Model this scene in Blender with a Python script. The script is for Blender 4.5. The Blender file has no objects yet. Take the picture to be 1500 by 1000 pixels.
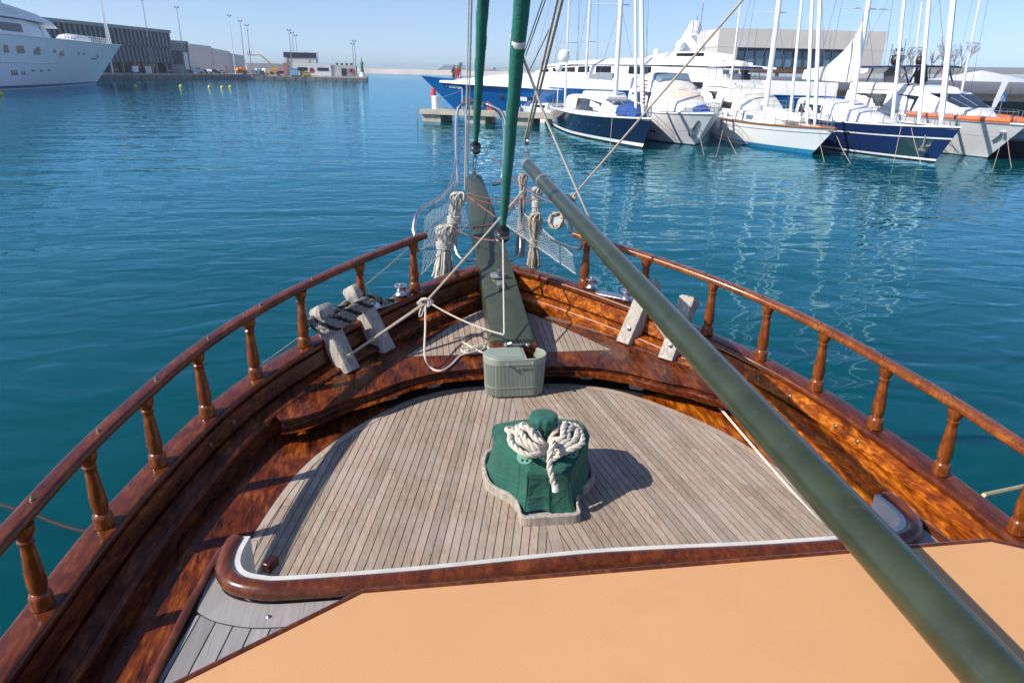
import bpy, bmesh, math, random
from math import sin, cos, pi, radians, sqrt, atan2
from mathutils import Vector, Matrix
random.seed(7)
S = bpy.context.scene
COL = S.collection
# ------------------------------------------------------------------ camera
YAW, PIT, ROLL = radians(-8.3), radians(21.16), radians(-1.25)
FPX, CX, CY = 1010.0, 750.0, 500.0
CAM = Vector((-0.75, 0.0, 4.0))
RC = Matrix.Rotation(YAW, 3, 'Z') @ Matrix.Rotation(-PIT, 3, 'X') @ Matrix.Rotation(ROLL, 3, 'Y')
cd = bpy.data.cameras.new('camera')
cam = bpy.data.objects.new('camera', cd)
COL.objects.link(cam)
cd.sensor_width = 36.0
cd.lens = 36.0 * FPX / 1500.0
cd.clip_start = 0.05
cd.clip_end = 20000
right, fwd, up = RC @ Vector((1, 0, 0)), RC @ Vector((0, 1, 0)), RC @ Vector((0, 0, 1))
mw = Matrix.Identity(4)
for i in range(3):
    mw[i][0], mw[i][1], mw[i][2], mw[i][3] = right[i], up[i], -fwd[i], CAM[i]
cam.matrix_world = mw
S.camera = cam
# ------------------------------------------------------------------ sky, sun, exposure
SUN_AZ, SUN_EL = 74.0, 38.0          # azimuth the light travels towards (from +Y clockwise), elevation
w = bpy.data.worlds.new('World')
S.world = w
w.use_nodes = True
nt = w.node_tree
sky = nt.nodes.new('ShaderNodeTexSky')
sky.sky_type = 'NISHITA'
sky.sun_disc = False
sky.sun_elevation = radians(SUN_EL)
sky.sun_rotation = radians(SUN_AZ + 180)
sky.altitude = 0
sky.air_density = 1.0
sky.dust_density = 0.25
sky.ozone_density = 2.5
bg = nt.nodes['Background']
# sky colour is looked up slightly higher, past its yellowish horizon band
tcw = nt.nodes.new('ShaderNodeTexCoord')
vad = nt.nodes.new('ShaderNodeVectorMath')
vad.operation = 'ADD'
vad.inputs[1].default_value = (0, 0, 0.055)
vno = nt.nodes.new('ShaderNodeVectorMath')
vno.operation = 'NORMALIZE'
nt.links.new(tcw.outputs['Generated'], vad.inputs[0])
nt.links.new(vad.outputs[0], vno.inputs[0])
nt.links.new(vno.outputs[0], sky.inputs['Vector'])
tint = nt.nodes.new('ShaderNodeMix')
tint.data_type = 'RGBA'
tint.blend_type = 'MULTIPLY'
tint.inputs['Factor'].default_value = 1.0
tint.inputs[7].default_value = (0.97, 0.98, 1.10, 1)
nt.links.new(sky.outputs['Color'], tint.inputs[6])
nt.links.new(tint.outputs[2], bg.inputs['Color'])
bg.inputs['Strength'].default_value = 0.13
sl = bpy.data.lights.new('sun', 'SUN')
sl.energy = 5.0
sl.angle = radians(0.53)
sl.color = (1.0, 0.93, 0.83)
sun = bpy.data.objects.new('sun', sl)
COL.objects.link(sun)
ld = Vector((sin(radians(SUN_AZ)) * cos(radians(SUN_EL)), cos(radians(SUN_AZ)) * cos(radians(SUN_EL)), -sin(radians(SUN_EL))))
sun.rotation_euler = ld.to_track_quat('-Z', 'Y').to_euler()
sun.location = (-20, -5, 30)
S.view_settings.view_transform = 'Standard'
S.view_settings.look = 'None'
S.view_settings.exposure = 0.25
S.view_settings.gamma = 1.0
S.view_settings.use_curve_mapping = False


# ------------------------------------------------------------------ pixel helpers (photo pixels, 1500 x 1000)
def ray(u, v):
    return (RC @ Vector((u - CX, FPX, CY - v))).normalized()


def Py(u, v, y):
    d = ray(u, v)
    return CAM + d * ((y - CAM.y) / d.y)


def Pz(u, v, z):
    d = ray(u, v)
    return CAM + d * ((z - CAM.z) / d.z)


def ip(x, xs, ys):
    if x <= xs[0]:
        return ys[0] + (x - xs[0]) * (ys[1] - ys[0]) / (xs[1] - xs[0])
    for i in range(len(xs) - 1):
        if x <= xs[i + 1]:
            return ys[i] + (x - xs[i]) * (ys[i + 1] - ys[i]) / (xs[i + 1] - xs[i])
    return ys[-1] + (x - xs[-1]) * (ys[-1] - ys[-2]) / (xs[-1] - xs[-2])


def spline(pts, n=8, closed=False):
    P = [Vector(p) for p in pts]
    out = []
    m = len(P)
    for i in range(m if closed else m - 1):
        p1, p2 = P[i], P[(i + 1) % m]
        p0 = P[i - 1] if (i > 0 or closed) else p1 * 2 - p2
        p3 = P[(i + 2) % m] if (i + 2 < m or closed) else p2 * 2 - p1
        for k in range(n):
            t = k / n
            out.append(0.5 * ((2 * p1) + (p2 - p0) * t + (2 * p0 - 5 * p1 + 4 * p2 - p3) * t * t + (3 * p1 - p0 - 3 * p2 + p3) * t ** 3))
    if not closed:
        out.append(P[-1])
    return out


# ------------------------------------------------------------------ mesh builder
class MB:
    def __init__(s):
        s.v, s.f, s.m = [], [], []
        s.cm = 0

    def V(s, p):
        s.v.append(tuple(p))
        return len(s.v) - 1

    def F(s, *ix):
        s.f.append(tuple(ix))
        s.m.append(s.cm)

    def box(s, c, size, M=None):
        c = Vector(c)
        hx, hy, hz = [k / 2 for k in size]
        b = len(s.v)
        for x in (-hx, hx):
            for y in (-hy, hy):
                for z in (-hz, hz):
                    p = Vector((x, y, z))
                    if M is not None:
                        p = M @ p
                    s.V(c + p)
        for q in ((0, 1, 3, 2), (4, 6, 7, 5), (0, 4, 5, 1), (2, 3, 7, 6), (0, 2, 6, 4), (1, 5, 7, 3)):
            s.F(*[b + k for k in q])
        return s

    def prism(s, poly, z0, z1):
        """poly: list of (x,y); z0,z1 numbers or functions of (x,y)"""
        n = len(poly)
        fz = lambda z, p: z(p[0], p[1]) if callable(z) else z
        a = [s.V((p[0], p[1], fz(z0, p))) for p in poly]
        b = [s.V((p[0], p[1], fz(z1, p))) for p in poly]
        s.F(*a[::-1])
        s.F(*b)
        for i in range(n):
            j = (i + 1) % n
            s.F(a[i], a[j], b[j], b[i])
        return s

    def loft(s, rings, closed=True, cap=True):
        ids = [[s.V(p) for p in r] for r in rings]
        n = len(rings[0])
        for i in range(len(ids) - 1):
            for k in range(n if closed else n - 1):
                l = (k + 1) % n
                s.F(ids[i][k], ids[i][l], ids[i + 1][l], ids[i + 1][k])
        if cap and closed:
            s.F(*ids[0][::-1])
            s.F(*ids[-1])
        return s

    def tube(s, path, r, n=8, closed=False, cap=True):
        P = [Vector(p) for p in path]
        m = len(P)
        T = []
        for i in range(m):
            a = P[i - 1] if (i > 0 or closed) else P[i]
            b = P[(i + 1) % m] if (i < m - 1 or closed) else P[i]
            t = b - a
            T.append(t.normalized() if t.length > 1e-9 else Vector((0, 0, 1)))
        nrm = T[0].orthogonal().normalized()
        rings = []
        for i in range(m):
            nrm = nrm - T[i] * nrm.dot(T[i])
            nrm = nrm.normalized() if nrm.length > 1e-6 else T[i].orthogonal().normalized()
            bn = T[i].cross(nrm)
            rr = r[i] if isinstance(r, (list, tuple)) else r
            rings.append([P[i] + (nrm * cos(2 * pi * k / n) + bn * sin(2 * pi * k / n)) * rr for k in range(n)])
        if closed:
            rings.append(rings[0])
        s.loft(rings, True, cap and not closed)
        return s

    def rope3(s, path, r, twist=9.0, n=6, mats=(0, 0, 0)):
        """three laid strands"""
        P = [Vector(p) for p in path]
        Q = [P[0]]
        step = r * 0.9
        for a, b in zip(P, P[1:]):
            k = max(1, int((b - a).length / step))
            for i in range(1, k + 1):
                Q.append(a.lerp(b, i / k))
        P = Q
        m = len(P)
        nrm = None
        fr = []
        L = 0
        for i in range(m):
            t = (P[min(i + 1, m - 1)] - P[max(i - 1, 0)]).normalized()
            if nrm is None:
                nrm = t.orthogonal().normalized()
            nrm = (nrm - t * nrm.dot(t)).normalized()
            if i:
                L += (P[i] - P[i - 1]).length
            fr.append((nrm.copy(), t.cross(nrm), L))
        for k in range(3):
            s.cm = mats[k]
            q = []
            for i in range(m):
                a = fr[i][2] / (r * twist) * 2 * pi + k * 2 * pi / 3
                q.append(P[i] + (fr[i][0] * cos(a) + fr[i][1] * sin(a)) * r * 0.52)
            s.tube(q, r * 0.56, n)
        s.cm = 0
        return s

    def lathe(s, prof, c=(0, 0, 0), n=16, ax=None, ang=2 * pi):
        """prof: list of (r, h) along axis"""
        c = Vector(c)
        A = Vector(ax).normalized() if ax else Vector((0, 0, 1))
        X = A.orthogonal().normalized() if ax else Vector((1, 0, 0))
        Y = A.cross(X)
        rings = [[c + A * h + (X * cos(2 * pi * k / n) + Y * sin(2 * pi * k / n)) * max(r, 1e-4) for k in range(n)] for r, h in prof]
        s.loft(rings, True, True)
        return s

    def ball(s, c, r, n=10, sc=(1, 1, 1)):
        c = Vector(c)
        rings = []
        for i in range(n // 2 + 1):
            a = -pi / 2 + pi * i / (n // 2)
            rr = max(cos(a), 1e-3)
            rings.append([c + Vector((r * sc[0] * rr * cos(2 * pi * k / n), r * sc[1] * rr * sin(2 * pi * k / n), r * sc[2] * sin(a))) for k in range(n)])
        s.loft(rings)
        return s

    def sweep(s, path, prof, cap=True):
        """prof (a outward-left, b up) along a mostly horizontal path"""
        P = [Vector(p) for p in path]
        rings = []
        for i in range(len(P)):
            t = P[min(i + 1, len(P) - 1)] - P[max(i - 1, 0)]
            t.z = 0
            t.normalize()
            nl = Vector((-t.y, t.x, 0))
            rings.append([P[i] + nl * a + Vector((0, 0, b)) for a, b in prof])
        s.loft(rings, True, cap)
        return s

    def quad(s, a, b, c, d):
        s.F(s.V(a), s.V(b), s.V(c), s.V(d))
        return s

    def mesh(s, name, org=(0, 0, 0), smooth=35):
        me = bpy.data.meshes.new(name)
        o = Vector(org)
        me.from_pydata([tuple(Vector(p) - o) for p in s.v], [], s.f)
        bm = bmesh.new()
        bm.from_mesh(me)
        bmesh.ops.recalc_face_normals(bm, faces=bm.faces)
        bm.to_mesh(me)
        bm.free()
        me.polygons.foreach_set('material_index', s.m)
        if smooth:
            me.polygons.foreach_set('use_smooth', [True] * len(me.polygons))
            me.set_sharp_from_angle(angle=radians(smooth))
        me.update()
        return me


def tag(o, label=None, cat=None, group=None, kind=None):
    if label:
        o['label'] = label
    if cat:
        o['category'] = cat
    if group:
        o['group'] = group
    if kind:
        o['kind'] = kind
    return o


def ob(name, mb, mats, parent=None, label=None, cat=None, group=None, kind=None, bevel=0, smooth=35, local=True, org=None):
    """local: mesh coordinates already in the parent's frame.  Top level: org becomes the object's origin."""
    if org is None:
        org = (0, 0, 0)
    me = mb if isinstance(mb, bpy.types.Mesh) else mb.mesh(name, org, smooth)
    if not isinstance(mats, (list, tuple)):
        mats = [mats]
    if not me.materials:
        for m in mats:
            me.materials.append(m)
    o = bpy.data.objects.new(name, me)
    COL.objects.link(o)
    o.location = org
    if parent:
        o.parent = parent
    if bevel:
        b = o.modifiers.new('bevel', 'BEVEL')
        b.width = bevel
        b.segments = 2
        b.limit_method = 'ANGLE'
        b.angle_limit = radians(40)
    return tag(o, label, cat, group, kind)


def thing(name, label, cat, loc=(0, 0, 0), rz=0, group=None):
    o = bpy.data.objects.new(name, None)
    o.empty_display_size = 0.2
    COL.objects.link(o)
    o.location = loc
    o.rotation_euler = (0, 0, rz)
    return tag(o, label, cat, group)


class W:
    """part of a thing given in world coordinates (thing not rotated)"""
    def __init__(s, root):
        s.r = root

    def __call__(s, name, mb, mats, parent=None, **k):
        base = Vector(s.r.location)
        me = mb.mesh(name, base, k.pop('smooth', 35))
        return ob(name, me, mats, parent or s.r, **k)


def dup(o, parent=None):
    c = o.copy()
    COL.objects.link(c)
    if parent:
        c.parent = parent
    for ch in list(o.children):
        dup(ch, c)
    return c


# ------------------------------------------------------------------ materials
def newmat(name):
    m = bpy.data.materials.new(name)
    m.use_nodes = True
    n = m.node_tree.nodes
    return m, n, m.node_tree.links, n['Principled BSDF']


def node(n, t, **k):
    x = n.new(t)
    for a, b in k.items():
        if a in x.inputs:
            x.inputs[a].default_value = b
        else:
            setattr(x, a, b)
    return x


def coords(n, l, sc=(1, 1, 1), kind='Object'):
    tc = n.new('ShaderNodeTexCoord')
    mp = n.new('ShaderNodeMapping')
    mp.inputs['Scale'].default_value = sc
    l.new(tc.outputs[kind], mp.inputs['Vector'])
    return mp.outputs['Vector']


def ramp(n, l, fac, stops):
    r = n.new('ShaderNodeValToRGB')
    e = r.color_ramp.elements
    while len(e) < len(stops):
        e.new(0.5)
    for i, (p, c) in enumerate(stops):
        e[i].position = p
        e[i].color = (*c, 1)
    l.new(fac, r.inputs['Fac'])
    return r.outputs['Color']


def simple(name, col, rough=0.5, metal=0.0, var=0.12, vs=6.0, bump=0.0, bs=40.0, bd=0.004, coat=0.0, sc=(1, 1, 1), rnd=0.0, dirt=None):
    m, n, l, p = newmat(name)
    vec = coords(n, l, sc)
    nz = node(n, 'ShaderNodeTexNoise', Scale=vs, Detail=5.0)
    l.new(vec, nz.inputs['Vector'])
    a = tuple(max(0, c * (1 - var)) for c in col)
    b = tuple(min(1, c * (1 + var)) for c in col)
    out = ramp(n, l, nz.outputs['Fac'], [(0.3, a), (0.7, b)])
    if dirt:
        nz2 = node(n, 'ShaderNodeTexNoise', Scale=dirt[1], Detail=8.0, Roughness=0.65)
        l.new(vec, nz2.inputs['Vector'])
        f = ramp(n, l, nz2.outputs['Fac'], [(0.52, (0, 0, 0)), (0.75, (1, 1, 1))])
        mx = node(n, 'ShaderNodeMix', data_type='RGBA')
        l.new(f, mx.inputs['Factor'])
        l.new(out, mx.inputs[6])
        mx.inputs[7].default_value = (*dirt[0], 1)
        out = mx.outputs[2]
    if rnd:
        oi = n.new('ShaderNodeObjectInfo')
        hv = n.new('ShaderNodeHueSaturation')
        mr = node(n, 'ShaderNodeMapRange')
        mr.inputs['To Min'].default_value = 1 - rnd
        mr.inputs['To Max'].default_value = 1 + rnd
        l.new(oi.outputs['Random'], mr.inputs['Value'])
        l.new(mr.outputs['Result'], hv.inputs['Value'])
        l.new(out, hv.inputs['Color'])
        out = hv.outputs['Color']
    l.new(out, p.inputs['Base Color'])
    p.inputs['Roughness'].default_value = rough
    p.inputs['Metallic'].default_value = metal
    p.inputs['Coat Weight'].default_value = coat
    p.inputs['Coat Roughness'].default_value = 0.08
    if bump:
        nb = node(n, 'ShaderNodeTexNoise', Scale=bs, Detail=6.0)
        l.new(vec, nb.inputs['Vector'])
        bp = node(n, 'ShaderNodeBump', Strength=bump, Distance=bd)
        l.new(nb.outputs['Fac'], bp.inputs['Height'])
        l.new(bp.outputs['Normal'], p.inputs['Normal'])
    return m


def varnish(name, dark, mid, light, rough=0.26, coat=0.12, sc=(9, 1.6, 9), thr=(0.30, 0.5, 0.72)):
    m, n, l, p = newmat(name)
    vec = coords(n, l, sc)
    g = node(n, 'ShaderNodeTexNoise', Scale=5.0, Detail=8.0, Roughness=0.6, Distortion=0.6)
    l.new(vec, g.inputs['Vector'])
    v2 = coords(n, l, (1.1, 0.42, 1.1))
    bl = node(n, 'ShaderNodeTexNoise', Scale=6.5, Detail=6.0, Roughness=0.62, Distortion=1.2)
    l.new(v2, bl.inputs['Vector'])
    mx = node(n, 'ShaderNodeMath', operation='MULTIPLY_ADD')
    l.new(g.outputs['Fac'], mx.inputs[0])
    mx.inputs[1].default_value = 0.5
    ad = node(n, 'ShaderNodeMath', operation='MULTIPLY')
    l.new(bl.outputs['Fac'], ad.inputs[0])
    ad.inputs[1].default_value = 0.5
    l.new(ad.outputs[0], mx.inputs[2])
    out = ramp(n, l, mx.outputs[0], [(thr[0], dark), (thr[1], mid), (thr[2], light)])
    l.new(out, p.inputs['Base Color'])
    rr = node(n, 'ShaderNodeMapRange')
    rr.inputs['To Min'].default_value = rough * 0.7
    rr.inputs['To Max'].default_value = rough * 1.6
    l.new(bl.outputs['Fac'], rr.inputs['Value'])
    l.new(rr.outputs['Result'], p.inputs['Roughness'])
    p.inputs['Coat Weight'].default_value = coat
    p.inputs['Coat Roughness'].default_value = 0.12
    p.inputs['Specular IOR Level'].default_value = 0.34
    bp = node(n, 'ShaderNodeBump', Strength=0.25, Distance=0.002)
    l.new(g.outputs['Fac'], bp.inputs['Height'])
    l.new(bp.outputs['Normal'], p.inputs['Normal'])
    return m


def teak(name, a, b, rnd=0.16, grey=(0.40, 0.36, 0.33)):
    m, n, l, p = newmat(name)
    vec = coords(n, l, (60, 2.2, 60))
    oi = n.new('ShaderNodeObjectInfo')
    va = node(n, 'ShaderNodeVectorMath', operation='ADD')
    cm = node(n, 'ShaderNodeCombineXYZ')
    ml = node(n, 'ShaderNodeMath', operation='MULTIPLY')
    l.new(oi.outputs['Random'], ml.inputs[0])
    ml.inputs[1].default_value = 50
    l.new(ml.outputs[0], cm.inputs['Y'])
    l.new(vec, va.inputs[0])
    l.new(cm.outputs[0], va.inputs[1])
    g = node(n, 'ShaderNodeTexNoise', Scale=2.0, Detail=7.0, Roughness=0.65)
    l.new(va.outputs[0], g.inputs['Vector'])
    c1 = ramp(n, l, g.outputs['Fac'], [(0.3, a), (0.7, b)])
    v2 = coords(n, l, (1, 1, 1))
    bl = node(n, 'ShaderNodeTexNoise', Scale=3.2, Detail=6.0, Roughness=0.7)
    l.new(v2, bl.inputs['Vector'])
    f = ramp(n, l, bl.outputs['Fac'], [(0.42, (0, 0, 0)), (0.68, (0.75, 0.75, 0.75))])
    mx = node(n, 'ShaderNodeMix', data_type='RGBA')
    l.new(f, mx.inputs['Factor'])
    l.new(c1, mx.inputs[6])
    mx.inputs[7].default_value = (*grey, 1)
    hv = n.new('ShaderNodeHueSaturation')
    mr = node(n, 'ShaderNodeMapRange')
    mr.inputs['To Min'].default_value = 1 - rnd
    mr.inputs['To Max'].default_value = 1 + rnd
    l.new(oi.outputs['Random'], mr.inputs['Value'])
    l.new(mr.outputs['Result'], hv.inputs['Value'])
    l.new(mx.outputs[2], hv.inputs['Color'])
    l.new(hv.outputs['Color'], p.inputs['Base Color'])
    p.inputs['Roughness'].default_value = 0.72
    p.inputs['Specular IOR Level'].default_value = 0.3
    bp = node(n, 'ShaderNodeBump', Strength=0.5, Distance=0.0015)
    l.new(g.outputs['Fac'], bp.inputs['Height'])
    l.new(bp.outputs['Normal'], p.inputs['Normal'])
    return m


def ropemat(name, col, sc=90.0):
    m, n, l, p = newmat(name)
    vec = coords(n, l)
    nz = node(n, 'ShaderNodeTexNoise', Scale=sc, Detail=4.0)
    l.new(vec, nz.inputs['Vector'])
    out = ramp(n, l, nz.outputs['Fac'], [(0.3, tuple(c * 0.72 for c in col)), (0.7, tuple(min(1, c * 1.12) for c in col))])
    l.new(out, p.inputs['Base Color'])
    p.inputs['Roughness'].default_value = 0.85
    p.inputs['Specular IOR Level'].default_value = 0.2
    bp = node(n, 'ShaderNodeBump', Strength=0.7, Distance=0.003)
    l.new(nz.outputs['Fac'], bp.inputs['Height'])
    l.new(bp.outputs['Normal'], p.inputs['Normal'])
    return m


def canvas(name, col, stripes=None, fold=0.022):
    m, n, l, p = newmat(name)
    vec = coords(n, l)
    nz = node(n, 'ShaderNodeTexNoise', Scale=4.0, Detail=6.0, Roughness=0.65)
    l.new(vec, nz.inputs['Vector'])
    out = ramp(n, l, nz.outputs['Fac'], [(0.3, tuple(c * 0.78 for c in col)), (0.72, tuple(min(1, c * 1.2) for c in col))])
    fd = node(n, 'ShaderNodeTexNoise', Scale=5.5, Detail=8.0, Roughness=0.7)
    l.new(vec, fd.inputs['Vector'])
    ff = ramp(n, l, fd.outputs['Fac'], [(0.48, (0, 0, 0)), (0.72, (0.55, 0.55, 0.55))])
    mx = node(n, 'ShaderNodeMix', data_type='RGBA')
    l.new(ff, mx.inputs['Factor'])
    l.new(out, mx.inputs[6])
    mx.inputs[7].default_value = (col[0] * 1.5 + 0.03, col[1] * 0.9 + 0.01, col[2] * 0.9, 1)
    out = mx.outputs[2]
    l.new(out, p.inputs['Base Color'])
    p.inputs['Roughness'].default_value = 0.8
    p.inputs['Sheen Weight'].default_value = 0.1
    w2 = node(n, 'ShaderNodeTexNoise', Scale=7.0 if not stripes else stripes, Detail=3.0, Distortion=1.0)
    l.new(coords(n, l, (1, 1, 2.2)), w2.inputs['Vector'])
    wv = node(n, 'ShaderNodeTexNoise', Scale=350.0, Detail=1.0)
    l.new(vec, wv.inputs['Vector'])
    b1 = node(n, 'ShaderNodeBump', Strength=0.8, Distance=fold)
    l.new(w2.outputs['Fac'], b1.inputs['Height'])
    b2 = node(n, 'ShaderNodeBump', Strength=0.3, Distance=0.001)
    l.new(wv.outputs['Fac'], b2.inputs['Height'])
    l.new(b1.outputs['Normal'], b2.inputs['Normal'])
    l.new(b2.outputs['Normal'], p.inputs['Normal'])
    return m


def watermat():
    m, n, l, p = newmat('sea_water')
    p.inputs['Roughness'].default_value = 0.04
    p.inputs['IOR'].default_value = 1.33
    p.inputs['Specular IOR Level'].default_value = 0.24
    p.inputs['Subsurface Weight'].default_value = 1.0
    p.inputs['Subsurface Scale'].default_value = 2.5
    p.inputs['Subsurface Radius'].default_value = (0.6, 1.2, 1.2)
    vec = coords(n, l)
    big = node(n, 'ShaderNodeTexNoise', Scale=0.035, Detail=3.0)
    l.new(vec, big.inputs['Vector'])
    out = ramp(n, l, big.outputs['Fac'], [(0.35, (0.0, 0.047, 0.054)), (0.65, (0.0, 0.061, 0.063))])
    l.new(out, p.inputs['Base Color'])
    # waves: three scales of ripples
    def wave(sc, rot, detail, dist, prev, distort=0.4):
        tc = n.new('ShaderNodeTexCoord')
        mp = n.new('ShaderNodeMapping')
        mp.inputs['Scale'].default_value = sc
        mp.inputs['Rotation'].default_value = (0, 0, radians(rot))
        l.new(tc.outputs['Object'], mp.inputs['Vector'])
        z = node(n, 'ShaderNodeTexNoise', Scale=1.0, Detail=detail, Roughness=0.5, Distortion=distort)
        l.new(mp.outputs['Vector'], z.inputs['Vector'])
        b = node(n, 'ShaderNodeBump', Strength=1.0, Distance=dist)
        l.new(z.outputs['Fac'], b.inputs['Height'])
        if prev:
            l.new(prev, b.inputs['Normal'])
        return b.outputs['Normal']
    a = wave((0.16, 0.42, 0.3), 12, 1.0, 0.085, None)
    b = wave((0.95, 1.7, 1.0), -18, 1.0, 0.036, a, 0.6)
    l.new(b, p.inputs['Normal'])
    # clear salt water: the body colour under a mirror that follows Fresnel's law
    p.inputs['Specular IOR Level'].default_value = 0.0
    gl = node(n, 'ShaderNodeBsdfGlossy', Roughness=0.03)
    gl.inputs['Color'].default_value = (0.48, 0.80, 1.0, 1)
    l.new(b, gl.inputs['Normal'])
    fr = node(n, 'ShaderNodeFresnel', IOR=1.31)
    l.new(b, fr.inputs['Normal'])
    ms = n.new('ShaderNodeMixShader')
    l.new(fr.outputs[0], ms.inputs[0])
    l.new(p.outputs[0], ms.inputs[1])
    l.new(gl.outputs[0], ms.inputs[2])
    l.new(ms.outputs[0], n['Material Output'].inputs['Surface'])
    return m


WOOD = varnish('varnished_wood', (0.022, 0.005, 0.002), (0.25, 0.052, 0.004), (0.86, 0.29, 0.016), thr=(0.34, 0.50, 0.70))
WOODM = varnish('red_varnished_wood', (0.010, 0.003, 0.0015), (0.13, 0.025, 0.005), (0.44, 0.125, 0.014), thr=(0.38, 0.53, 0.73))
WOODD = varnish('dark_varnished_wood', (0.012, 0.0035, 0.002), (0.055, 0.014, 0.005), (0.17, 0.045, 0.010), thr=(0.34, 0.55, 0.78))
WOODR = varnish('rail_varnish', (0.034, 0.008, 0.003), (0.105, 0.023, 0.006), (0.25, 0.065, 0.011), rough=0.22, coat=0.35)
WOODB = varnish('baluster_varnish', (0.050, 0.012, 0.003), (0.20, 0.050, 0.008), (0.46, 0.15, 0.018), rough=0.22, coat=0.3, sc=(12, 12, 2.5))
TEAK = teak('weathered_teak', (0.23, 0.168, 0.124), (0.47, 0.36, 0.27), grey=(0.41, 0.35, 0.30))
TEAKG = teak('grey_teak', (0.20, 0.185, 0.175), (0.36, 0.335, 0.32), grey=(0.30, 0.285, 0.28))
GREYW = simple('weathered_oak', (0.38, 0.34, 0.29), 0.8, var=0.35, vs=10, bump=0.6, bs=30, sc=(5, 5, 1))
CAULK = simple('black_caulk', (0.012, 0.011, 0.010), 0.7)
MAT = simple('apricot_roof_coating', (0.63, 0.332, 0.146), 0.75, var=0.035, vs=1.2, bump=0.5, bs=380, bd=0.0011, dirt=((0.60, 0.30, 0.135), 2.5))
WHITE = simple('white_gelcoat', (0.80, 0.80, 0.79), 0.28, var=0.03)
WHITEP = simple('white_paint', (0.78, 0.76, 0.72), 0.45, var=0.08, vs=14)
OFFW = simple('off_white_canvas', (0.70, 0.66, 0.58), 0.8, var=0.12, bump=0.5, bs=3, bd=0.05)
GREENP = simple('dark_green_paint', (0.032, 0.042, 0.019), 0.34, var=0.22, vs=7, coat=0.2, bump=0.3, bs=45, bd=0.001, dirt=((0.044, 0.052, 0.030), 22))
GREENS = simple('sprit_green_paint', (0.055, 0.070, 0.045), 0.36, var=0.15, vs=4, coat=0.1, dirt=((0.085, 0.095, 0.07), 6))
GREENC = canvas('green_canvas', (0.010, 0.105, 0.072))
GREENF = canvas('green_sail_canvas', (0.007, 0.140, 0.098), 14.0, 0.006)
SAGE = simple('sage_plastic', (0.30, 0.335, 0.27), 0.5, var=0.03)
SAGED = simple('sage_plastic_lid', (0.27, 0.315, 0.265), 0.45, var=0.03)
MINT = simple('pale_green_plastic', (0.16, 0.40, 0.30), 0.4)
STEEL = simple('stainless_steel', (0.55, 0.55, 0.55), 0.32, metal=1.0, var=0.08)
GALV = simple('galvanised_steel', (0.40, 0.41, 0.42), 0.45, metal=0.7, var=0.2, vs=30)
BRASS = simple('tarnished_bronze', (0.30, 0.25, 0.17), 0.4, metal=0.8, var=0.3, vs=40)
BLACKP = simple('black_plastic', (0.02, 0.02, 0.022), 0.4)
ROPEW = ropemat('white_rope', (0.63, 0.57, 0.48))
ROPEB = ropemat('beige_rope', (0.50, 0.41, 0.31))
ROPEG = ropemat('grey_rope', (0.30, 0.27, 0.23))
ROPEK = ropemat('black_rope', (0.035, 0.033, 0.032))
ROPER = ropemat('red_flecked_cord', (0.40, 0.13, 0.10))
ROPEY = ropemat('ochre_rope', (0.60, 0.50, 0.28))
NAVY = simple('navy_gelcoat', (0.006, 0.014, 0.045), 0.12, var=0.1, coat=0.4)
NAVY2 = simple('dark_blue_gelcoat', (0.010, 0.028, 0.10), 0.15, var=0.1, coat=0.4)
BLUE = simple('royal_blue_paint', (0.005, 0.105, 0.33), 0.2, var=0.06, coat=0.4)
BLUEC = simple('blue_canvas', (0.02, 0.075, 0.27), 0.8, var=0.15, bump=0.4, bs=4, bd=0.04)
TEAL = simple('turquoise_boot_paint', (0.03, 0.22, 0.40), 0.4)
ANTI = simple('black_antifouling', (0.012, 0.014, 0.018), 0.6)
GLASS = simple('tinted_glass', (0.012, 0.014, 0.018), 0.06, var=0.2)
GLASSB = simple('reflective_blue_glass', (0.10, 0.19, 0.26), 0.08, var=0.35, vs=0.4)
BEIGEC = simple('beige_window_cover', (0.66, 0.56, 0.47), 0.8, var=0.06)
TEAKB = simple('teak_trim', (0.28, 0.105, 0.035), 0.4, var=0.2)
ORANGEC = simple('orange_canvas', (0.62, 0.16, 0.05), 0.7, var=0.12)
REDP = simple('red_paint', (0.50, 0.03, 0.03), 0.4)
ALU = simple('white_mast_paint', (0.80, 0.80, 0.80), 0.35, var=0.03)
WIRE = simple('wire_rope', (0.30, 0.30, 0.31), 0.4, metal=0.6)
CONC = simple('pier_concrete', (0.42, 0.37, 0.30), 0.85, var=0.2, vs=0.8, bump=0.4, bs=4, bd=0.03, dirt=((0.28, 0.25, 0.2), 1.2))
CONCD = simple('wet_concrete', (0.16, 0.16, 0.15), 0.8, var=0.3, vs=0.5, dirt=((0.06, 0.06, 0.06), 0.4))
CONCB = simple('building_concrete', (0.56, 0.52, 0.48), 0.85, var=0.07, vs=0.35, bump=0.3, bs=2, bd=0.02, rnd=0.05)
PAVE = simple('quay_paving', (0.36, 0.34, 0.31), 0.85, var=0.12, vs=0.3)
ZINC = simple('grey_cladding', (0.16, 0.165, 0.185), 0.5, var=0.08, vs=0.5)
ZINCL = simple('light_grey_cladding', (0.17, 0.18, 0.205), 0.5, var=0.06, vs=0.5, rnd=0.06)
DARKC = simple('charcoal_panel', (0.055, 0.06, 0.07), 0.6, var=0.15, rnd=0.15)
BROWNC = simple('brown_soffit', (0.16, 0.075, 0.03), 0.6)
STONE = simple('breakwater_stone', (0.50, 0.42, 0.36), 0.9, var=0.18, vs=0.02)
YELLOW = simple('yellow_plastic', (0.65, 0.55, 0.05), 0.5)
YELP = simple('yellow_machine_paint', (0.62, 0.34, 0.03), 0.45)
GREEN_B = simple('green_beacon_paint', (0.01, 0.20, 0.06), 0.5)
GREYP = simple('grey_paint', (0.28, 0.29, 0.30), 0.5)
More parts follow.
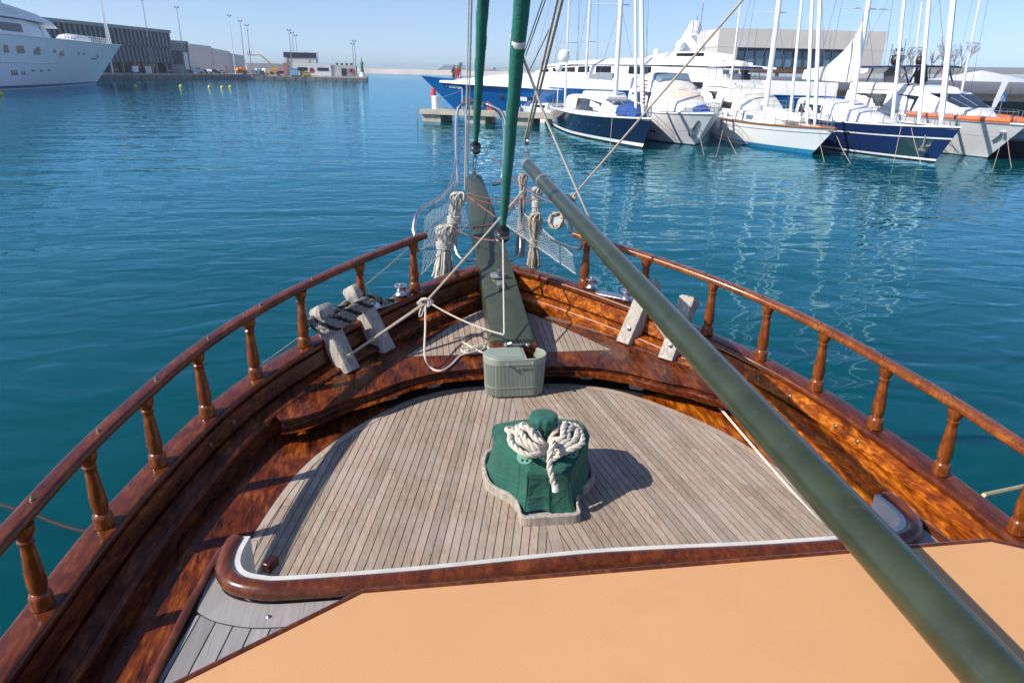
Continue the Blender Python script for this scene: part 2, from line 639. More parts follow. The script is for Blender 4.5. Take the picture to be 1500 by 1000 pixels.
LEAF = simple('palm_leaf', (0.06, 0.085, 0.025), 0.7, var=0.3)
BARK = simple('bare_bark', (0.16, 0.085, 0.075), 0.9, var=0.3)
SKIN = simple('skin', (0.45, 0.25, 0.17), 0.6)
REDC = simple('red_cloth', (0.35, 0.03, 0.03), 0.8)
BLKC = simple('dark_cloth', (0.03, 0.03, 0.04), 0.8)
SIGNB = simple('blue_sign', (0.02, 0.22, 0.55), 0.4)
TYRE = simple('rubber', (0.02, 0.02, 0.02), 0.8)
NETM = ropemat('net_cord', (0.40, 0.42, 0.42))

# ------------------------------------------------------------------ setting: sea
mb = MB()
R_ = 4200
mb.quad((-R_, -R_, 0), (R_, -R_, 0), (R_, R_, 0), (-R_, R_, 0))
ob('sea_water', mb, watermat(), kind='structure', smooth=0)

# ================================================================== THE WOODEN BOAT
boat = thing('wooden_sailing_boat', 'varnished wooden sailing boat in the foreground with teak foredeck, turned balusters and apricot cabin roof', 'boat')
BW = W(boat)
_zy = [-3, 0, 2.745, 3.255, 3.75, 4.22, 4.695, 5.04, 5.92, 6.4]
_zz = [1.25, 1.42, 1.72, 1.78, 1.84, 1.905, 1.975, 2.04, 2.205, 2.30]
zc = lambda y: ip(y, _zy, _zz)                    # top of the cap rail
zd = lambda x, y=None: 1.51 + 0.1 * ((x if y is None else y) - 3.36)   # main deck
zp = lambda x, y=None: 1.83 + 0.12 * ((x if y is None else y) - 4.95)  # raised bow platform
curve = spline([(2.70, -3.0, 0), (2.71, -1.0, 0), (2.68, .5, 0), (2.60, 1.7, 0), (2.47, 2.74, 0), (2.392, 3.25, 0), (2.272, 3.74, 0), (2.115, 4.22, 0), (1.895, 4.66, 0), (1.61, 5.05, 0), (1.20, 5.50, 0), (0.765, 5.91, 0), (0.42, 6.19, 0), (0.06, 6.42, 0)], 7)


def side(pts, s):
    return [Vector((p.x * s, p.y, p.z)) for p in pts]


def off(pts, d):
    """inward offset of the starboard curve (towards the centreline)"""
    out = []
    for i, p in enumerate(pts):
        t = pts[min(i + 1, len(pts) - 1)] - pts[max(i - 1, 0)]
        t.z = 0
        t.normalize()
        q = p + Vector((-t.y, t.x, 0)) * d
        if q.x >= 0.03:
            out.append(Vector((q.x, q.y, p.z)))
    return out


def at_curve(y, d=0.0):
    c = off(curve, d) if d else curve
    for a, b in zip(c, c[1:]):
        if a.y <= y <= b.y:
            t = (y - a.y) / (b.y - a.y)
            return a.lerp(b, t)
    return c[-1]


def withz(pts, f):
    return [Vector((p.x, p.y, f(p.y))) for p in pts]


def rrect(w, h, r=0.015, n=3):
    out = []
    for cx, cy, a0 in ((w / 2 - r, h / 2 - r, 0), (-w / 2 + r, h / 2 - r, 90), (-w / 2 + r, -h / 2 + r, 180), (w / 2 - r, -h / 2 + r, 270)):
        for k in range(n + 1):
            a = radians(a0 + 90 * k / n)
            out.append((cx + r * cos(a), cy + r * sin(a)))
    return out


# hull skin down to the water
for s in (1, -1):
    mb = MB()
    rings = []
    for h in range(8):
        t = h / 7
        r = []
        for p in curve:
            top = zc(p.y) - 0.05
            z = top * (1 - t) + (-0.4) * t
            rake = max(0, (p.y - 3.0) / 3.4)
            r.append(Vector(((p.x - 0.03) * (1 - 0.16 * t - 0.45 * t * rake) * s, p.y - 1.1 * t * rake * rake, z)))
        rings.append(r)
    mb.loft(rings, closed=False)
    BW('hull', mb, WOOD)
# inner bulwark profile, both sides
for s in (1, -1):
    sg = -s      # sweep's left normal: inward for starboard, so mirror profile for port
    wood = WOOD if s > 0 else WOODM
    mb = MB()
    mb.sweep(side(withz(curve, lambda y: zc(y) - 0.028), s), [(a * s, b) for a, b in rrect(0.168, 0.056, 0.022, 4)])
    cap = BW('cap_rail', mb, WOODR)
    # hairline joint along the cap
    face = withz(off(curve, 0.078), lambda y: zc(y) - 0.05)
    mb = MB()
    prof = [(-0.012, 0.0), (0.010, 0.0), (0.030, -0.105), (0.010, -0.118), (-0.02, -0.118)]
    mb.sweep(side(face, s), [(a * s, b) for a, b in prof])
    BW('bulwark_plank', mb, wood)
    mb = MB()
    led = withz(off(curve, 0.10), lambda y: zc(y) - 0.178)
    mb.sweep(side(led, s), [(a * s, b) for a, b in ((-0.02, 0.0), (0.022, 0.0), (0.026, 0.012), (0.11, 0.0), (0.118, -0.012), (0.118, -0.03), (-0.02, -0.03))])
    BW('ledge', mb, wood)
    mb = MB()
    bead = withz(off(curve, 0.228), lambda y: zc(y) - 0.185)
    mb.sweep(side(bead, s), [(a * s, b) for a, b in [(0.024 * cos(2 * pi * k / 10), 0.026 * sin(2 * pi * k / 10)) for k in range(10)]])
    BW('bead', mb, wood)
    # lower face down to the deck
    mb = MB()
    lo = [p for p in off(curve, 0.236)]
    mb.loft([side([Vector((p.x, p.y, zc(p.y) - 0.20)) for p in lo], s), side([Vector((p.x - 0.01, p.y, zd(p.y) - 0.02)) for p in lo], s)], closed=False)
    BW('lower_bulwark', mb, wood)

# deck outline (starboard half): edge of the teak
edge = [(1.735, 0.5), (1.735, 3.17), (1.725, 3.40), (1.655, 3.69), (1.56, 3.97), (1.445, 4.19), (1.27, 4.42), (1.10, 4.60), (0.97, 4.72), (0.79, 4.85), (0.52, 4.955), (0.25, 4.99), (0.0, 5.0)]
edge_s = [(p.x, p.y) for p in spline([(x, y, 0) for x, y in edge], 4)]
deck_base = MB()
pl = [(x, y) for x, y in edge_s] + [(-x, y) for x, y in edge_s[::-1][1:]]
pl_ext = [(1.735, 0.5)] + edge_s[1:]
deck_base.prism([(2.2, -2.9), (2.3, 2.5), (2.0, 4.0), (1.5, 4.9), (0.6, 5.7), (-0.6, 5.7), (-1.5, 4.9), (-2.0, 4.0), (-2.3, 2.5), (-2.2, -2.9)], lambda x, y: zd(x, y) - 0.08, lambda x, y: zd(x, y) - 0.0013)
deck = BW('deck', deck_base, CAULK, smooth=0)


def clip(poly, a, b, c):
    """keep a*x+b*y+c >= 0"""
    out = []
    n = len(poly)
    for i in range(n):
        p, q = poly[i], poly[(i + 1) % n]
        fp, fq = a * p[0] + b * p[1] + c, a * q[0] + b * q[1] + c
        if fp >= 0:
            out.append(p)
        if (fp >= 0) != (fq >= 0):
            t = fp / (fp - fq)
            out.append((p[0] + (q[0] - p[0]) * t, p[1] + (q[1] - p[1]) * t))
    return out


def inset_edge(pts, d):
    return [(max(0.0, x - d * nx), y - d * ny) for (x, y), (nx, ny) in zip(pts, norms(pts))]


def norms(pts):
    o = []
    for i in range(len(pts)):
        a, b = pts[max(i - 1, 0)], pts[min(i + 1, len(pts) - 1)]
        dx, dy = b[0] - a[0], b[1] - a[1]
        L = sqrt(dx * dx + dy * dy) or 1
        o.append((dy / L, -dx / L))
    return o


inner = inset_edge(edge_s, 0.055)
inner = [(x, y) for x, y in inner if y > 2.2]
half = [(0.036, 2.3)] + [(inner[0][0], 2.3)] + [p for p in inner if p[1] > 2.3 and p[0] > 0.036] + [(0.036, inner[-1][1])]
K = 0.232
for s in (1, -1):
    k = 0
    c0 = 0.036 - 0.22
    while True:
        c = c0 + 0.05 * k
        k += 1
        if c > 2.2:
            break
        # strip  c+g <= x + K (y-3.17) <= c+.05-g
        g = 0.0026
        q = clip(half, 1, K, -K * 3.17 - c - g)
        q = clip(q, -1, -K, K * 3.17 + c + 0.05 - g) if len(q) > 2 else q
        if len(q) < 3:
            continue
        ar = abs(sum(q[i][0] * q[(i + 1) % len(q)][1] - q[(i + 1) % len(q)][0] * q[i][1] for i in range(len(q)))) / 2
        if ar < 0.0012:
            continue
        ylo, yhi = min(p[1] for p in q), max(p[1] for p in q)
        cuts_ = [ylo - 1, yhi + 1]
        if random.random() < 0.4 and yhi - max(ylo, 3.1) > 0.7:
            cuts_.insert(1, random.uniform(max(ylo, 3.1) + 0.3, yhi - 0.3))
        for ya, yb in zip(cuts_, cuts_[1:]):
            q2 = clip(clip(q, 0, 1, -ya - 0.0012), 0, -1, yb - 0.0012)
            if len(q2) < 3:
                continue
            dz = random.uniform(-0.0003, 0.0004)
            mb = MB()
            mb.prism([(x * s, y) for x, y in q2], lambda x, y: zd(x, y) - 0.011, lambda x, y: zd(x, y) + dz)
            BW('plank', mb, TEAK, parent=deck, smooth=0)
# king plank and margin planks
mb = MB()
mb.prism([(-0.033, 2.3), (0.033, 2.3), (0.033, 4.95), (-0.033, 4.95)], lambda x, y: zd(x, y) - 0.011, lambda x, y: zd(x, y) + 0.0005)
BW('king_plank', mb, TEAK, parent=deck, smooth=0)
for s in (1, -1):
    o_ = [p for p in edge_s if p[1] > 2.2]
    i_ = inset_edge(edge_s, 0.050)[-len(o_):]
    n = len(o_)
    cuts = [0, n // 3, 2 * n // 3, n - 1]
    for a, b in zip(cuts, cuts[1:]):
        poly = o_[a:b + 1] + i_[a:b + 1][::-1]
        mb = MB()
        mb.prism([(x * s, y) for x, y in poly], lambda x, y: zd(x, y) - 0.011, lambda x, y: zd(x, y) + 0.001)
        BW('margin_plank', mb, TEAK, parent=deck, smooth=0)
# waterway boards between teak and bulwark
for s in (1, -1):
    mb = MB()
    rows = []
    for x, y in [p for p in edge_s if p[1] < 4.75]:
        out = at_curve(y + (0.12 if y > 3 else 0), 0.225)
        if out.x < x:
            continue
        rows.append((Vector((x * s, y, zd(y) + 0.004)), Vector((out.x * s, out.y, zd(out.y) + 0.012))))
    mb.loft([[r[0] for r in rows], [r[0].lerp(r[1], 0.5) for r in rows], [r[1] for r in rows]], closed=False)
    mb.loft([[r[0] for r in rows], [r[0] - Vector((0, 0, 0.012)) for r in rows]], closed=False)
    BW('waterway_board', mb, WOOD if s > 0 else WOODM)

# raised bow platform: thick arched board
arc = spline([(1.70, 4.385, 0), (1.62, 4.40, 0), (1.45, 4.50, 0), (1.325, 4.60, 0), (1.12, 4.70, 0), (0.88, 4.855, 0), (0.58, 4.965, 0), (0.26, 5.0, 0), (0.0, 5.005, 0)], 5)
out_edge = [p for p in off(curve, 0.20) if p.y > 4.40]
hp = [(p.x, p.y) for p in arc]
op = [(p.x, p.y) for p in out_edge]
tri = [(0.86, 5.20), (0.47, 5.72), (0.20, 6.02)]
ring = []
for s in (1, -1):
    # aft board (bench-like) with rounded front edge
    mb = MB()
    T = 0.062
    a1 = [Vector((x * s, y, zp(y))) for x, y in hp]
    nn = norms(hp)
    lip = [Vector(((x) * s, y, zp(y))) for x, y in hp]
    def prof(t):
        return t
    rows = []
    for dn, dz in ((-0.03, 0.0), (-0.008, -0.003), (0.0, -0.014), (0.0, -T + 0.012), (-0.01, -T), (-0.10, -T)):
        rows.append([Vector(((x + nx * -dn * -1) * s, y + ny * -dn * -1, zp(y) + dz)) for (x, y), (nx, ny) in zip(hp, nn)])
    # nx,ny point away from centre for this ordering: shift sign so that the lip faces aft
    mb.loft(rows, closed=False)
    # top surface from lip to the joint line (y = 5.2) and outboard edge
    n = len(hp)
    backs = []
    for i, (x, y) in enumerate(hp):
        if x < 0.95:
            backs.append((x, 5.20))
        else:
            t = (x - 0.95) / (1.70 - 0.95)
            yy = 5.20 * (1 - t) + 4.47 * t
            c = at_curve(yy + 0.02, 0.20)
            backs.append((min(c.x, max(x, 0.95 + (c.x - 0.95) * min(1, t * 2.0))), yy))
    top0 = rows[0]
    top1 = [Vector((x * s, y, zp(y))) for x, y in backs]
    mb.loft([top0, [a.lerp(b, .5) for a, b in zip(top0, top1)], top1], closed=False)
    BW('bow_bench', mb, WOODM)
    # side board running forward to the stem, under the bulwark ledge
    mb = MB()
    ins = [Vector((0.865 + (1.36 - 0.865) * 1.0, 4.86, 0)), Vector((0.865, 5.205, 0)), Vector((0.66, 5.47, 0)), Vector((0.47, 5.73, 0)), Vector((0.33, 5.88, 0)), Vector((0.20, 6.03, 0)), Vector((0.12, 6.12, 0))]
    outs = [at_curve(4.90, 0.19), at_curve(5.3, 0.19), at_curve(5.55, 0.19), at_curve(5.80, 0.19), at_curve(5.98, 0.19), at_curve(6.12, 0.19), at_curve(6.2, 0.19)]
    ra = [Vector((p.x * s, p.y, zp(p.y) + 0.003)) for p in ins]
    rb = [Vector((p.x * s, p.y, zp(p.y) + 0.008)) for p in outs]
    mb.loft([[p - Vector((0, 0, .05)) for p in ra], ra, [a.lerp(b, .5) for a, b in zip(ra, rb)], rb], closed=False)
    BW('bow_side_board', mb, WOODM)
mb = MB()
mb.prism([(-0.88, 5.19), (0.88, 5.19), (0.48, 5.74), (0.2, 6.05), (-0.2, 6.05), (-0.48, 5.74)], lambda x, y: zp(x, y) - 0.06, lambda x, y: zp(x, y) - 0.0013)
plat = BW('bow_platform', mb, CAULK, smooth=0)
tri_poly = [(-0.855, 5.207), (0.855, 5.207), (0.465, 5.725), (0.2, 6.03), (-0.2, 6.03), (-0.465, 5.725)]
for k in range(-18, 18):
    q = clip(tri_poly, 1, 0, -(0.05 * k + 0.0024))
    q = clip(q, -1, 0, 0.05 * (k + 1) - 0.0024) if len(q) > 2 else q
    if len(q) > 2:
        mb = MB()
        dz = random.uniform(-0.0003, 0.0004)
        mb.prism(q, lambda x, y: zp(x, y) - 0.011, lambda x, y: zp(x, y) + dz)
        BW('plank', mb, TEAK, parent=plat, smooth=0)
# riser in the shade under the bench, and support blocks
mb = MB()
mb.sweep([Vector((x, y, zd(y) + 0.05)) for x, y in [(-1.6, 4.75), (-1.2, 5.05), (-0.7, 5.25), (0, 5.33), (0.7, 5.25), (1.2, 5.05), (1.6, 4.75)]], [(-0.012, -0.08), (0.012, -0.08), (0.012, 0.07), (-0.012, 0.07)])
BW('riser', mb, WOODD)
for x, y, a in ((-1.0, 4.86, 28), (1.0, 4.86, -28), (-0.66, 5.02, 18), (0.62, 5.06, -12)):
    mb = MB()
    zz = zd(y)
    mb.box((x, y + .03, zz + 0.055), (0.115, 0.16, 0.105), Matrix.Rotation(radians(a), 3, 'Z'))
    BW('support_block', mb, GREYW, bevel=0.012)

# balusters and handrail
def baluster_mesh(h):
    mb = MB()
    pr = [(0.050, 0.0), (0.050, 0.012), (0.047, 0.03), (0.049, 0.055), (0.043, 0.072), (0.034, 0.080), (0.036, 0.092), (0.041, 0.115), (0.042, 0.14), (0.038, 0.20), (0.033, 0.26), (0.029, 0.31), (0.0275, 0.335), (0.034, 0.345), (0.0345, 0.355), (0.029, 0.362), (0.033, 0.375), (0.042, 0.395), (0.046, 0.415), (0.046, h)]
    mb.lathe(pr, n=16)
    return mb.mesh('baluster', smooth=38)


BH = 0.435
bal_me = baluster_mesh(BH)
bal_y = [-0.42, 0.12, 0.65, 1.18, 1.70, 2.22, 2.74, 3.25, 3.74, 4.22, 4.66, 5.05, 5.50, 5.91]
for s in (1, -1):
    for y in bal_y:
        p = at_curve(y)
        o = ob('baluster', bal_me, WOODB, parent=boat)
        o.location = (p.x * s, p.y, zc(p.y))
        o.rotation_euler = (radians(random.uniform(-1, 1)), radians(1.0 * s), random.uniform(0, 3))
    rp = [p for p in curve if -1 < p.y < 5.92]
    last = at_curve(5.99)
    rp = withz(rp + [Vector((last.x, last.y, 0))], lambda y: zc(y) + BH + 0.020)
    mb = MB()
    mb.sweep(side(rp, s), rrect(0.092, 0.05, 0.02, 4))
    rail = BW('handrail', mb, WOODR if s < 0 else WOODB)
    for y in bal_y[2::1]:
        p = at_curve(y + (0.06 if s > 0 else 0.1))
        mb = MB()
        mb.lathe([(0.011, 0), (0.011, 0.006), (0.006, 0.009), (0.006, 0.016), (0.003, 0.018)], (p.x * s, p.y, zc(p.y) + BH + 0.044), n=8)
        BW('bolt', mb, BRASS, parent=rail)
# scupper fittings on the bulwark faces
for s in (1, -1):
    for y in (4.55, 4.30, 3.92, 3.74, 5.45, 5.25) if s > 0 else (4.28, 4.05, 5.2):
        p = at_curve(y, 0.09)
        q = at_curve(y, 0.2)
        d = (q - p).normalized()
        c = Vector((p.x * s, p.y, zc(p.y) - 0.105))
        d = Vector((d.x * s, d.y, 0.2)).normalized()
        mb = MB()
        mb.lathe([(0.016, 0), (0.017, 0.008), (0.013, 0.012), (0.007, 0.010), (0.006, 0.002)], c + d * 0.008, n=12, ax=d)
        BW('scupper', mb, BRASS)

# timberheads: leaning oak posts beside the cap rail
def timberhead(foot, head, w_, rot):
    f, h = Vector(foot), Vector(head)
    ax = (h - f).normalized()
    out = Vector((h.x - f.x, h.y - f.y, 0)).normalized()
    sd = ax.cross(out).normalized()
    nn_ = sd.cross(ax)
    L = (h - f).length
    rings = []
    for t, a, b in ((-0.05, 1, 1), (0.0, 1, 1), (0.62, 1, 0.95), (0.70, 0.98, 0.9), (0.735, 0.86, 0.72), (0.79, 0.84, 0.70), (0.83, 0.98, 0.9), (0.88, 1.05, 1.0), (0.96, 1.03, 1.0), (1.0, 0.86, 0.8)):
        c = f + ax * L * t
        q = []
        for ca, cb in rrect(w_ * a, w_ * 1.05 * b, 0.014, 2):
            q.append(c + sd * ca + nn_ * cb)
        rings.append(q)
    mb = MB()
    mb.loft(rings)
    return mb


TH = {}
for s in (1, -1):
    for k, (f, h) in enumerate((((1.30, 5.04, zp(5.04)), (1.50, 5.22, 2.30)), ((1.03, 5.34, zp(5.34)), (1.27, 5.52, 2.37)))):
        mb = timberhead((f[0] * s, f[1], f[2]), (h[0] * s, h[1], h[2]), 0.135, 0)
        TH[(s, k)] = (Vector((f[0] * s, f[1], f[2])), Vector((h[0] * s, h[1], h[2])))
        t = BW('timberhead', mb, GREYW)
        F, H = TH[(s, k)]
        m = F.lerp(H, 0.22) + Vector((-s * 0.055, -0.06, 0.02))
        mb = MB()
        mb.lathe([(0.017, 0), (0.017, 0.012), (0.008, 0.014), (0.008, 0.03)], m, n=8, ax=(-s * 0.7, -0.7, 0.25))
        BW('eye_bolt', mb, STEEL, parent=t)

# bowsprit
zs = lambda y: 2.045 + 0.2085 * (y - 5.10)
rings = []
for y, wt, th in ((5.06, 0.330, 0.24), (5.6, 0.330, 0.24), (6.6, 0.315, 0.23), (7.55, 0.290, 0.22), (7.6, 0.288, 0.22), (8.78, 0.205, 0.17), (8.80, 0.195, 0.16)):
    r = [(a, b) for a, b in rrect(wt, th, 0.018, 2)]
    rings.append([Vector((a, y, zs(y) - th / 2 + b)) for a, b in r])
mb = MB()
mb.loft(rings)
spr = BW('bowsprit', mb, GREENS)
mb = MB()
mb.box((0.0, 5.06, zp(5.1) + 0.085), (0.37, 0.13, 0.15), Matrix.Rotation(radians(6), 3, 'X'))
BW('bowsprit_chock', mb, WOODR, bevel=0.012)
mb = MB()
mb.box((0.0, 5.02, zp(5.0) + 0.165), (0.16, 0.03, 0.008))
mb.tube([(-.06, 5.0, zp(5) + 0.185), (-.03, 4.985, zp(5) + 0.2), (.0, 4.99, zp(5) + 0.185), (.05, 4.985, zp(5) + 0.19), (.1, 4.99, zp(5) + 0.18)], 0.011, 6)
mb.ball((-0.07, 5.0, zp(5) + 0.185), 0.022, 8)
mb.ball((0.10, 4.99, zp(5) + 0.178), 0.020, 8)
BW('shackle', mb, STEEL)
# steel pad with green light-like cleat on the sprit
mb = MB()
mb.lathe([(0.075, 0), (0.075, 0.02), (0.06, 0.03)], (0, 6.12, zs(6.12) - 0.002), n=14)
mb.box((0, 5.93, zs(5.93) + 0.016), (0.06, 0.16, 0.03))
BW('chain_plate', mb, GALV)

# fairlead rollers on the cap rail
def fairlead(s):
    p = at_curve(5.52 if s < 0 else 5.62)
    q = at_curve(5.80 if s < 0 else 5.86)
    a = Vector((p.x * s, p.y, zc(p.y)))
    b = Vector((q.x * s, q.y, zc(q.y)))
    mb = MB()
    d = (b - a)
    m = (a + b) / 2
    ang = atan2(d.y, d.x)
    mb.box(m + Vector((0, 0, 0.008)), (d.length + 0.10, 0.12, 0.014), Matrix.Rotation(ang, 3, 'Z'))
    base = BW('fairlead', mb, STEEL, bevel=0.004)
    for c in (a, b):
        mb = MB()
        mb.lathe([(0.05, 0.012), (0.058, 0.02), (0.042, 0.035), (0.036, 0.06), (0.045, 0.085), (0.058, 0.097), (0.056, 0.106), (0.02, 0.112), (0.018, 0.12)], c, n=16)
        BW('roller', mb, STEEL, parent=base)


fairlead(1)
fairlead(-1)

# ---- cabin trunk: front wall, planked roof, half-round moulding
RZ = 1.98
mo = [(-1.585, 2.71, 0), (-1.597, 2.60, 0), (-1.585, 2.50, 0), (-1.535, 2.42, 0), (-1.44, 2.372, 0), (-1.30, 2.352, 0), (-0.8, 2.352, 0), (-0.3, 2.372, 0)]
mo = mo + [(0.0, 2.380, 0)] + [(-x, y, z) for x, y, z in mo[::-1]]
mpath = spline(mo, 7)
mb = MB()
mp_ = [Vector((p.x, p.y, RZ + 0.044)) for p in mpath]
n_ = len(mp_)
rad = [0.045] * n_
rad[0] = rad[-1] = 0.022
mp_[0] = mp_[0] + Vector((0, -0.002, 0))
e0, e1 = mp_[0] + Vector((0, 0.02, 0)), mp_[-1] + Vector((0, 0.02, 0))
mb.tube([e0] + mp_ + [e1], [0.006] + [0.033] + [0.041] * (n_ - 2) + [0.033] + [0.006], 14)
BW('moulding', mb, WOODR)
# white lip/wall following the moulding on its inboard/forward side
def shifted(d):
    o = []
    for i, p in enumerate(mpath):
        t = mpath[min(i + 1, n_ - 1)] - mpath[max(i - 1, 0)]
        t.normalize()
        o.append(p + Vector((-t.y, t.x, 0)) * d)
    return o


w_in, w_out = shifted(0.012), shifted(0.062)
mb = MB()
mb.loft([[Vector((p.x, p.y, 1.40)) for p in w_in], [Vector((p.x, p.y, RZ + 0.062)) for p in w_in], [Vector((p.x, p.y, RZ + 0.066)) for p in w_out], [Vector((p.x, p.y + 0.02, 1.40)) for p in w_out]], closed=False)
BW('cabin_front_wall', mb, simple('weathered_white_paint', (0.58, 0.56, 0.52), 0.5, var=0.15, vs=9))
for s in (1, -1):
    mb = MB()
    mb.sweep([Vector((x * s, y, RZ + 0.030)) for x, y in ((0.25, 2.447), (0.5, 2.444), (0.9, 2.436), (1.2, 2.432), (1.38, 2.445))], [(-0.009, -0.03), (0.009, -0.03), (0.009, 0.008), (-0.009, 0.008)])
    BW('front_trim', mb, WOODR)
    mb = MB()
    mb.box((1.42 * s, 2.58, RZ - 0.0), (0.05, 0.07, 0.05), Matrix.Rotation(0.5 * s, 3, 'Z'))
    BW('hinge_block', mb, WOODD, bevel=0.01)
# roof slab
rp_ = [(p.x, p.y - 0.02) for p in mpath]
outer = [(-1.70, -2.6), (-1.70, 1.6), (-1.66, 2.66), (-1.60, 2.70)] + rp_[2:-2] + [(1.60, 2.70), (1.66, 2.66), (1.70, 1.6), (1.70, -2.6)]
mb = MB()
mb.prism(outer, RZ - 0.06, RZ - 0.0013)
croof = BW('cabin_roof', mb, CAULK, smooth=0)
# margin plank behind the moulding
m_o, m_i = shifted(-0.03), shifted(-0.155)
segs = [(0, n_ // 5), (n_ // 5, 2 * n_ // 5), (2 * n_ // 5, 3 * n_ // 5), (3 * n_ // 5, 4 * n_ // 5), (4 * n_ // 5, n_ - 1)]
for a, b in segs:
    poly = [(m_o[i].x, m_o[i].y) for i in range(a, b + 1)] + [(max(-1.66, min(1.66, m_i[i].x)), m_i[i].y) for i in range(b, a - 1, -1)]
    mb = MB()
    mb.prism(poly, RZ - 0.011, RZ + 0.002)
    BW('margin_plank', mb, TEAKG, parent=croof, smooth=0)
inner_line = [(m_i[i].x, m_i[i].y) for i in range(n_) if abs(m_i[i].x) < 1.655 and m_i[i].y < 2.6]
inner_line.sort(key=lambda p: p[0])
for s in (1, -1):
    lf = [(x * s, y) for x, y in inner_line if x * s >= 0.3]
    lf.sort(key=lambda p: p[0])
    hp2 = [(0.3, -2.5)] + [(0.3, lf[0][1])] + [p for p in lf] + [(1.655, lf[-1][1]), (1.69, 2.05), (1.712, 1.6), (1.712, -2.5)]
    hp2 = [(x, y - 0.006) if y > 0 else (x, y) for x, y in hp2]
    KK = 0.127
    for k in range(0, 26):
        c = 1.70 + 0.0 - 0.075 * (k + 1)
        q = clip(hp2, 1, -0.0 + KK, -KK * 2.4 - c + 0.0 - 0.003)
        q = clip(q, -1, -KK, KK * 2.4 + c + 0.075 - 0.003) if len(q) > 2 else q
        if len(q) < 3:
            continue
        ar = abs(sum(q[i][0] * q[(i + 1) % len(q)][1] - q[(i + 1) % len(q)][0] * q[i][1] for i in range(len(q)))) / 2
        if ar < 0.002:
            continue
        dz = random.uniform(-0.0003, 0.0004)
        mb = MB()
        mb.prism([(x * s, y) for x, y in q], RZ - 0.011, RZ + dz)
        BW('plank', mb, TEAKG, parent=croof, smooth=0)
    # varnished edge trim and cabin side
    mb = MB()
    mb.sweep([Vector((1.74 * s, -2.6, RZ)), Vector((1.735 * s, 1.6, RZ)), Vector((1.69 * s, 2.35, RZ)), Vector((1.65 * s, 2.69, RZ))], rrect(0.034, 0.05, 0.012, 2))
    BW('roof_trim', mb, WOODR)
    mb = MB()
    mb.loft([[Vector((1.72 * s, -2.6, RZ - 0.02)), Vector((1.715 * s, 1.6, RZ - 0.02)), Vector((1.665 * s, 2.35, RZ - 0.02)), Vector((1.63 * s, 2.68, RZ - 0.02))],
             [Vector((1.75 * s, -2.6, 1.05)), Vector((1.74 * s, 1.6, 1.30)), Vector((1.70 * s, 2.35, 1.38)), Vector((1.66 * s, 2.68, 1.40))]], closed=False)
    BW('cabin_side', mb, WOODD)
# little screws along the margin plank
for x, y in ((-1.60, 2.47), (-1.37, 2.255), (-1.05, 2.235), (-0.45, 2.25), (0.3, 2.26), (1.0, 2.24), (1.45, 2.30)):
    mb = MB()
    mb.lathe([(0.010, 0), (0.010, 0.004), (0.006, 0.008)], (x, y, RZ + 0.001), n=8)
    BW('screw', mb, STEEL, parent=croof)

# ---- upper cabin with the apricot coated roof
MZ = 2.73
mpoly = [(-1.42, -2.6), (-1.42, 1.16), (-0.915, 1.485), (0.925, 1.495), (1.47, 1.19), (1.47, -2.6)]
mb = MB()
mb.prism(mpoly, MZ - 0.03, MZ)
BW('upper_roof', mb, MAT, smooth=0)
mb = MB()
tr = [Vector((x, y, MZ - 0.014)) for x, y in mpoly]
tr2 = []
for a, b in zip(tr, tr[1:]):
    tr2 += [a.lerp(b, k / 6) for k in range(6)]
tr2.append(tr[-1])
mb.sweep(tr2, rrect(0.016, 0.038, 0.006, 2))
BW('upper_roof_trim', mb, WOODR)
mb = MB()
mb.prism([(-1.25, -2.5), (-1.25, 0.9), (-0.8, 1.2), (0.8, 1.2), (1.25, 0.9), (1.25, -2.5)], RZ - 0.02, MZ - 0.035)
BW('upper_cabin_wall', mb, WHITE, smooth=0)
for s in (1, -1):
    for y0 in (-1.6, -0.4):
        mb = MB()
        mb.box((1.255 * s, y0, 2.42), (0.03, 0.8, 0.32))
        BW('cabin_window', mb, GLASS)

# ---- pulpit: bent steel tubes round the bow and sprit
mb = MB()
for s in (1, -1):
    b0 = at_curve(5.95)
    b0 = Vector((b0.x * s, b0.y, zc(b0.y)))
    pts = [Vector((0.74 * s, 5.95, 2.64)), Vector((0.76 * s, 6.02, 2.74)), Vector((0.70 * s, 6.2, 2.86)), Vector((0.52 * s, 6.75, 2.86)), Vector((0.36 * s, 7.3, 2.93)), Vector((0.26 * s, 8.2, 3.03)), Vector((0.22 * s, 8.75, 3.02))]
    mb.tube(spline(pts, 5), 0.0165, 8)
    pts = [Vector((0.74 * s, 5.95, 2.66)), Vector((0.735 * s, 5.98, 2.56)), Vector((0.69 * s, 6.1, 2.52)), Vector((0.56 * s, 6.6, 2.50)), Vector((0.42 * s, 7.1, 2.58)), Vector((0.26 * s, 8.0, 2.74))]
    mb.tube(spline(pts, 5), 0.014, 8)
    mb.tube(spline([Vector((0.34 * s, 7.15, 2.92)), Vector((0.345 * s, 7.1, 2.5)), Vector((0.33 * s, 6.98, 2.27)), Vector((0.24 * s, 6.85, 2.22)), Vector((0.14 * s, 6.8, 2.24))], 5), 0.014, 8)
BW('pulpit_rail', mb, STEEL)
mb = MB()
mb.tube(spline([Vector((-0.20, 8.75, 2.72)), Vector((-0.215, 8.82, 3.1)), Vector((-0.20, 8.9, 3.52)), Vector((-0.13, 8.92, 3.64)), Vector((0.06, 8.95, 3.67)), Vector((0.30, 8.92, 3.58)), Vector((0.385, 8.9, 3.40)), Vector((0.385, 8.85, 3.05)), Vector((0.36, 8.8, 2.80)), Vector((0.31, 8.72, 2.72)), Vector((0.22, 8.70, 2.71))], 6), 0.019, 8)
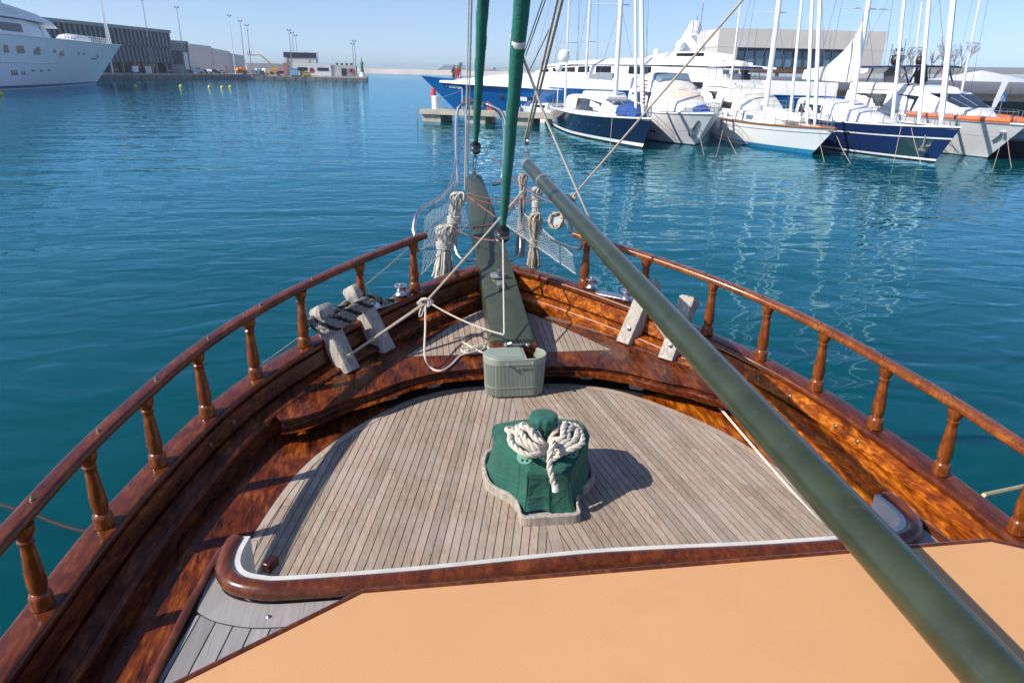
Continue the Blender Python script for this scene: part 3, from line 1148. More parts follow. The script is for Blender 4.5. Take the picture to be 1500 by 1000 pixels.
mb.tube(spline([Vector((-0.09, 8.80, 2.8)), Vector((-0.08, 8.88, 3.3)), Vector((-0.10, 8.92, 3.60)), Vector((-0.13, 8.93, 3.64))], 5), 0.016, 8)
mb.tube(spline([Vector((0.18, 8.93, 3.65)), Vector((0.34, 8.6, 3.55)), Vector((0.36, 8.3, 3.2)), Vector((0.30, 7.9, 3.0))], 5), 0.016, 8)
BW('pulpit_hoop', mb, STEEL)

# ================================================================== THINGS ON THE FOREDECK
# ---- ribbed storage box
BX, BY = -0.012, 4.895
t = thing('storage_box', 'sage green ribbed plastic storage box with half open lid standing on the teak foredeck', 'storage box', (BX, BY, zd(BY) + 0.002))


def stadium(wd, dp, n, ofs=0.0, ribs=0, amp=0.0):
    """points of a rounded slot outline"""
    r = dp / 2
    st = wd - dp
    per = 2 * st + 2 * pi * r
    out = []
    for i in range(n):
        d = per * i / n
        o = ofs + (amp * (1 if (d / per * ribs) % 1 < 0.5 else -1) if ribs else 0)
        if d < st:
            x, y, nx, ny = -st / 2 + d, -r, 0, -1
        elif d < st + pi * r:
            a = -pi / 2 + (d - st) / r
            x, y, nx, ny = st / 2 + r * cos(a), r * sin(a), cos(a), sin(a)
        elif d < 2 * st + pi * r:
            x, y, nx, ny = st / 2 - (d - st - pi * r), r, 0, 1
        else:
            a = pi / 2 + (d - 2 * st - pi * r) / r
            x, y, nx, ny = -st / 2 + r * cos(a), r * sin(a), cos(a), sin(a)
        out.append((x + nx * o, y + ny * o))
    return out


mb = MB()
N = 448
rings = []
slope = 0.1
for z, o, rb in ((0.004, -0.006, 0), (0.004, 0.0, 1), (0.075, 0.003, 1), (0.0755, 0.0085, 0), (0.081, 0.0085, 0), (0.0815, 0.004, 1), (0.268, 0.013, 1), (0.2685, 0.018, 0), (0.318, 0.021, 0), (0.322, 0.018, 0), (0.322, 0.010, 0), (0.318, 0.006, 0), (0.02, -0.008, 0)):
    rings.append([(x, y, z) for x, y in stadium(0.455, 0.215, N, o, 112 if rb else 0, 0.0026)])
mb.loft(rings)
ob('box_body', mb, SAGE, parent=t, smooth=40)
mb = MB()
st_ = [(x, y) for x, y in stadium(0.455, 0.215, 96, 0.012)]
lid = clip(st_, -1, 0, 0.075)
mb.prism(lid, 0.319, 0.331)
lid2 = clip([(x, y) for x, y in stadium(0.455, 0.215, 96, -0.012)], -1, 0, 0.055)
mb.prism(lid2, 0.331, 0.336)
ob('lid', mb, SAGED, parent=t, bevel=0.003)
mb = MB()
mb.lathe([(0.009, 0), (0.009, 0.02)], (-0.07, -0.13, 0.285), n=8, ax=(0, -1, 0))
mb.lathe([(0.009, 0), (0.009, 0.02)], (0.12, -0.13, 0.29), n=8, ax=(0, -1, 0))
mb.tube([(-0.07, -0.142, 0.288), (0.12, -0.142, 0.292)], 0.003, 6)
ob('clasp', mb, SAGED, parent=t)

# ---- anchor windlass under its canvas cover
WX, WY = 0.0, 3.70
t = thing('covered_windlass', 'anchor windlass hidden under a green canvas cover in the middle of the foredeck', 'windlass', (WX, WY, zd(WY)))
wl = lambda pts: [(x, y - WY) for x, y in pts]
gz = lambda x, y: zd(y + WY) - zd(WY)
half_c = [(0.0, 3.355), (0.165, 3.36), (0.185, 3.42), (0.195, 3.50), (0.225, 3.57), (0.30, 3.64), (0.352, 3.72), (0.365, 3.85), (0.35, 3.98), (0.28, 4.07), (0.0, 4.10)]
cs = [(p.x, p.y) for p in spline([(x, y, 0) for x, y in half_c], 4)]
cs = [cs[0]] + [p for p in cs[1:]]
co = cs + [(-x, y) for x, y in cs[::-1][1:-1]]
mb = MB()
n = len(co)
r0, r1, r2, r3 = [], [], [], []
for i, (x, y) in enumerate(co):
    v = Vector((x, y - 3.73))
    f = 1 - 0.028 / max(v.length, .1)
    xi, yi = v.x * f, v.y * f + 3.73
    r0.append((x, y - WY, gz(x, y - WY) + 0.001))
    r1.append((x * 0.995, y - WY, gz(x, y - WY) + 0.062))
    r2.append((xi, yi - WY, gz(xi, yi - WY) + 0.062))
    r3.append((xi, yi - WY, gz(xi, yi - WY) + 0.001))
mb.loft([r0, r1, r2, r3], cap=False)
ob('coaming', mb, GREYW, parent=t, bevel=0.006)
mb = MB()
mb.prism([(x * 0.9, (y - 3.73) * 0.9 + 3.73 - WY) for x, y in co], lambda x, y: gz(x, y) - 0.002, lambda x, y: gz(x, y) + 0.020)
ob('base_plate', mb, GREYW, parent=t, smooth=0)
# cover: rings from hem to crown
hem = [(-0.150, 3.435), (0.0, 3.425), (0.160, 3.430), (0.262, 3.60), (0.342, 3.735), (0.345, 3.87), (0.31, 4.00), (0.16, 4.06), (0.0, 4.07), (-0.16, 4.06), (-0.31, 4.00), (-0.345, 3.88), (-0.335, 3.76), (-0.252, 3.60)]
sh = [(-0.135, 3.47), (0.0, 3.46), (0.125, 3.47), (0.21, 3.60), (0.30, 3.72), (0.30, 3.84), (0.27, 3.93), (0.14, 3.97), (0.0, 3.98), (-0.14, 3.97), (-0.27, 3.93), (-0.305, 3.85), (-0.295, 3.72), (-0.215, 3.60)]


def resamp(poly, m):
    L = [0]
    n = len(poly)
    for i in range(n):
        a, b = poly[i], poly[(i + 1) % n]
        L.append(L[-1] + sqrt((a[0] - b[0]) ** 2 + (a[1] - b[1]) ** 2))
    out = []
    for k in range(m):
        # same parameter along both outlines: per original edge
        f = k * n / m
        i = int(f)
        u = f - i
        a, b = poly[i], poly[(i + 1) % n]
        out.append((a[0] + (b[0] - a[0]) * u, a[1] + (b[1] - a[1]) * u))
    return out


m_ = 112
A, B = resamp(hem, m_), resamp(sh, m_)
rng = random.Random(3)
rings = []
hz = lambda x, y: 0.245 + 0.10 * min(1, max(0, (y - 3.47) / 0.25))
for j in range(9):
    u = j / 8
    r = []
    for i in range(m_):
        x = A[i][0] * (1 - u) + B[i][0] * u
        y = A[i][1] * (1 - u) + B[i][1] * u
        a = 2 * pi * i / m_
        wr = (0.006 * sin(a * 9 + 1.3 + u) + 0.004 * sin(a * 17 + 2 * u) + 0.003 * sin(a * 31 + 3 * u) + 0.004 * sin(14 * u + 2.2 * sin(a * 3))) * (1 - u) ** 1.2
        sag = -0.018 * sin(pi * u)
        d = Vector((x, y - 3.74))
        d = d * (0.975 + 0.025 * u + (wr + sag) / max(.1, d.length))
        z0 = 0.030 + 0.018 * sin(a * 5 + 0.7) + gz(d.x, d.y + 3.74 - WY)
        z = z0 * (1 - u) + hz(x, y) * u
        r.append((d.x, d.y + 3.74 - WY, z))
    rings.append(r)
for f, zz in ((0.94, 0.012), (0.80, 0.022), (0.55, 0.035), (0.32, 0.045)):
    r = []
    for i in range(m_):
        x, y = B[i]
        a = 2 * pi * i / m_
        xx, yy = x * f, (y - 3.715) * f + 3.715
        r.append((xx, yy - WY, hz(x, y) * f + (0.335) * (1 - f) + zz + 0.004 * sin(a * 7 + 3 * f)))
    rings.append(r)
for rr, zz, w_ in ((0.072, 0.385, .006), (0.056, 0.412, .008), (0.066, 0.434, .006), (0.084, 0.452, .004), (0.088, 0.485, .003), (0.086, 0.508, .002), (0.078, 0.518, 0), (0.04, 0.521, 0), (0.004, 0.521, 0)):
    r = []
    for i in range(m_):
        x, y = B[i]
        a = atan2(y - 3.715, x)
        q = rr + w_ * sin(a * 11)
        r.append((q * cos(a), q * sin(a) + 3.715 - WY, zz))
    rings.append(r)
mb = MB()
mb.loft(rings, cap=False)
cover = ob('canvas_cover', mb, GREENC, parent=t, smooth=70)
# seams stitched as slim ridges
mb = MB()
for idx in (0, 16, 84, 108, 8):
    path = [Vector(rings[j][idx]) * 1.004 for j in range(0, 10)]
    mb.tube(path, 0.0022, 5)
ring9 = [Vector(p) + Vector((0, 0, 0.002)) for p in rings[8]]
mb.tube(ring9, 0.0022, 5, closed=True)
ob('seam', mb, GREENC, parent=cover)
# handwheels
for px, py in ((-0.135, 3.565), (0.150, 3.60)):
    c = Vector((px, py - WY, 0.315))
    axd = Vector((px * 0.8, -0.75, 0.62)).normalized()
    mb = MB()
    mb.lathe([(0.012, -0.04), (0.012, 0), (0.046, 0.002), (0.050, 0.008), (0.046, 0.016), (0.012, 0.018)], c, n=24, ax=axd)
    h = ob('handwheel', mb, MINT, parent=t)
    X = axd.orthogonal().normalized()
    Y = axd.cross(X)
    for k in range(6):
        q = c + axd * 0.0145 + (X * cos(k * pi / 3) + Y * sin(k * pi / 3)) * 0.027
        if k == 5:
            q = c + axd * 0.016
        mb = MB()
        mb.lathe([(0.0085, 0), (0.0085, 0.003)], q, n=10, ax=axd)
        ob('hole', mb, CAULK, parent=h)
    mb = MB()
    for dx in (-0.008, 0.028):
        cc = c + Vector((0.03 + dx, -0.01, -0.055))
        mb.tube([cc + Vector((0.018 * cos(a * pi / 5), -0.012 * sin(a * pi / 5) * 0.6, 0.018 * sin(a * pi / 5))) for a in range(10)], 0.006, 6, closed=True)
    if px < 0:
        ob('shackle', mb, BLACKP, parent=t)

# ---- white rope coil lashed over the windlass
mb = MB()
pts = []
bz = zd(WY) + 0.355
rng = random.Random(5)
for k in range(4):
    for i in range(16):
        a = 2 * pi * i / 16 + 0.15 * k
        lob = sin(a)
        xx = (0.222 - 0.032 * k + rng.uniform(-.018, .018)) * lob
        yy = 3.565 + (0.130 - 0.022 * k) * sin(2 * a) * (1 if k % 2 == 0 else 0.7) + 0.10 * abs(lob) ** 1.5 + rng.uniform(-.018, .018)
        zz = bz + 0.006 + 0.017 * k + 0.055 * abs(lob) ** 2 - 0.055 * max(0, 1 - abs(lob) * 3) + rng.uniform(-.006, .006)
        pts.append(Vector((xx, yy, zz)))
pts += [Vector((0.02, 3.50, bz + 0.085)), Vector((-0.005, 3.455, bz + 0.045)), Vector((-0.012, 3.425, bz - 0.03)), Vector((0.0, 3.405, bz - 0.09)), Vector((0.018, 3.395, bz - 0.155))]
path = spline(pts, 6)
mb.rope3(path, 0.0185, twist=7.0, n=6)
t = ob('rope_coil', mb, ROPEW, label='thick white rope coil knotted over the top of the green windlass cover', cat='rope', org=(0, 3.6, zd(3.6) + 0.4))
mb = MB()
e = path[-1]
mb.tube([e + Vector((0, .002, 0.02)), e + Vector((0.005, -0.004, -0.022))], 0.021, 10)
ob('whipping', mb.mesh('whipping', (0, 3.6, zd(3.6) + 0.4)), WHITE, parent=t)

# ---- green spar (boom) slung low over the deck
B0, B1 = Vector((0.443, 7.42, 3.125)), Vector((0.376, -1.4, 2.787))
bd = (B1 - B0).normalized()
t = thing('spar', 'long dark green tubular boom slung diagonally across the foredeck and cabin roof', 'boom', tuple(B0))
SW = W(t)
mb = MB()
mb.tube([B0 + bd * (0.10 + 0.35 * i) for i in range(25)], 0.0605, 32)
SW('tube', mb, GREENP)
mb = MB()
mb.lathe([(0.02, 0.0), (0.045, 0.004), (0.058, 0.02), (0.0625, 0.05), (0.0625, 0.14), (0.0655, 0.142), (0.0655, 0.165), (0.0625, 0.17)], B0 - bd * 0.0, n=28, ax=bd)
SW('end_cap', mb, GALV)
for d in (1.05,):
    mb = MB()
    mb.lathe([(0.061, 0), (0.070, 0.003), (0.070, 0.03), (0.061, 0.033)], B0 + bd * d, n=28, ax=bd)
    mb.lathe([(0.012, 0), (0.012, 0.04)], B0 + bd * (d + 0.015) + Vector((0.07, 0, 0.0)), n=8, ax=(1, 0, 0))
    SW('collar', mb, GALV)
mb = MB()
for s in (-1, 1):
    mb.box(B0 + Vector((0.028 * s, 0.02, 0.075)), (0.008, 0.05, 0.10))
mb.tube([B0 + Vector((-.04, .02, .105)), B0 + Vector((.04, .02, .105))], 0.009, 8)
mb.tube([B0 + Vector((0, .03, .10)), B0 + Vector((0, .04, .17))], 0.012, 8)
SW('swivel', mb, STEEL)

# purchase ropes holding the spar end up
TOPL = Vector((1.0, 1.0, 13.2))
MASTH = Vector((0.0, 0.6, 14.0))
blk = B0 + Vector((0.0, 0.03, 0.22))
d_ = (Py(820, 0, 6.35) - blk).normalized()
for k, (dx, dy) in enumerate(((-0.022, -0.02), (-0.008, 0.02), (0.012, -0.018), (0.026, 0.016))):
    mb = MB()
    o_ = Vector((dx, dy, 0))
    mb.tube([blk + o_ * 0.8 + Vector((0, 0, 0.03)), blk + o_ * 1.2 + d_ * 1.7, blk + o_ * 1.4 + d_ * 3.2], 0.0085, 6)
    ob('lift_rope', mb, ROPEB, label=None, org=tuple(blk))
for k, o in enumerate([o for o in COL.objects if o.name.startswith('lift_rope')]):
    tag(o, ('leftmost', 'second from left', 'second from right', 'rightmost')[k] + ' of four beige ropes rising from the end of the green boom', 'rope', 'lift ropes above the boom end')
t = thing('pulley_block', 'rope wrapped pulley block at the top of the green boom end', 'pulley', tuple(blk))
PW = W(t)
mb = MB()
mb.box(blk + Vector((0, 0, 0.0)), (0.052, 0.036, 0.085))
PW('cheek', mb, BRASS, bevel=0.01)
mb = MB()
mb.lathe([(0.03, -0.014), (0.022, 0), (0.03, 0.014)], blk, n=14, ax=(1, 0, 0))
mb.tube([blk + Vector((0, 0, -.04)), blk + Vector((0, 0, -.075))], 0.008, 6)
PW('sheave', mb, STEEL)

# ---- furled sails on the two forestays
def furled(name_label, foot, topdir, zdrum, r_lo, r_hi, zmax, seed, band=None):
    foot = Vector(foot)
    d = Vector(topdir).normalized()
    L0 = (zdrum - foot.z) / d.z
    L1 = (zmax - foot.z) / d.z
    t = thing('furled_sail', name_label, 'sail', tuple(foot))
    FW = W(t)
    mb = MB()
    rg = random.Random(seed)
    X = Vector((1, 0, 0))
    Y = d.cross(X).normalized()
    X = Y.cross(d).normalized()
    n = 22
    rings = []
    m = 260
    for i in range(m):
        u = i / (m - 1)
        l = L0 + (L1 - L0) * u
        zz = l
        r = r_lo + (r_hi - r_lo) * min(1, (l - L0) / 2.6) ** 0.9
        if u < 0.01:
            r *= 0.7 + 30 * u
        ring = []
        for k in range(n):
            a = 2 * pi * k / n
            q = (a / (2 * pi) + l * 1.9 + seed * .3) % 1.0
            lay = 1 + 0.15 * (q if q < 0.93 else (1 - q) * 13)
            rr = r * lay * (1 + 0.018 * sin(l * 23 + a * 2) + 0.012 * sin(l * 41 + 3 * a + seed))
            ring.append(foot + d * l + (X * cos(a) + Y * sin(a)) * rr)
        rings.append(ring)
    mb.loft(rings)
    FW('rolled_canvas', mb, GREENF, smooth=50)
    c = foot + d * (L0 - 0.06)
    mb = MB()
    mb.lathe([(0.028, -0.10), (0.060, -0.095), (0.066, -0.088), (0.060, -0.08), (0.034, -0.07), (0.032, -0.02), (0.056, -0.012), (0.064, -0.004), (0.058, 0.004), (0.032, 0.012), (0.028, 0.06)], c, n=24, ax=d)
    drum = FW('furler_drum', mb, BLACKP)
    mb = MB()
    mb.lathe([(0.068, -0.055), (0.070, -0.05), (0.070, -0.03), (0.068, -0.025)], c, n=24, ax=d)
    mb.lathe([(0.05, -0.068), (0.056, -0.045), (0.05, -0.022)], c, n=16, ax=d)
    FW('guard_ring', mb, STEEL, parent=drum)
    mb = MB()
    a0, a1 = foot + d * 0.0, c - d * 0.09
    for s in (-1, 1):
        mb.tube([a0 + X * 0.016 * s, a1 + X * 0.016 * s], 0.007, 6)
    mb.lathe([(0.012, 0), (0.024, 0.01), (0.024, 0.05), (0.012, 0.07)], a0 + d * 0.02, n=10, ax=d)
    mb.lathe([(0.012, 0), (0.022, 0.01), (0.022, 0.03), (0.012, 0.05)], a1 - d * 0.08, n=10, ax=d)
    FW('turnbuckle', mb, STEEL)
    if band:
        mb = MB()
        l = band
        r = (r_lo + (r_hi - r_lo) * min(1, (l - L0) / 2.6) ** 0.9) * 1.07
        mb.lathe([(r * 0.97, 0), (r, 0.004), (r, 0.042), (r * 0.97, 0.046)], foot + d * l, n=24, ax=d)
        FW('tie_band', mb, OFFW)
    return foot, d


f1, d1 = furled('green furled sail on the inner forestay, the nearer one with a pale tie band', (0, 6.08, zs(6.08) + 0.02), (0, -0.478, 1), 2.80, 0.030, 0.062, 13.0, 1, band=2.12)
f2, d2 = furled('green furled sail on the outer forestay at the tip of the bowsprit', (0, 8.72, zs(8.72) + 0.02), (0, -0.56, 1), 3.26, 0.034, 0.073, 15.0, 2)


# ---- ropes
def sag(a, b, n=12, s=0.0):
    a, b = Vector(a), Vector(b)
    return [a.lerp(b, i / n) - Vector((0, 0, s * 4 * (i / n) * (1 - i / n))) for i in range(n + 1)]


def rope(name, paths, r, mat, label, cat='rope', n=6, group=None):
    mb = MB()
    for p in paths:
        mb.tube(p, r, n)
    o = Vector(paths[0][0])
    return ob(name, mb, mat, label=label, cat=cat, group=group, org=tuple(o))


# sheet from the inner furled sail down past the boom and along the starboard side
kn = Py(755, 54, 5.22)
rope('sheet_rope', [sag(kn, Py(800, 175, 5.25), 6) + sag(Py(800, 175, 5.25), Py(868, 330, 5.2), 6)[1:] + sag(Py(868, 330, 5.2), Py(1000, 532, 5.06), 8, 0.01)[1:] + sag(Py(1000, 532, 5.06), Py(1208, 772, 3.19), 10, 0.012)[1:]], 0.010, ROPEW, 'pale sheet rope running from the nearer furled sail down along the right deck edge')
mb = MB()
for k in range(3):
    c = kn + Vector((-0.012 + 0.006 * k, 0, -0.014 * k))
    mb.tube([c + Vector((0.018 * cos(a * pi / 6 + k), 0.022 * sin(a * pi / 6), 0.018 * sin(a * pi / 6 + k))) for a in range(12)], 0.010, 6, closed=True)
ob('rope_knot', mb, ROPEW, label='pale rope knot tied round the nearer furled sail below its band', cat='knot', org=tuple(kn))
# line from the inner stay to the port timberhead, with a knot and a hanging bight
tb = TH[(-1, 0)]
tbp = tb[0].lerp(tb[1], 0.22) + Vector((0.065, -0.08, 0.03))
kp = Py(623, 443, 5.42)
rope('guy_rope', [sag(Py(766, 280, 6.35), kp, 10, 0.01), sag(kp, tbp, 8, 0.0), sag(kp + Vector((0.012, 0, 0.0)), tbp + Vector((0.012, 0, 0.008)), 8, 0.0)], 0.0105, ROPEB, 'taut beige rope running from the left timberhead up across the bowsprit')
mb = MB()
rg = random.Random(11)
for k in range(5):
    a0 = rg.uniform(0, 3)
    q = [kp + Vector((0.045 * cos(a0 + a * pi / 5) * (0.6 + 0.2 * k), 0.022 * sin(a * pi / 5 + k), 0.03 * sin(a0 + a * pi / 5))) for a in range(10)]
    mb.tube(spline(q, 3, True), 0.008, 6, closed=True)
q = [kp + Vector((-0.02, 0, -0.01)), kp + Vector((-0.045, -.01, -0.07)), kp + Vector((-0.05, -.01, -0.115)), kp + Vector((-0.03, -.01, -0.10)), kp + Vector((-0.01, 0, -0.02))]
mb.tube(spline(q, 5), 0.007, 6)
ob('rope_knot', mb, ROPEW, label='loose white rope knot halfway along the taut rope from the left timberhead', cat='knot', org=tuple(kp))
zb = zp(5.0) + 0.012
cl = Vector((-0.34, 5.24, zp(5.24) + 0.01))
q = [kp, Py(623, 480, 5.25), Py(622, 520, 5.0), Pz(631, 538, 1.852), Pz(645, 543, 1.85), Pz(660, 535, 1.852), Pz(673, 522, 1.866), cl + Vector((-0.03, -.05, 0))]
rope('bight_rope', [spline(q, 7)], 0.0085, ROPEW, 'white rope hanging in a bight from the knot down to the curved bow bench')
rope('tag_line', [sag(kp + Vector((0.03, 0, 0)), Py(738, 490, 5.0), 10, 0.03)], 0.007, ROPEW, 'thin pale line from the knot to the shackle at the bowsprit foot')
# small coil of white line on the platform
mb = MB()
rg = random.Random(21)
pts = []
for k in range(5):
    a0 = rg.uniform(0, 6)
    for i in range(10):
        a = 2 * pi * i / 10
        pts.append(cl + Vector((0.02 + (0.075 + 0.02 * rg.random()) * cos(a) + 0.012 * k, (0.055 + 0.02 * rg.random()) * sin(a + 0.4 * k) + 0.02 * sin(a0), 0.006 + 0.007 * k + 0.004 * rg.random())))
pts += [cl + Vector((0.14, 0.04, 0.02)), cl + Vector((0.17, -0.01, 0.015)), cl + Vector((0.10, -0.08, 0.02)), cl + Vector((-0.02, 0.10, 0.03)), cl + Vector((-0.035, 0.17, 0.008))]
mb.tube(spline(pts, 5), 0.0085, 6)
ob('line_coil', mb, ROPEW, label='small tangled coil of white line lying on the bow bench beside the green storage box', cat='rope', org=tuple(cl))
# furling line from the drum straight down to the foot of the sprit
rope('furling_line', [sag(Py(736.5, 345, 5.86), Py(738.5, 489, 5.01), 8, 0.0)], 0.0065, ROPEW, 'thin white line dropping straight from the furler drum to the bowsprit foot')
# striped rope on the port timberheads
mb = MB()
H0, H1 = TH[(-1, 0)], TH[(-1, 1)]
pa = H0[0].lerp(H0[1], 0.76)
pb = H1[0].lerp(H1[1], 0.74)
ax0 = (H0[1] - H0[0]).normalized()
pts = []
fl = at_curve(5.60)
fl = Vector((-fl.x + 0.06, fl.y, zc(fl.y) + 0.05))
for k in range(3):
    dz = ax0 * (0.035 * k - 0.03)
    pts += [pa + Vector((-0.085, -0.05, 0)) + dz, pa + Vector((-0.03, -0.125, -0.01)) + dz, pa + Vector((0.075, -0.09, 0.0)) + dz, pb + Vector((0.02, -0.10, 0.0)) + dz, pb + Vector((0.095, 0.0, 0.02)) + dz * 0.8]
    if k < 2:
        pts += [pb + Vector((0.0, 0.10, 0.02)) + dz, pb + Vector((-0.09, 0.02, 0.01)) + dz, pa.lerp(pb, .5) + Vector((-0.05, 0.06, 0.0)) + dz]
pts += [pb.lerp(fl, 0.55) + Vector((0.05, 0, 0.03)), fl, fl + Vector((0.10, 0.10, 0.0))]
mb.rope3(spline(pts, 6), 0.023, twist=6.0, n=6, mats=(0, 1, 0))
ob('mooring_rope', mb, [ROPEG, ROPEK], label='thick grey and black laid rope wound round the two left timberheads', cat='rope', org=tuple(pa))

# halyards going up on the port side
ha = Py(681, 278, 7.25)
for k, (u0, u1) in enumerate(((681, 686.5), (684.5, 691))):
    a = Py(u0, 278, 7.25)
    b = Py(u1, 0, 6.6)
    rope('halyard', [sag(a, a + (b - a) * 4.5, 8)], 0.0078, ROPEW, ('left', 'right')[k] + ' one of two pale halyards rising side by side left of the furled sails', group='halyards left of the furled sails')


# ---- hanging rope bundles
def bundle(name, top, length, wd, n, mat, label, seed, r=0.0095, wrap=0.45, lean=(0, 0), bulge=1.0):
    top = Vector(top)
    rg = random.Random(seed)
    mb = MB()
    for k in range(n):
        a = 2 * pi * k / n + rg.uniform(-.3, .3)
        rr = wd * (0.35 + 0.65 * rg.random())
        ox, oy = cos(a) * rr, sin(a) * rr * 0.7
        L = length * rg.uniform(0.92, 1.04)
        pts = []
        for j in range(9):
            u = j / 8
            sq = 0.45 + 0.55 * abs(u - wrap) / max(wrap, 1 - wrap)
            pts.append(top + Vector((ox * sq * bulge + lean[0] * u, oy * sq + lean[1] * u, -L * u)) + Vector((rg.uniform(-.006, .006), rg.uniform(-.006, .006), 0)))
        mb.tube(spline(pts, 3), r, 6)
    for k in range(7):
        a = 2 * pi * k / 7 + rg.uniform(-.2, .2)
        pts = [top + Vector((wd * 0.5 * cos(a), wd * .4 * sin(a), -0.05)), top + Vector((wd * 0.75 * cos(a), wd * .6 * sin(a), 0.015)), top + Vector((0.4 * wd * cos(a + 1), 0.4 * wd * sin(a + 1), 0.05)), top + Vector((-wd * .7 * cos(a), -wd * .5 * sin(a), 0.0)), top + Vector((-wd * 0.5 * cos(a), -wd * .4 * sin(a), -0.06))]
        mb.tube(spline(pts, 4), r, 6)
    c = top + Vector((lean[0] * wrap, lean[1] * wrap, -length * wrap))
    for k in range(4):
        z = (k - 1.5) * r * 2.0
        mb.tube([c + Vector((wd * 0.62 * cos(a * pi / 6), wd * 0.5 * sin(a * pi / 6), z + 0.004 * sin(a))) for a in range(12)], r, 6, closed=True)
    return ob(name, mb, mat, label=label, cat='rope bundle', org=tuple(top))


bundle('rope_bundle', Py(671, 290, 6.95), 0.46, 0.105, 20, ROPEW, 'upper pale rope bundle draped over the left pulpit rail', 31, lean=(-0.09, -0.08))
bundle('rope_bundle', Py(652, 338, 6.78), 0.47, 0.125, 34, ROPEW, 'lower grey white rope bundle hanging left of the bowsprit just above the cap rail', 32, wrap=0.3, lean=(-0.03, -0.06))
bundle('rope_bundle', Py(784, 320, 6.75), 0.50, 0.078, 26, ROPEB, 'neat whipped rope bundle hanging right of the bowsprit', 33, wrap=0.5)
bundle('rope_bundle', Py(766, 262, 7.15), 0.80, 0.06, 14, ROPEB, 'long thin rope bundle hanging straight below the boom end', 34, r=0.008, wrap=0.2)
bundle('rope_bundle', Py(786, 282, 7.0), 0.20, 0.065, 12, ROPEW, 'short white rope bundle tied on the right pulpit rail', 35, r=0.008, wrap=0.6)

# red flecked cords lashed between the pulpit rails
lt, rt = Py(686, 283, 7.25), Py(782, 288, 7.0)
rope('lashing_cord', [sag(lt, rt, 10, 0.05), sag(lt - Vector((0, 0, .03)), rt - Vector((0, .02, .02)), 10, 0.075), sag(Py(684, 287, 7.2), Py(726, 318, 6.6), 6, 0.0), sag(Py(664, 332, 6.8), Py(720, 328, 6.9), 8, 0.02), sag(Py(664, 334, 6.8), Py(725, 352, 6.3), 8, 0.03), sag(Py(727, 352, 6.3), Py(775, 330, 6.8), 8, 0.02), sag(Py(760, 292, 6.9), Py(742, 315, 6.6), 5)], 0.0048, ROPER, 'thin red flecked cords lashed from side to side across the bowsprit', n=5)
# steel wire guys of the pulpit
rope('wire_guy', [sag(Py(614, 352, 5.98), Py(706, 247, 8.6), 6), sag(Py(709, 215, 8.5), Py(765, 278, 7.4), 6), sag(Py(842, 288, 6.85), Py(712, 262, 8.6), 6)], 0.0045, WIRE, 'grey wire guys stretched between the pulpit rails and the bowsprit tip', cat='wire')
# long stay from upper right to the starboard pulpit
kr = Py(839, 288, 6.85)
dd = Py(1088, 0, 5.6) - kr
rope('stay_rope', [sag(kr, kr + dd * 1.35, 10)], 0.0095, ROPEB, 'single beige stay slanting from the upper right sky down to the right pulpit rail')
mb = MB()
for k in range(4):
    mb.tube([kr + Vector((0.024 * cos(a * pi / 5 + k), 0.02 * sin(a * pi / 5), 0.02 * sin(a * pi / 5 + k) - 0.012 * k)) for a in range(10)], 0.008, 6, closed=True)
ob('rope_knot', mb, ROPEB, label='beige knot where the slanting stay meets the right pulpit rail', cat='knot', org=tuple(kr))
# wires beside the second furled sail (right hand pair)
rope('shroud_wire', [sag(Py(768, 78, 7.6), Py(795, 0, 6.8), 4), sag(Py(770, 82, 7.6), Py(799, 0, 6.8), 4), sag(Py(775, 105, 7.6), Py(812, 28, 7.0), 4)], 0.006, WIRE, 'thin grey wires slanting up behind the lift ropes of the boom', cat='wire')
# reel of white line on the starboard pulpit
rc = Py(815, 323, 6.55)
t = thing('line_reel', 'white perforated reel with line wound round it, right of the bowsprit', 'reel', tuple(rc))
RW = W(t)
mb = MB()
axr = Vector((-0.25, -0.9, 0.3)).normalized()
mb.lathe([(0.070, 0.0), (0.078, 0.006), (0.078, 0.014), (0.03, 0.016)], rc, n=26, ax=axr)
mb.lathe([(0.03, -0.05), (0.070, -0.048), (0.075, -0.04), (0.03, -0.038)], rc, n=26, ax=axr)
disc = RW('disc', mb, simple('grimy_white_plastic', (0.55, 0.54, 0.52), 0.5, var=0.2, vs=20))
X = axr.orthogonal().normalized()
Y = axr.cross(X)
for k in range(7):
    mb = MB()
    mb.lathe([(0.008, 0), (0.008, 0.003)], rc + axr * 0.0145 + (X * cos(k * 0.9) + Y * sin(k * 0.9)) * 0.052, n=10, ax=axr)
    RW('hole', mb, CAULK, parent=disc)
mb = MB()
rg = random.Random(9)
for k in range(9):
    z = -0.04 + 0.075 * rg.random()
    mb.tube([rc + axr * z + (X * cos(a * pi / 8) + Y * sin(a * pi / 8)) * (0.055 + 0.03 * rg.random()) for a in range(16)], 0.008, 5, closed=True)
mb.tube(spline([rc + Vector((.05, -.03, .03)), rc + Vector((.10, -.05, -.03)), rc + Vector((.13, -.02, -.12)), rc + Vector((.16, 0, -.09)), rc + Vector((.09, -.05, .05))], 5), 0.008, 5)
RW('wound_line', mb, ROPEB)

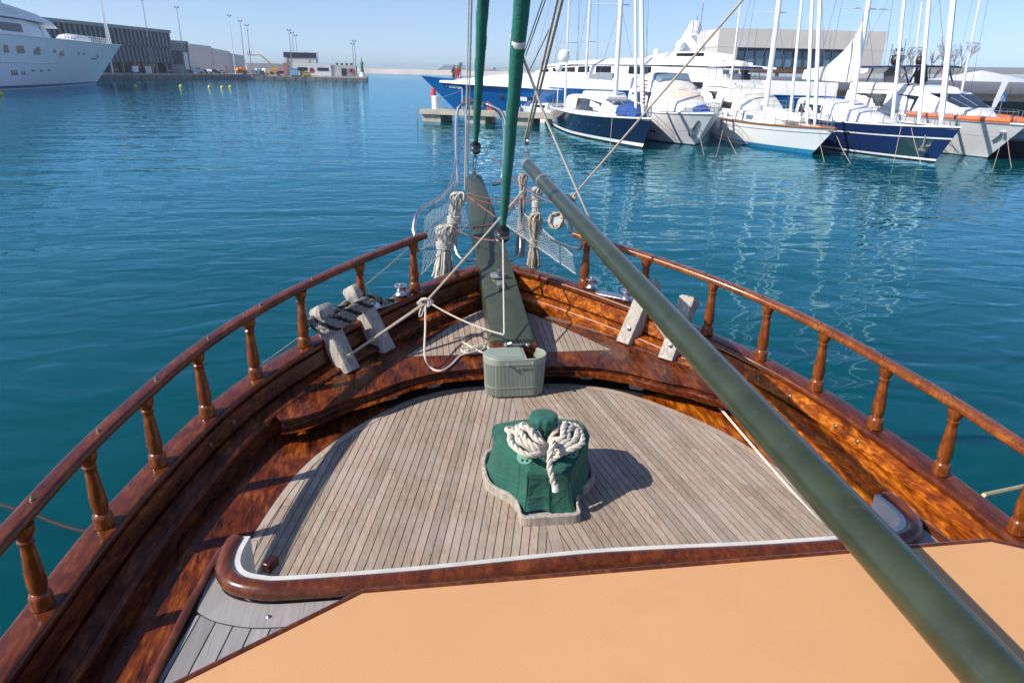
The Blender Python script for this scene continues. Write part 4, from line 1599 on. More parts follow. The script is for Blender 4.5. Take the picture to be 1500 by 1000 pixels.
# safety netting either side of the bowsprit
def net(quad_, nu, nv, label, seed):
    a, b, c, d = [Vector(p) for p in quad_]
    rg = random.Random(seed)

    def pt(u, v):
        p = a.lerp(b, u).lerp(d.lerp(c, u), v)
        return p + Vector((0, -0.05 * sin(pi * u) * sin(pi * v), -0.03 * sin(pi * u) * sin(pi * v)))
    mb = MB()
    G = [[pt(i / nu, j / nv) + Vector((rg.uniform(-.004, .004), 0, rg.uniform(-.004, .004))) for j in range(nv + 1)] for i in range(nu + 1)]
    for i in range(nu):
        for j in range(nv):
            mb.tube([G[i][j], G[i + 1][j + 1]], 0.0013, 3, cap=False)
            mb.tube([G[i + 1][j], G[i][j + 1]], 0.0013, 3, cap=False)
    mb.tube([G[i][0] for i in range(nu + 1)], 0.006, 5)
    mb.tube([G[i][nv] for i in range(nu + 1)], 0.006, 5)
    return ob('safety_net', mb, NETM, label=label, cat='net', org=tuple(a))


net([(-0.70, 6.08, 2.30), (-0.17, 7.35, 2.50), (-0.30, 7.35, 2.95), (-0.66, 6.2, 2.80)], 24, 10, 'fine grey safety net stretched left of the bowsprit', 1)
net([(0.72, 6.06, 2.28), (0.20, 7.35, 2.50), (0.33, 7.3, 2.68), (0.70, 6.15, 2.44)], 24, 8, 'fine grey safety net stretched right of the bowsprit', 2)

# lines outside the hull
c0 = hit0 = Vector((-0.73, 6.0, 2.6))
rope('side_line', [sag(Py(612, 352, 6.0), Py(385, 532, 4.95), 12, 0.03)], 0.005, ROPEG, 'thin dark line stretched outside the left rail from the bow')
rope('mooring_line', [sag((-2.50, 3.35, 1.66), Py(45, 750, 3.7), 10, 0.02) + [Py(10, 742, 3.9), Py(-60, 722, 4.5), Py(-300, 660, 7)]], 0.012, ROPEK, 'dark mooring line slung from the left side of the hull over the water')
rope('mooring_line', [sag((2.54, 3.06, 1.735), Py(1505, 711, 3.35), 6, 0.0) + [Py(1560, 706, 3.6), Py(1900, 690, 5.5)]], 0.014, ROPEY, 'ochre mooring line running out over the right cap rail')

# ================================================================== THE HARBOUR
def axis_thing(name, label, cat, stern, bow, group=None):
    a, b = Vector((*stern, 0)), Vector((*bow, 0))
    d = (b - a)
    t = thing(name, label, cat, tuple(a), atan2(-d.x, d.y), group)
    return t, d.length


class Hull:
    """x starboard, y forward from the transom, z up from the waterline"""
    def __init__(s, L, B, zst, zmid, zbow, ov, tran=0.8, fine=2.2, wl=0.86, counter=0.0):
        s.L, s.B, s.zs, s.zm, s.zb, s.ov, s.tran, s.fine, s.wl, s.counter = L, B, zst, zmid, zbow, ov, tran, fine, wl, counter

    def sheer(s, t):
        if t < 0.45:
            return s.zm + (s.zs - s.zm) * (1 - t / 0.45) ** 2
        return s.zm + (s.zb - s.zm) * ((t - 0.45) / 0.55) ** 2

    def half(s, t, f=None):
        f = f or s.fine
        if t < 0.45:
            return s.B / 2 * (s.tran + (1 - s.tran) * sin(t / 0.45 * pi / 2))
        return s.B / 2 * max(0.0, 1 - ((t - 0.45) / 0.55) ** f)

    def pt(s, t, h, sd=1, out=0.0):
        """h: 0 waterline .. 1 sheer (may be negative)"""
        z = s.sheer(t) * h
        bw = s.half(t, s.fine * 0.72) * s.wl
        bd = s.half(t)
        k = max(0.0, h)
        b = bw + (bd - bw) * k ** 0.9 + (0.0 if h >= 0 else h * 0.6 * bw)
        y = t * (s.L - s.ov * (1 - h)) + s.counter * (1 - h) * (1 - t)
        return Vector(((max(b, 0.0) + out) * sd, y, z))

    def skin(s, h0, h1, nh, n=26, out=0.0, t0=0.0, t1=1.0):
        mb = MB()
        for sd in (1, -1):
            mb.loft([[s.pt(t0 + (t1 - t0) * i / n, h0 + (h1 - h0) * j / nh, sd, out) for i in range(n + 1)] for j in range(nh + 1)], closed=False)
        if t0 == 0 and out == 0:
            mb.loft([[s.pt(0, h0 + (h1 - h0) * j / nh, 1) for j in range(nh + 1)], [s.pt(0, h0 + (h1 - h0) * j / nh, -1) for j in range(nh + 1)]], closed=False)
        return mb

    def deck(s, h=0.94, n=26):
        mb = MB()
        mb.loft([[s.pt(i / n, h, 1) for i in range(n + 1)], [Vector((0, s.pt(i / n, h).y, s.pt(i / n, h).z + 0.04)) for i in range(n + 1)], [s.pt(i / n, h, -1) for i in range(n + 1)]], closed=False)
        return mb

    def rim(s, r, n=30):
        mb = MB()
        for sd in (1, -1):
            mb.tube([s.pt(i / n, 1.0, sd) for i in range(n + 1)], r, 6)
        return mb

    def build(s, root, mat, stripes=(), deckmat=None, rim=None, rimr=0.05):
        h = ob('hull', s.skin(-0.35, 1.0, 9), mat, parent=root, smooth=50)
        for nm, h0, h1, m in stripes:
            ob(nm, s.skin(h0, h1, 2, out=0.012), m, parent=h, smooth=50)
        ob('deck', s.deck(), deckmat or WHITE, parent=root, smooth=50)
        ob('rubbing_strake', s.rim(rimr), rim or WHITE, parent=root)
        return h

    def portholes(s, root, ts, h, w_=0.3, hh=0.14, mat=None, sides=(1, -1)):
        for sd in sides:
            for t in ts:
                a = s.pt(t - w_ / 2 / s.L, h, sd, 0.015)
                b = s.pt(t + w_ / 2 / s.L, h, sd, 0.015)
                mb = MB()
                u = Vector((0, 0, hh / 2))
                q = Vector((0.05 * sd, 0, 0))
                mb.loft([[a - u, b - u, b + u, a + u], [a - u - q, b - u - q, b + u - q, a + u - q]])
                ob('porthole', mb, mat or GLASS, parent=root)

    def rails(s, root, h=0.65, n=12, t0=0.05, t1=0.98, r=0.018, wires=2, inset=0.08):
        mb = MB()
        for sd in (1, -1):
            top = []
            for i in range(n + 1):
                t = t0 + (t1 - t0) * i / n
                p = s.pt(t, 1.0, sd, -inset)
                if p.x * sd < 0:
                    p.x = 0.02 * sd
                mb.tube([p, p + Vector((0, 0, h))], r, 5)
                top.append(p)
            for k in range(wires):
                mb.tube([p + Vector((0, 0, h * (k + 1) / wires)) for p in top], r * 0.8, 4)
        ob('guard_rail', mb, STEEL, parent=root)


def house(root, name, st, mat, wins=(), winmat=None, nm_win='window', sides=(1, -1), parent=None):
    """st: stations (y, half width bottom, z bottom, half width top, z top)"""
    mb = MB()
    rings = []
    for y, wb, zb, wt, zt in st:
        c = 0.12 * (zt - zb)
        rings.append([Vector((-wb, y, zb)), Vector((-wt, y, zt - c)), Vector((-wt * 0.86, y, zt)), Vector((wt * 0.86, y, zt)), Vector((wt, y, zt - c)), Vector((wb, y, zb))])
    mb.loft(rings)
    o = ob(name, mb, mat, parent=parent or root, smooth=30)
    ys = [q[0] for q in st]

    def P(y, h, sd, out):
        f = [ip(y, ys, [q[k] for q in st]) for k in range(1, 5)]
        x = f[0] + (f[2] - f[0]) * h + out
        return Vector((x * sd, y, f[1] + (f[3] - f[1]) * 0.88 * h))
    for (y0, y1, h0, h1, *sk) in wins:
        k = sk[0] if sk else 0.0
        for sd in sides:
            n = 5
            lo = [P(y0 + (y1 - y0) * i / n, h0, sd, 0.012) for i in range(n + 1)]
            hi = [P(y0 + (y1 - y0) * i / n + k * (1 - 2 * 0), h1, sd, 0.012) for i in range(n + 1)]
            mb = MB()
            mb.loft([lo, hi, [p - Vector((0.06 * sd, 0, 0)) for p in hi], [p - Vector((0.06 * sd, 0, 0)) for p in lo], lo], closed=False)
            ob(nm_win, mb, winmat or GLASS, parent=root if parent else root)
    return o


def windscreen(root, st, y0, y1, k=0.84, mat=None, divs=2):
    """dark glass lying on the sloping front of a deckhouse"""
    ys = [q[0] for q in st]
    w_ = lambda y: ip(y, ys, [q[3] for q in st]) * k
    z_ = lambda y: ip(y, ys, [q[4] for q in st]) + 0.02
    for d in range(divs):
        a, b = -1 + 2 * d / divs + .03, -1 + 2 * (d + 1) / divs - .03
        n = 4
        r = [[Vector((w_(y) * f, y, z_(y) - dz)) for y in [y0 + (y1 - y0) * i / n for i in range(n + 1)]] for f, dz in ((a, .05), (a, 0), ((a + b) / 2, 0), (b, 0), (b, .05))]
        mb = MB()
        mb.loft(r, closed=False)
        ob('windscreen', mb, mat or GLASS, parent=root)


def mast(root, y, z0, H, r=0.11, rake=0.0, spreaders=(), stays=(), x=0.0, mat=None):
    """spreaders: list of (z, half length); stays: list of (y,z) deck points"""
    mb = MB()
    top = Vector((x, y - rake * H, z0 + H))
    b = Vector((x, y, z0))
    mb.tube([b.lerp(top, i / 6) for i in range(7)], [r * (1 - 0.35 * (i / 6) ** 2) for i in range(7)], 12)
    m = ob('mast', mb, mat or ALU, parent=root)
    for z, hl in spreaders:
        c = b.lerp(top, (z - z0) / H)
        mb = MB()
        mb.tube([c + Vector((-hl, -0.15, 0.02)), c + Vector((0, 0, 0)), c + Vector((hl, -0.15, 0.02))], [0.025, 0.05, 0.025], 6)
        ob('spreader', mb, mat or ALU, parent=m)
    mb = MB()
    k = 0
    for sx in (-1, 1):
        hl = spreaders[0][1] if spreaders else 0.8
        pts = [Vector((x + sx * (hl + 0.25), y - 0.1, z0 - 0.2))] + [b.lerp(top, (z - z0) / H) + Vector((sx * w_, -0.15, 0.02)) for z, w_ in spreaders] + [top]
        mb.tube(pts, 0.012, 4)
        if spreaders:
            mb.tube([Vector((x + sx * (hl + 0.1), y + 0.3, z0 - 0.2)), b.lerp(top, (spreaders[0][0] - z0) / H)], 0.010, 4)
    for sy, sz in stays:
        mb.tube([Vector((x, sy, sz)), top], 0.012, 4)
    ob('rigging', mb, WIRE, parent=m)
    return b, top, m


def furl(root, a, b, r, mat=None, name='furled_jib'):
    mb = MB()
    a, b = Vector(a), Vector(b)
    mb.tube([a.lerp(b, u) for u in (0, .03, .3, .6, .95, 1)], [r * .5, r, r, r * .85, r * .5, r * .3], 8)
    return ob(name, mb, mat or ALU, parent=root)


def blob(name, pts, mat, parent, smooth=60):
    """lofted soft cover: list of (y, half width, z low, z high)"""
    mb = MB()
    rings = []
    for y, wd, zl, zh in pts:
        r = []
        for k in range(13):
            a = pi * k / 12
            r.append(Vector((wd * cos(a) * (1 + 0.05 * sin(7 * a + y)), y + 0.04 * sin(5 * a), zl + (zh - zl) * sin(a) ** 0.7 * (1 + 0.05 * sin(9 * a + 2 * y)))))
        rings.append(r)
    mb.loft(rings)
    return ob(name, mb, mat, parent=parent, smooth=smooth)


def fender(root, p, r=0.13, L=0.6, mat=None):
    mb = MB()
    mb.lathe([(0.01, L / 2 + .1), (0.02, L / 2 + .06), (r * .6, L / 2), (r, L / 2 - r * .6), (r, -L / 2 + r * .6), (r * .6, -L / 2), (0.02, -L / 2 - .04)], p, n=12)
    f = ob('fender', mb, mat or OFFW, parent=root)


def dome(root, p, r, mat=None, name='radar_dome'):
    mb = MB()
    mb.lathe([(r * .55, -r * 1.0), (r * .75, -r * .85), (r * .98, -r * .35), (r, 0), (r * .85, r * .5), (r * .5, r * .86), (0.01, r)], p, n=16)
    return ob(name, mb, mat or WHITE, parent=root)


# ---- 1. navy sloop with deckhouse
t, L = axis_thing('sailing_yacht', 'navy blue sailing yacht with low white deckhouse and blue cover on its foredeck', 'yacht', (12.55, 60.6), (12.95, 40.1), 'yachts moored along the pier')
h = Hull(20.5, 4.6, 1.55, 1.55, 1.78, 1.2, tran=0.72, fine=2.0, wl=0.85)
h.build(t, NAVY, stripes=(('boot_stripe', 0.06, 0.17, WHITE), ('antifouling', -0.34, 0.05, ANTI)), rim=WHITE, rimr=0.055)
h.portholes(t, (0.47, 0.58, 0.66, 0.74), 0.62, 0.42, 0.12, NAVY2)
sst = [(7.6, 1.6, 1.5, 1.35, 2.5), (8.4, 1.65, 1.5, 1.42, 2.72), (11.0, 1.55, 1.55, 1.35, 2.78), (14.6, 1.2, 1.65, 1.0, 2.45), (16.4, 0.9, 1.7, 0.6, 1.95)]
house(t, 'deckhouse', sst, WHITE, [(8.6, 14.9, 0.18, 0.92)])
windscreen(t, sst, 13.2, 15.2, .86)
house(t, 'hatch_roof', [(8.0, 1.0, 2.6, 0.9, 3.0), (12.6, 0.95, 2.7, 0.8, 3.02), (13.4, 0.8, 2.5, 0.6, 2.75)], WHITE)
blob('foredeck_cover', [(15.6, .5, 1.75, 2.0), (16.1, .9, 1.75, 2.45), (16.9, .8, 1.75, 2.5), (17.6, .7, 1.75, 2.2), (18.3, .3, 1.75, 1.95)], BLUEC, t)
house(t, 'stern_box', [(4.6, 1.5, 1.5, 1.3, 2.6), (6.0, 1.5, 1.5, 1.3, 2.7), (6.6, 1.4, 1.5, 1.0, 2.3)], WHITEP)
b, top, m = mast(t, 13.1, 1.8, 22, 0.16, 0.03, ((8.3, 1.9), (14, 1.5), (19, 1.1)), ((19.9, 1.75), (0.3, 1.6)))
mb = MB()
mb.tube([b + Vector((0, 0, 2.0)), Vector((0, 5.8, 3.9))], 0.09, 8)
bo = ob('boom', mb, ALU, parent=t)
blob('sail_cover', [(6.2, .10, 3.80, 4.1), (9, .14, 3.82, 4.25), (12.4, .13, 3.75, 4.2)], simple('grey_canvas', (0.22, 0.24, 0.27), 0.8), t)
furl(t, (0, 18.9, 1.9), top - Vector((0, 0, 1)), 0.14)
furl(t, (0, 17.6, 1.9), top - Vector((0, -.5, 5)), 0.10, name='furled_staysail')
mb = MB()
for k in range(7):
    mb.box((0.0, 18.9 - 0.03, 2.6 + 0.2 * k), (0.17, 0.17, 0.06))
ob('red_lashing', mb, REDP, parent=t)
for xx in (-.5, .25):
    mb = MB()
    mb.lathe([(0.08, 0), (0.12, 0.1), (0.10, 0.9), (0.04, 1.0)], (xx, 12.9, 1.9), n=8)
    ob('red_bag', mb, REDP, parent=t)
h.rails(t, 0.6, 16)
dome(t, (1.3, 1.2, 4.6), 0.3)
mb = MB()
mb.tube([(1.3, 1.2, 1.5), (1.3, 1.2, 4.4)], 0.04, 6)
ob('radar_pole', mb, ALU, parent=t)

# ---- 2. white motor yacht
t, L = axis_thing('motor_yacht', 'white motor yacht with beige covered windscreen and a blue fender on its side', 'yacht', (16.9, 53.0), (17.2, 41.4), 'yachts moored along the pier')
h = Hull(11.6, 4.4, 1.75, 1.85, 2.05, 2.2, tran=0.92, fine=2.6, wl=0.90)
h.build(t, WHITE, stripes=(('boot_stripe', -0.02, 0.03, NAVY2), ('knuckle', 0.44, 0.47, WHITEP)), rimr=0.05)
house(t, 'deckhouse', [(0.6, 1.85, 1.8, 1.7, 3.3), (3.0, 1.85, 1.8, 1.6, 3.55), (5.2, 1.75, 1.85, 1.45, 3.5), (7.6, 1.45, 1.95, 1.1, 2.75), (8.9, 1.05, 2.0, 0.8, 2.25)], WHITE, [(1.2, 5.6, 0.35, 0.82)])
house(t, 'windscreen_cover', [(5.3, 1.60, 2.2, 1.40, 3.55), (7.5, 1.40, 2.1, 1.13, 2.80), (8.2, 1.2, 2.05, .95, 2.5)], BEIGEC)
blob('flybridge_cover', [(0.8, 1.5, 3.3, 4.1), (2.0, 1.6, 3.4, 4.35), (4.2, 1.55, 3.4, 4.25), (5.8, 1.3, 3.3, 3.6), (6.3, 0.9, 3.0, 3.3)], OFFW, t)
house(t, 'flybridge_screen', [(4.2, 1.35, 3.9, 1.25, 4.32), (5.2, 1.2, 3.6, 1.0, 3.95)], simple('smoked_acrylic', (0.18, 0.24, 0.30), 0.12), )
h.rails(t, 0.6, 12, 0.25, 0.98)
h.portholes(t, (0.62, 0.66), 0.36, 0.28, 0.15)
fender(t, h.pt(0.46, 0.78, 1, 0.18) - Vector((0, 0, .1)), 0.22, 0.75, BLUEC)
mb = MB()
mb.box(h.pt(0.93, 0.45, 1, -0.1), (0.25, 0.5, 0.45))
mb.tube([h.pt(0.95, 0.8, 1), h.pt(0.95, 0.55, 1, .1), h.pt(0.94, 0.3, 1)], 0.07, 6)
ob('anchor', mb, GALV, parent=t)
for k in range(2):
    mb = MB()
    y0 = 0.70 + 0.05 * k
blob('blue_dinghy', [(9.2, .35, 2.1, 2.25), (9.8, .55, 2.1, 2.45), (10.4, .3, 2.1, 2.25)], BLUEC, t)

# ---- 3. white ketch with turquoise boot top
t, L = axis_thing('sailing_ketch', 'white sailing ketch with teak rail and turquoise stripe at its waterline', 'yacht', (22.7, 52.6), (22.35, 36.8), 'yachts moored along the pier')
h = Hull(15.8, 4.2, 1.45, 1.42, 1.58, 2.0, tran=0.62, fine=1.9, wl=0.92, counter=1.2)
h.build(t, WHITE, stripes=(('boot_stripe', -0.3, 0.16, TEAL), ('cove_line', 0.78, 0.80, NAVY2)), rim=TEAKB, rimr=0.06)
house(t, 'coachroof', [(3.2, 1.2, 1.4, 1.1, 2.05), (7.5, 1.25, 1.4, 1.05, 2.0), (10.2, 0.85, 1.4, 0.7, 1.8)], WHITEP, [(3.8, 5.0, .25, .8), (5.3, 6.5, .25, .8), (6.9, 7.8, .25, .8)], winmat=GLASSB)
house(t, 'doghouse', [(2.2, 1.15, 1.8, 1.0, 2.75), (4.2, 1.1, 1.8, 0.95, 2.7), (5.0, 0.9, 1.8, 0.7, 2.2)], WHITE, [(2.5, 4.0, .3, .85)])
b, top, m = mast(t, 7.1, 1.9, 20, 0.17, 0.035, ((8.0, 1.6), (14, 1.2)), ((14.9, 1.55), (0.2, 1.5)))
blob('sail_bundle', [(7.5, .35, 1.75, 2.3), (9.0, .45, 1.7, 2.25), (11.0, .4, 1.7, 2.15), (12.2, .2, 1.7, 1.95)], OFFW, t)
mb = MB()
mb.tube([b + Vector((0, -0.15, 1.6)), Vector((0, 1.3, 3.7))], 0.09, 8)
ob('boom', mb, ALU, parent=t)
mb = MB()
mb.loft([[Vector((0.05 * s, 6.9, 3.6)), Vector((0.05 * s, 6.95, 6.2)), Vector((0.05 * s, 5.6, 3.5))] for s in (1, -1)])
furl(t, (0, 10.6, 1.6), (0, 9.0, 15.0), 0.09, name='furled_staysail')
furl(t, (0, 12.7, 1.6), (0, 8.6, 18), 0.11, name='furled_jib')
furl(t, (0, 13.6, 1.6), (0, 9.0, 19.5), 0.12, name='furled_genoa')
h.rails(t, 0.62, 15)
fender(t, h.pt(0.30, 0.75, 1, 0.2), 0.17, 0.75)
mb = MB()
mb.tube([(0, 1.0, 1.5), (0, .9, 12)], [0.08, 0.05], 8)
ob('mizzen_mast', mb, ALU, parent=t)
mb = MB()
for k in range(3):
    mb.tube(sag(h.pt(0.99, 0.9, 1), h.pt(0.99, 0.9, 1) + Vector((0.25 * k - .2, 0.3, 0)), 3), 0.05, 6)
ob('anchor', mb, GALV, parent=t)

# ---- 4. big dark blue sailing yacht
t, L = axis_thing('sailing_yacht', 'large dark blue sailing yacht with white cove line and half hoisted white sail', 'yacht', (27.3, 49.0), (27.3, 33.4), 'yachts moored along the pier')
h = Hull(15.4, 4.8, 1.65, 1.72, 1.92, 1.3, tran=0.75, fine=2.2, wl=0.84)
h.build(t, NAVY2, stripes=(('boot_stripe', 0.04, 0.10, WHITE), ('antifouling', -0.34, 0.03, ANTI), ('cove_line', 0.66, 0.70, WHITE)), rim=WHITE, rimr=0.045)
h.portholes(t, (0.36, 0.50, 0.60), 0.68, 0.36, 0.17)
mb = MB()
for sd in (1, -1):
    q = [h.pt(tt, hh, sd, 0.02) for tt, hh in ((0.84, 0.1), (0.95, 0.1), (0.95, 0.62), (0.84, 0.62))]
    mb.loft([q, [p - Vector((0.06 * sd, 0, 0)) for p in q]])
ob('stem_plate', mb, STEEL, parent=t)
mb = MB()
a = h.pt(0.93, 0.55, 1, 0.12)
mb.tube([a + Vector((0, 0, .4)), a, a - Vector((0, 0.1, .4))], 0.05, 6)
mb.box(a - Vector((0, 0.05, .4)), (0.1, 0.5, 0.12))
ob('anchor', mb, GALV, parent=t)
house(t, 'deckhouse', [(1.5, 1.6, 1.6, 1.4, 2.9), (4.5, 1.55, 1.65, 1.3, 2.85), (7.0, 1.2, 1.7, 0.9, 2.35), (9.6, 0.8, 1.75, 0.5, 1.95)], WHITE, [(1.9, 4.6, .35, .82)])
b, top, m = mast(t, 5.7, 1.95, 21, 0.16, 0.045, ((8.2, 1.7), (14, 1.3)), ((14.6, 1.9), (0.2, 1.7)))
mb = MB()
mb.tube([b + Vector((0, -0.1, 2.2)), Vector((0, -0.8, 4.35))], 0.10, 8)
ob('boom', mb, ALU, parent=t)
# half hoisted mainsail: curved triangular cloth with folds
mb = MB()
rows = []
for j in range(11):
    u = j / 10
    r = []
    for i in range(15):
        v = i / 14
        luff = Vector((0, 5.45 - 0.045 * 4.6 * u, 4.05 + 4.3 * u))
        ll = 5.9 * (1 - u) ** 1.9 + 0.15
        fold = 0.10 * sin(9 * v + 5 * u) * (1 - u) + 0.16 * sin(pi * v) * (1 - u)
        p = luff + Vector((fold, -ll * v, -0.55 * u * v * 1.2 + (0.22 * sin(pi * v) if u < .2 else 0) * 0))
        r.append(p)
    rows.append(r)
mb.loft(rows, closed=False)
mb.loft([[p + Vector((0.03, 0, 0)) for p in r] for r in rows], closed=False)
ob('mainsail', mb, OFFW, parent=t, smooth=80)
blob('sail_bundle', [(-0.6, .22, 4.1, 4.75), (1.5, .3, 4.05, 4.9), (3.5, .28, 4.0, 4.8), (5.2, .2, 3.95, 4.6)], OFFW, t)
furl(t, (0, 9.9, 1.9), (0, 7.6, 15), 0.10, name='furled_staysail')
furl(t, (0, 12.2, 1.9), (0, 9.0, 17), 0.11, name='furled_jib')
furl(t, (0, 13.9, 2.0), (0, 10.6, 19), 0.15, name='furled_genoa')
h.rails(t, 0.68, 16)

# ---- 5. modern motor yacht with wrap-round black glass
t, L = axis_thing('motor_yacht', 'white motor yacht with wraparound black windows and orange cover along its bow rail', 'yacht', (34.7, 53.0), (32.2, 34.8), 'yachts moored along the pier')
h = Hull(18.4, 5.4, 1.9, 2.05, 2.02, 2.6, tran=0.95, fine=2.5, wl=0.90)
h.build(t, WHITE, stripes=(('antifouling', -0.34, 0.02, ANTI), ('knuckle', 0.62, 0.64, WHITEP)), rimr=0.05)
sst = [(1.0, 2.3, 1.95, 2.1, 3.55), (7.0, 2.3, 2.0, 2.0, 3.65), (10.5, 2.1, 2.05, 1.7, 3.5), (13.4, 1.5, 2.1, 1.15, 2.75), (14.8, 1.0, 2.1, 0.7, 2.3)]
house(t, 'saloon', sst, WHITE, [(2.0, 8.0, .30, .88), (8.2, 13.6, .12, .92)])
windscreen(t, sst, 10.9, 13.6, .86, divs=3)
house(t, 'flybridge', [(1.0, 2.0, 3.5, 1.95, 4.0), (7.0, 2.0, 3.55, 1.85, 4.0), (9.2, 1.6, 3.5, 1.4, 3.8)], WHITE)
house(t, 'hardtop', [(1.6, 1.9, 4.95, 1.8, 5.12), (8.6, 1.7, 4.98, 1.5, 5.10)], NAVY)
for sx in (-1, 1):
    mb = MB()
    mb.tube([(1.6 * sx, 2.6, 3.8), (1.6 * sx, 3.4, 5.0)], 0.07, 6)
    ob('hardtop_support', mb, DARKC, parent=t)
    mb = MB()
    mb.tube([(1.5 * sx, 8.6, 3.7), (1.5 * sx, 7.4, 5.0)], 0.06, 6)
    ob('hardtop_support', mb, DARKC, parent=t)
    mb = MB()
    mb.box((1.1 * sx, 5.0, 4.4), (0.1, 1.4, 1.2), Matrix.Rotation(radians(25), 3, 'X'))
    ob('hardtop_leg', mb, DARKC, parent=t)
dome(t, (1.0, 5.2, 5.5), 0.36, BLACKP, 'black_radome')
dome(t, (-0.8, 5.0, 5.5), 0.30, BLACKP, 'black_radome')
mb = MB()
mb.tube([(0, 3.4, 5.0), (0, 3.4, 6.4)], 0.05, 6)
mb.box((0, 3.4, 5.8), (0.9, .1, .08))
mb.box((0, 3.4, 6.2), (0.4, .25, .2))
mb.tube([(.5, 3.3, 5), (.5, 3.3, 6.6)], 0.02, 5)
mb.tube([(-.5, 3.3, 5), (-.4, 3.3, 6.9)], 0.02, 5)
ob('aerial_mast', mb, BLACKP, parent=t)
mb = MB()
for sd in (1, -1):
    mb.tube([h.pt(0.60 + 0.36 * i / 14, 1.0, sd, -0.05) + Vector((0, 0, 0.12)) for i in range(15)], 0.16, 8)
ob('orange_cover', mb, ORANGEC, parent=t)
mb = MB()
a = h.pt(0.80, 0.55, 1, 0.0)
mb.box(h.pt(0.56, 0.52, 1, 0.1), (0.5, 1.0, 0.35))
ob('hull_door', mb, DARKC, parent=t)
mb = MB()
mb.box(h.pt(0.97, 0.75, 1, 0.0), (0.4, 0.25, 0.1))
mb.tube([h.pt(0.97, 0.72, 1, .1), h.pt(0.965, 0.5, 1, .05)], 0.05, 6)
ob('anchor', mb, GALV, parent=t)
h.rails(t, 0.62, 14, 0.3, 0.97)

# ---- 6. white flybridge cruiser between ketch and blue yacht
t, L = axis_thing('motor_yacht', 'white flybridge motor yacht with blue bimini behind the ketch masts', 'yacht', (25.6, 60.5), (25.2, 47.2), 'yachts moored along the pier')
h = Hull(13.5, 4.6, 1.8, 1.9, 2.1, 2.0, tran=0.95, fine=2.5, wl=0.8)
h.build(t, WHITE, rimr=0.05)
house(t, 'deckhouse', [(0.8, 1.95, 1.85, 1.75, 3.45), (4.5, 1.95, 1.9, 1.65, 3.5), (7.5, 1.7, 1.95, 1.3, 3.1), (10.5, 1.0, 2.0, 0.7, 2.35)], WHITE, [(1.4, 4.8, .4, .82)])
house(t, 'windscreen_cover', [(6.6, 1.82, 2.2, 1.45, 3.3), (8.6, 1.5, 2.15, 1.15, 2.9), (10.2, 1.06, 2.1, .8, 2.45)], OFFW)
house(t, 'flybridge', [(0.8, 1.7, 3.4, 1.6, 3.9), (5.0, 1.7, 3.45, 1.5, 3.95), (6.4, 1.3, 3.3, 1.1, 3.6)], WHITE)
house(t, 'bimini', [(1.0, 1.6, 4.75, 1.5, 4.95), (5.0, 1.6, 4.78, 1.4, 4.95)], NAVY2)
for sx in (-1, 1):
    for y0, y1 in ((1.2, 1.6), (4.9, 4.2), (3, 3)):
        mb = MB()
        mb.tube([(1.5 * sx, y0, 3.8), (1.5 * sx, y1, 4.8)], 0.03, 6)
        ob('bimini_post', mb, STEEL, parent=t)
for k in range(3):
    mb = MB()
    mb.box((-0.8 + .8 * k, 3.6, 4.15), (.55, .6, .5))
    mb.box((-0.8 + .8 * k, 3.3, 4.45), (.55, .12, .5))
    ob('seat', mb, WHITEP if k else DARKC, parent=t, bevel=.04)
blob('sail_bag', [(0.2, .3, 4.95, 5.3), (2, .4, 4.95, 5.5), (5, .3, 4.95, 5.3)], OFFW, t)
h.rails(t, 0.6, 12, 0.3, 0.97)

# ---- 7. white covered boats behind
t, L = axis_thing('motor_yacht', 'small white motor boat with grey winter cover and brown bow awning, behind the ketch', 'yacht', (20.0, 59.5), (19.9, 49.6), 'yachts moored along the pier')
h = Hull(10.0, 3.8, 1.6, 1.7, 1.85, 1.6, tran=0.95, fine=2.4, wl=0.8)
h.build(t, WHITE, rimr=0.05)
blob('winter_cover', [(0.3, 1.7, 1.8, 3.4), (3.0, 1.75, 1.8, 3.7), (5.6, 1.5, 1.8, 3.35), (7.4, 1.1, 1.8, 2.6), (8.6, .6, 1.8, 2.1)], OFFW, t)
house(t, 'windscreen_band', [(4.0, 1.74, 2.6, 1.62, 2.95), (5.6, 1.56, 2.5, 1.42, 2.85)], GLASS)
mb = MB()
mb.loft([[Vector((1.0, 6.6, 2.9)), Vector((0.2, 9.2, 2.1)), Vector((1.3, 7.2, 1.9))], [Vector((-1.0, 6.6, 2.9)), Vector((-0.2, 9.2, 2.1)), Vector((-1.3, 7.2, 1.9))]])
ob('bow_awning', mb, simple('brown_canvas', (0.30, 0.19, 0.12), 0.8), parent=t)
h.rails(t, 0.55, 10, 0.3, 0.97)
# flag astern
mb = MB()
mb.tube([(0.9, 0.2, 1.7), (1.0, -0.3, 4.2)], 0.02, 5)
ob('flag_staff', mb, ALU, parent=t)
mb = MB()
mb.loft([[Vector((1.0 + .05 * sin(i), -0.3 - .08 * i, 4.1 - .05 * i - .5 * j)) for i in range(7)] for j in range(2)], closed=False)
ob('red_flag', mb, simple('red_flag_cloth', (0.45, 0.04, 0.05), 0.8), parent=t)

# ---- 8. grey inflatable tender at the right edge
t, L = axis_thing('tender', 'grey covered tender with dark inflatable sides at the right edge of the picture', 'boat', (36.6, 44.5), (36.0, 36.2), 'yachts moored along the pier')
h = Hull(8.4, 3.0, 1.0, 1.0, 1.25, 1.2, tran=0.95, fine=2.4, wl=0.8)
h.build(t, DARKC, rim=GREYP, rimr=0.20)
blob('grey_cover', [(0.6, 1.2, 1.0, 2.0), (2.5, 1.25, 1.0, 2.3), (4.6, 1.1, 1.0, 1.9), (6.8, .6, 1.1, 1.45)], simple('tender_cover', (0.25, 0.25, 0.27), 0.8, bump=.6, bs=3, bd=.06), t)

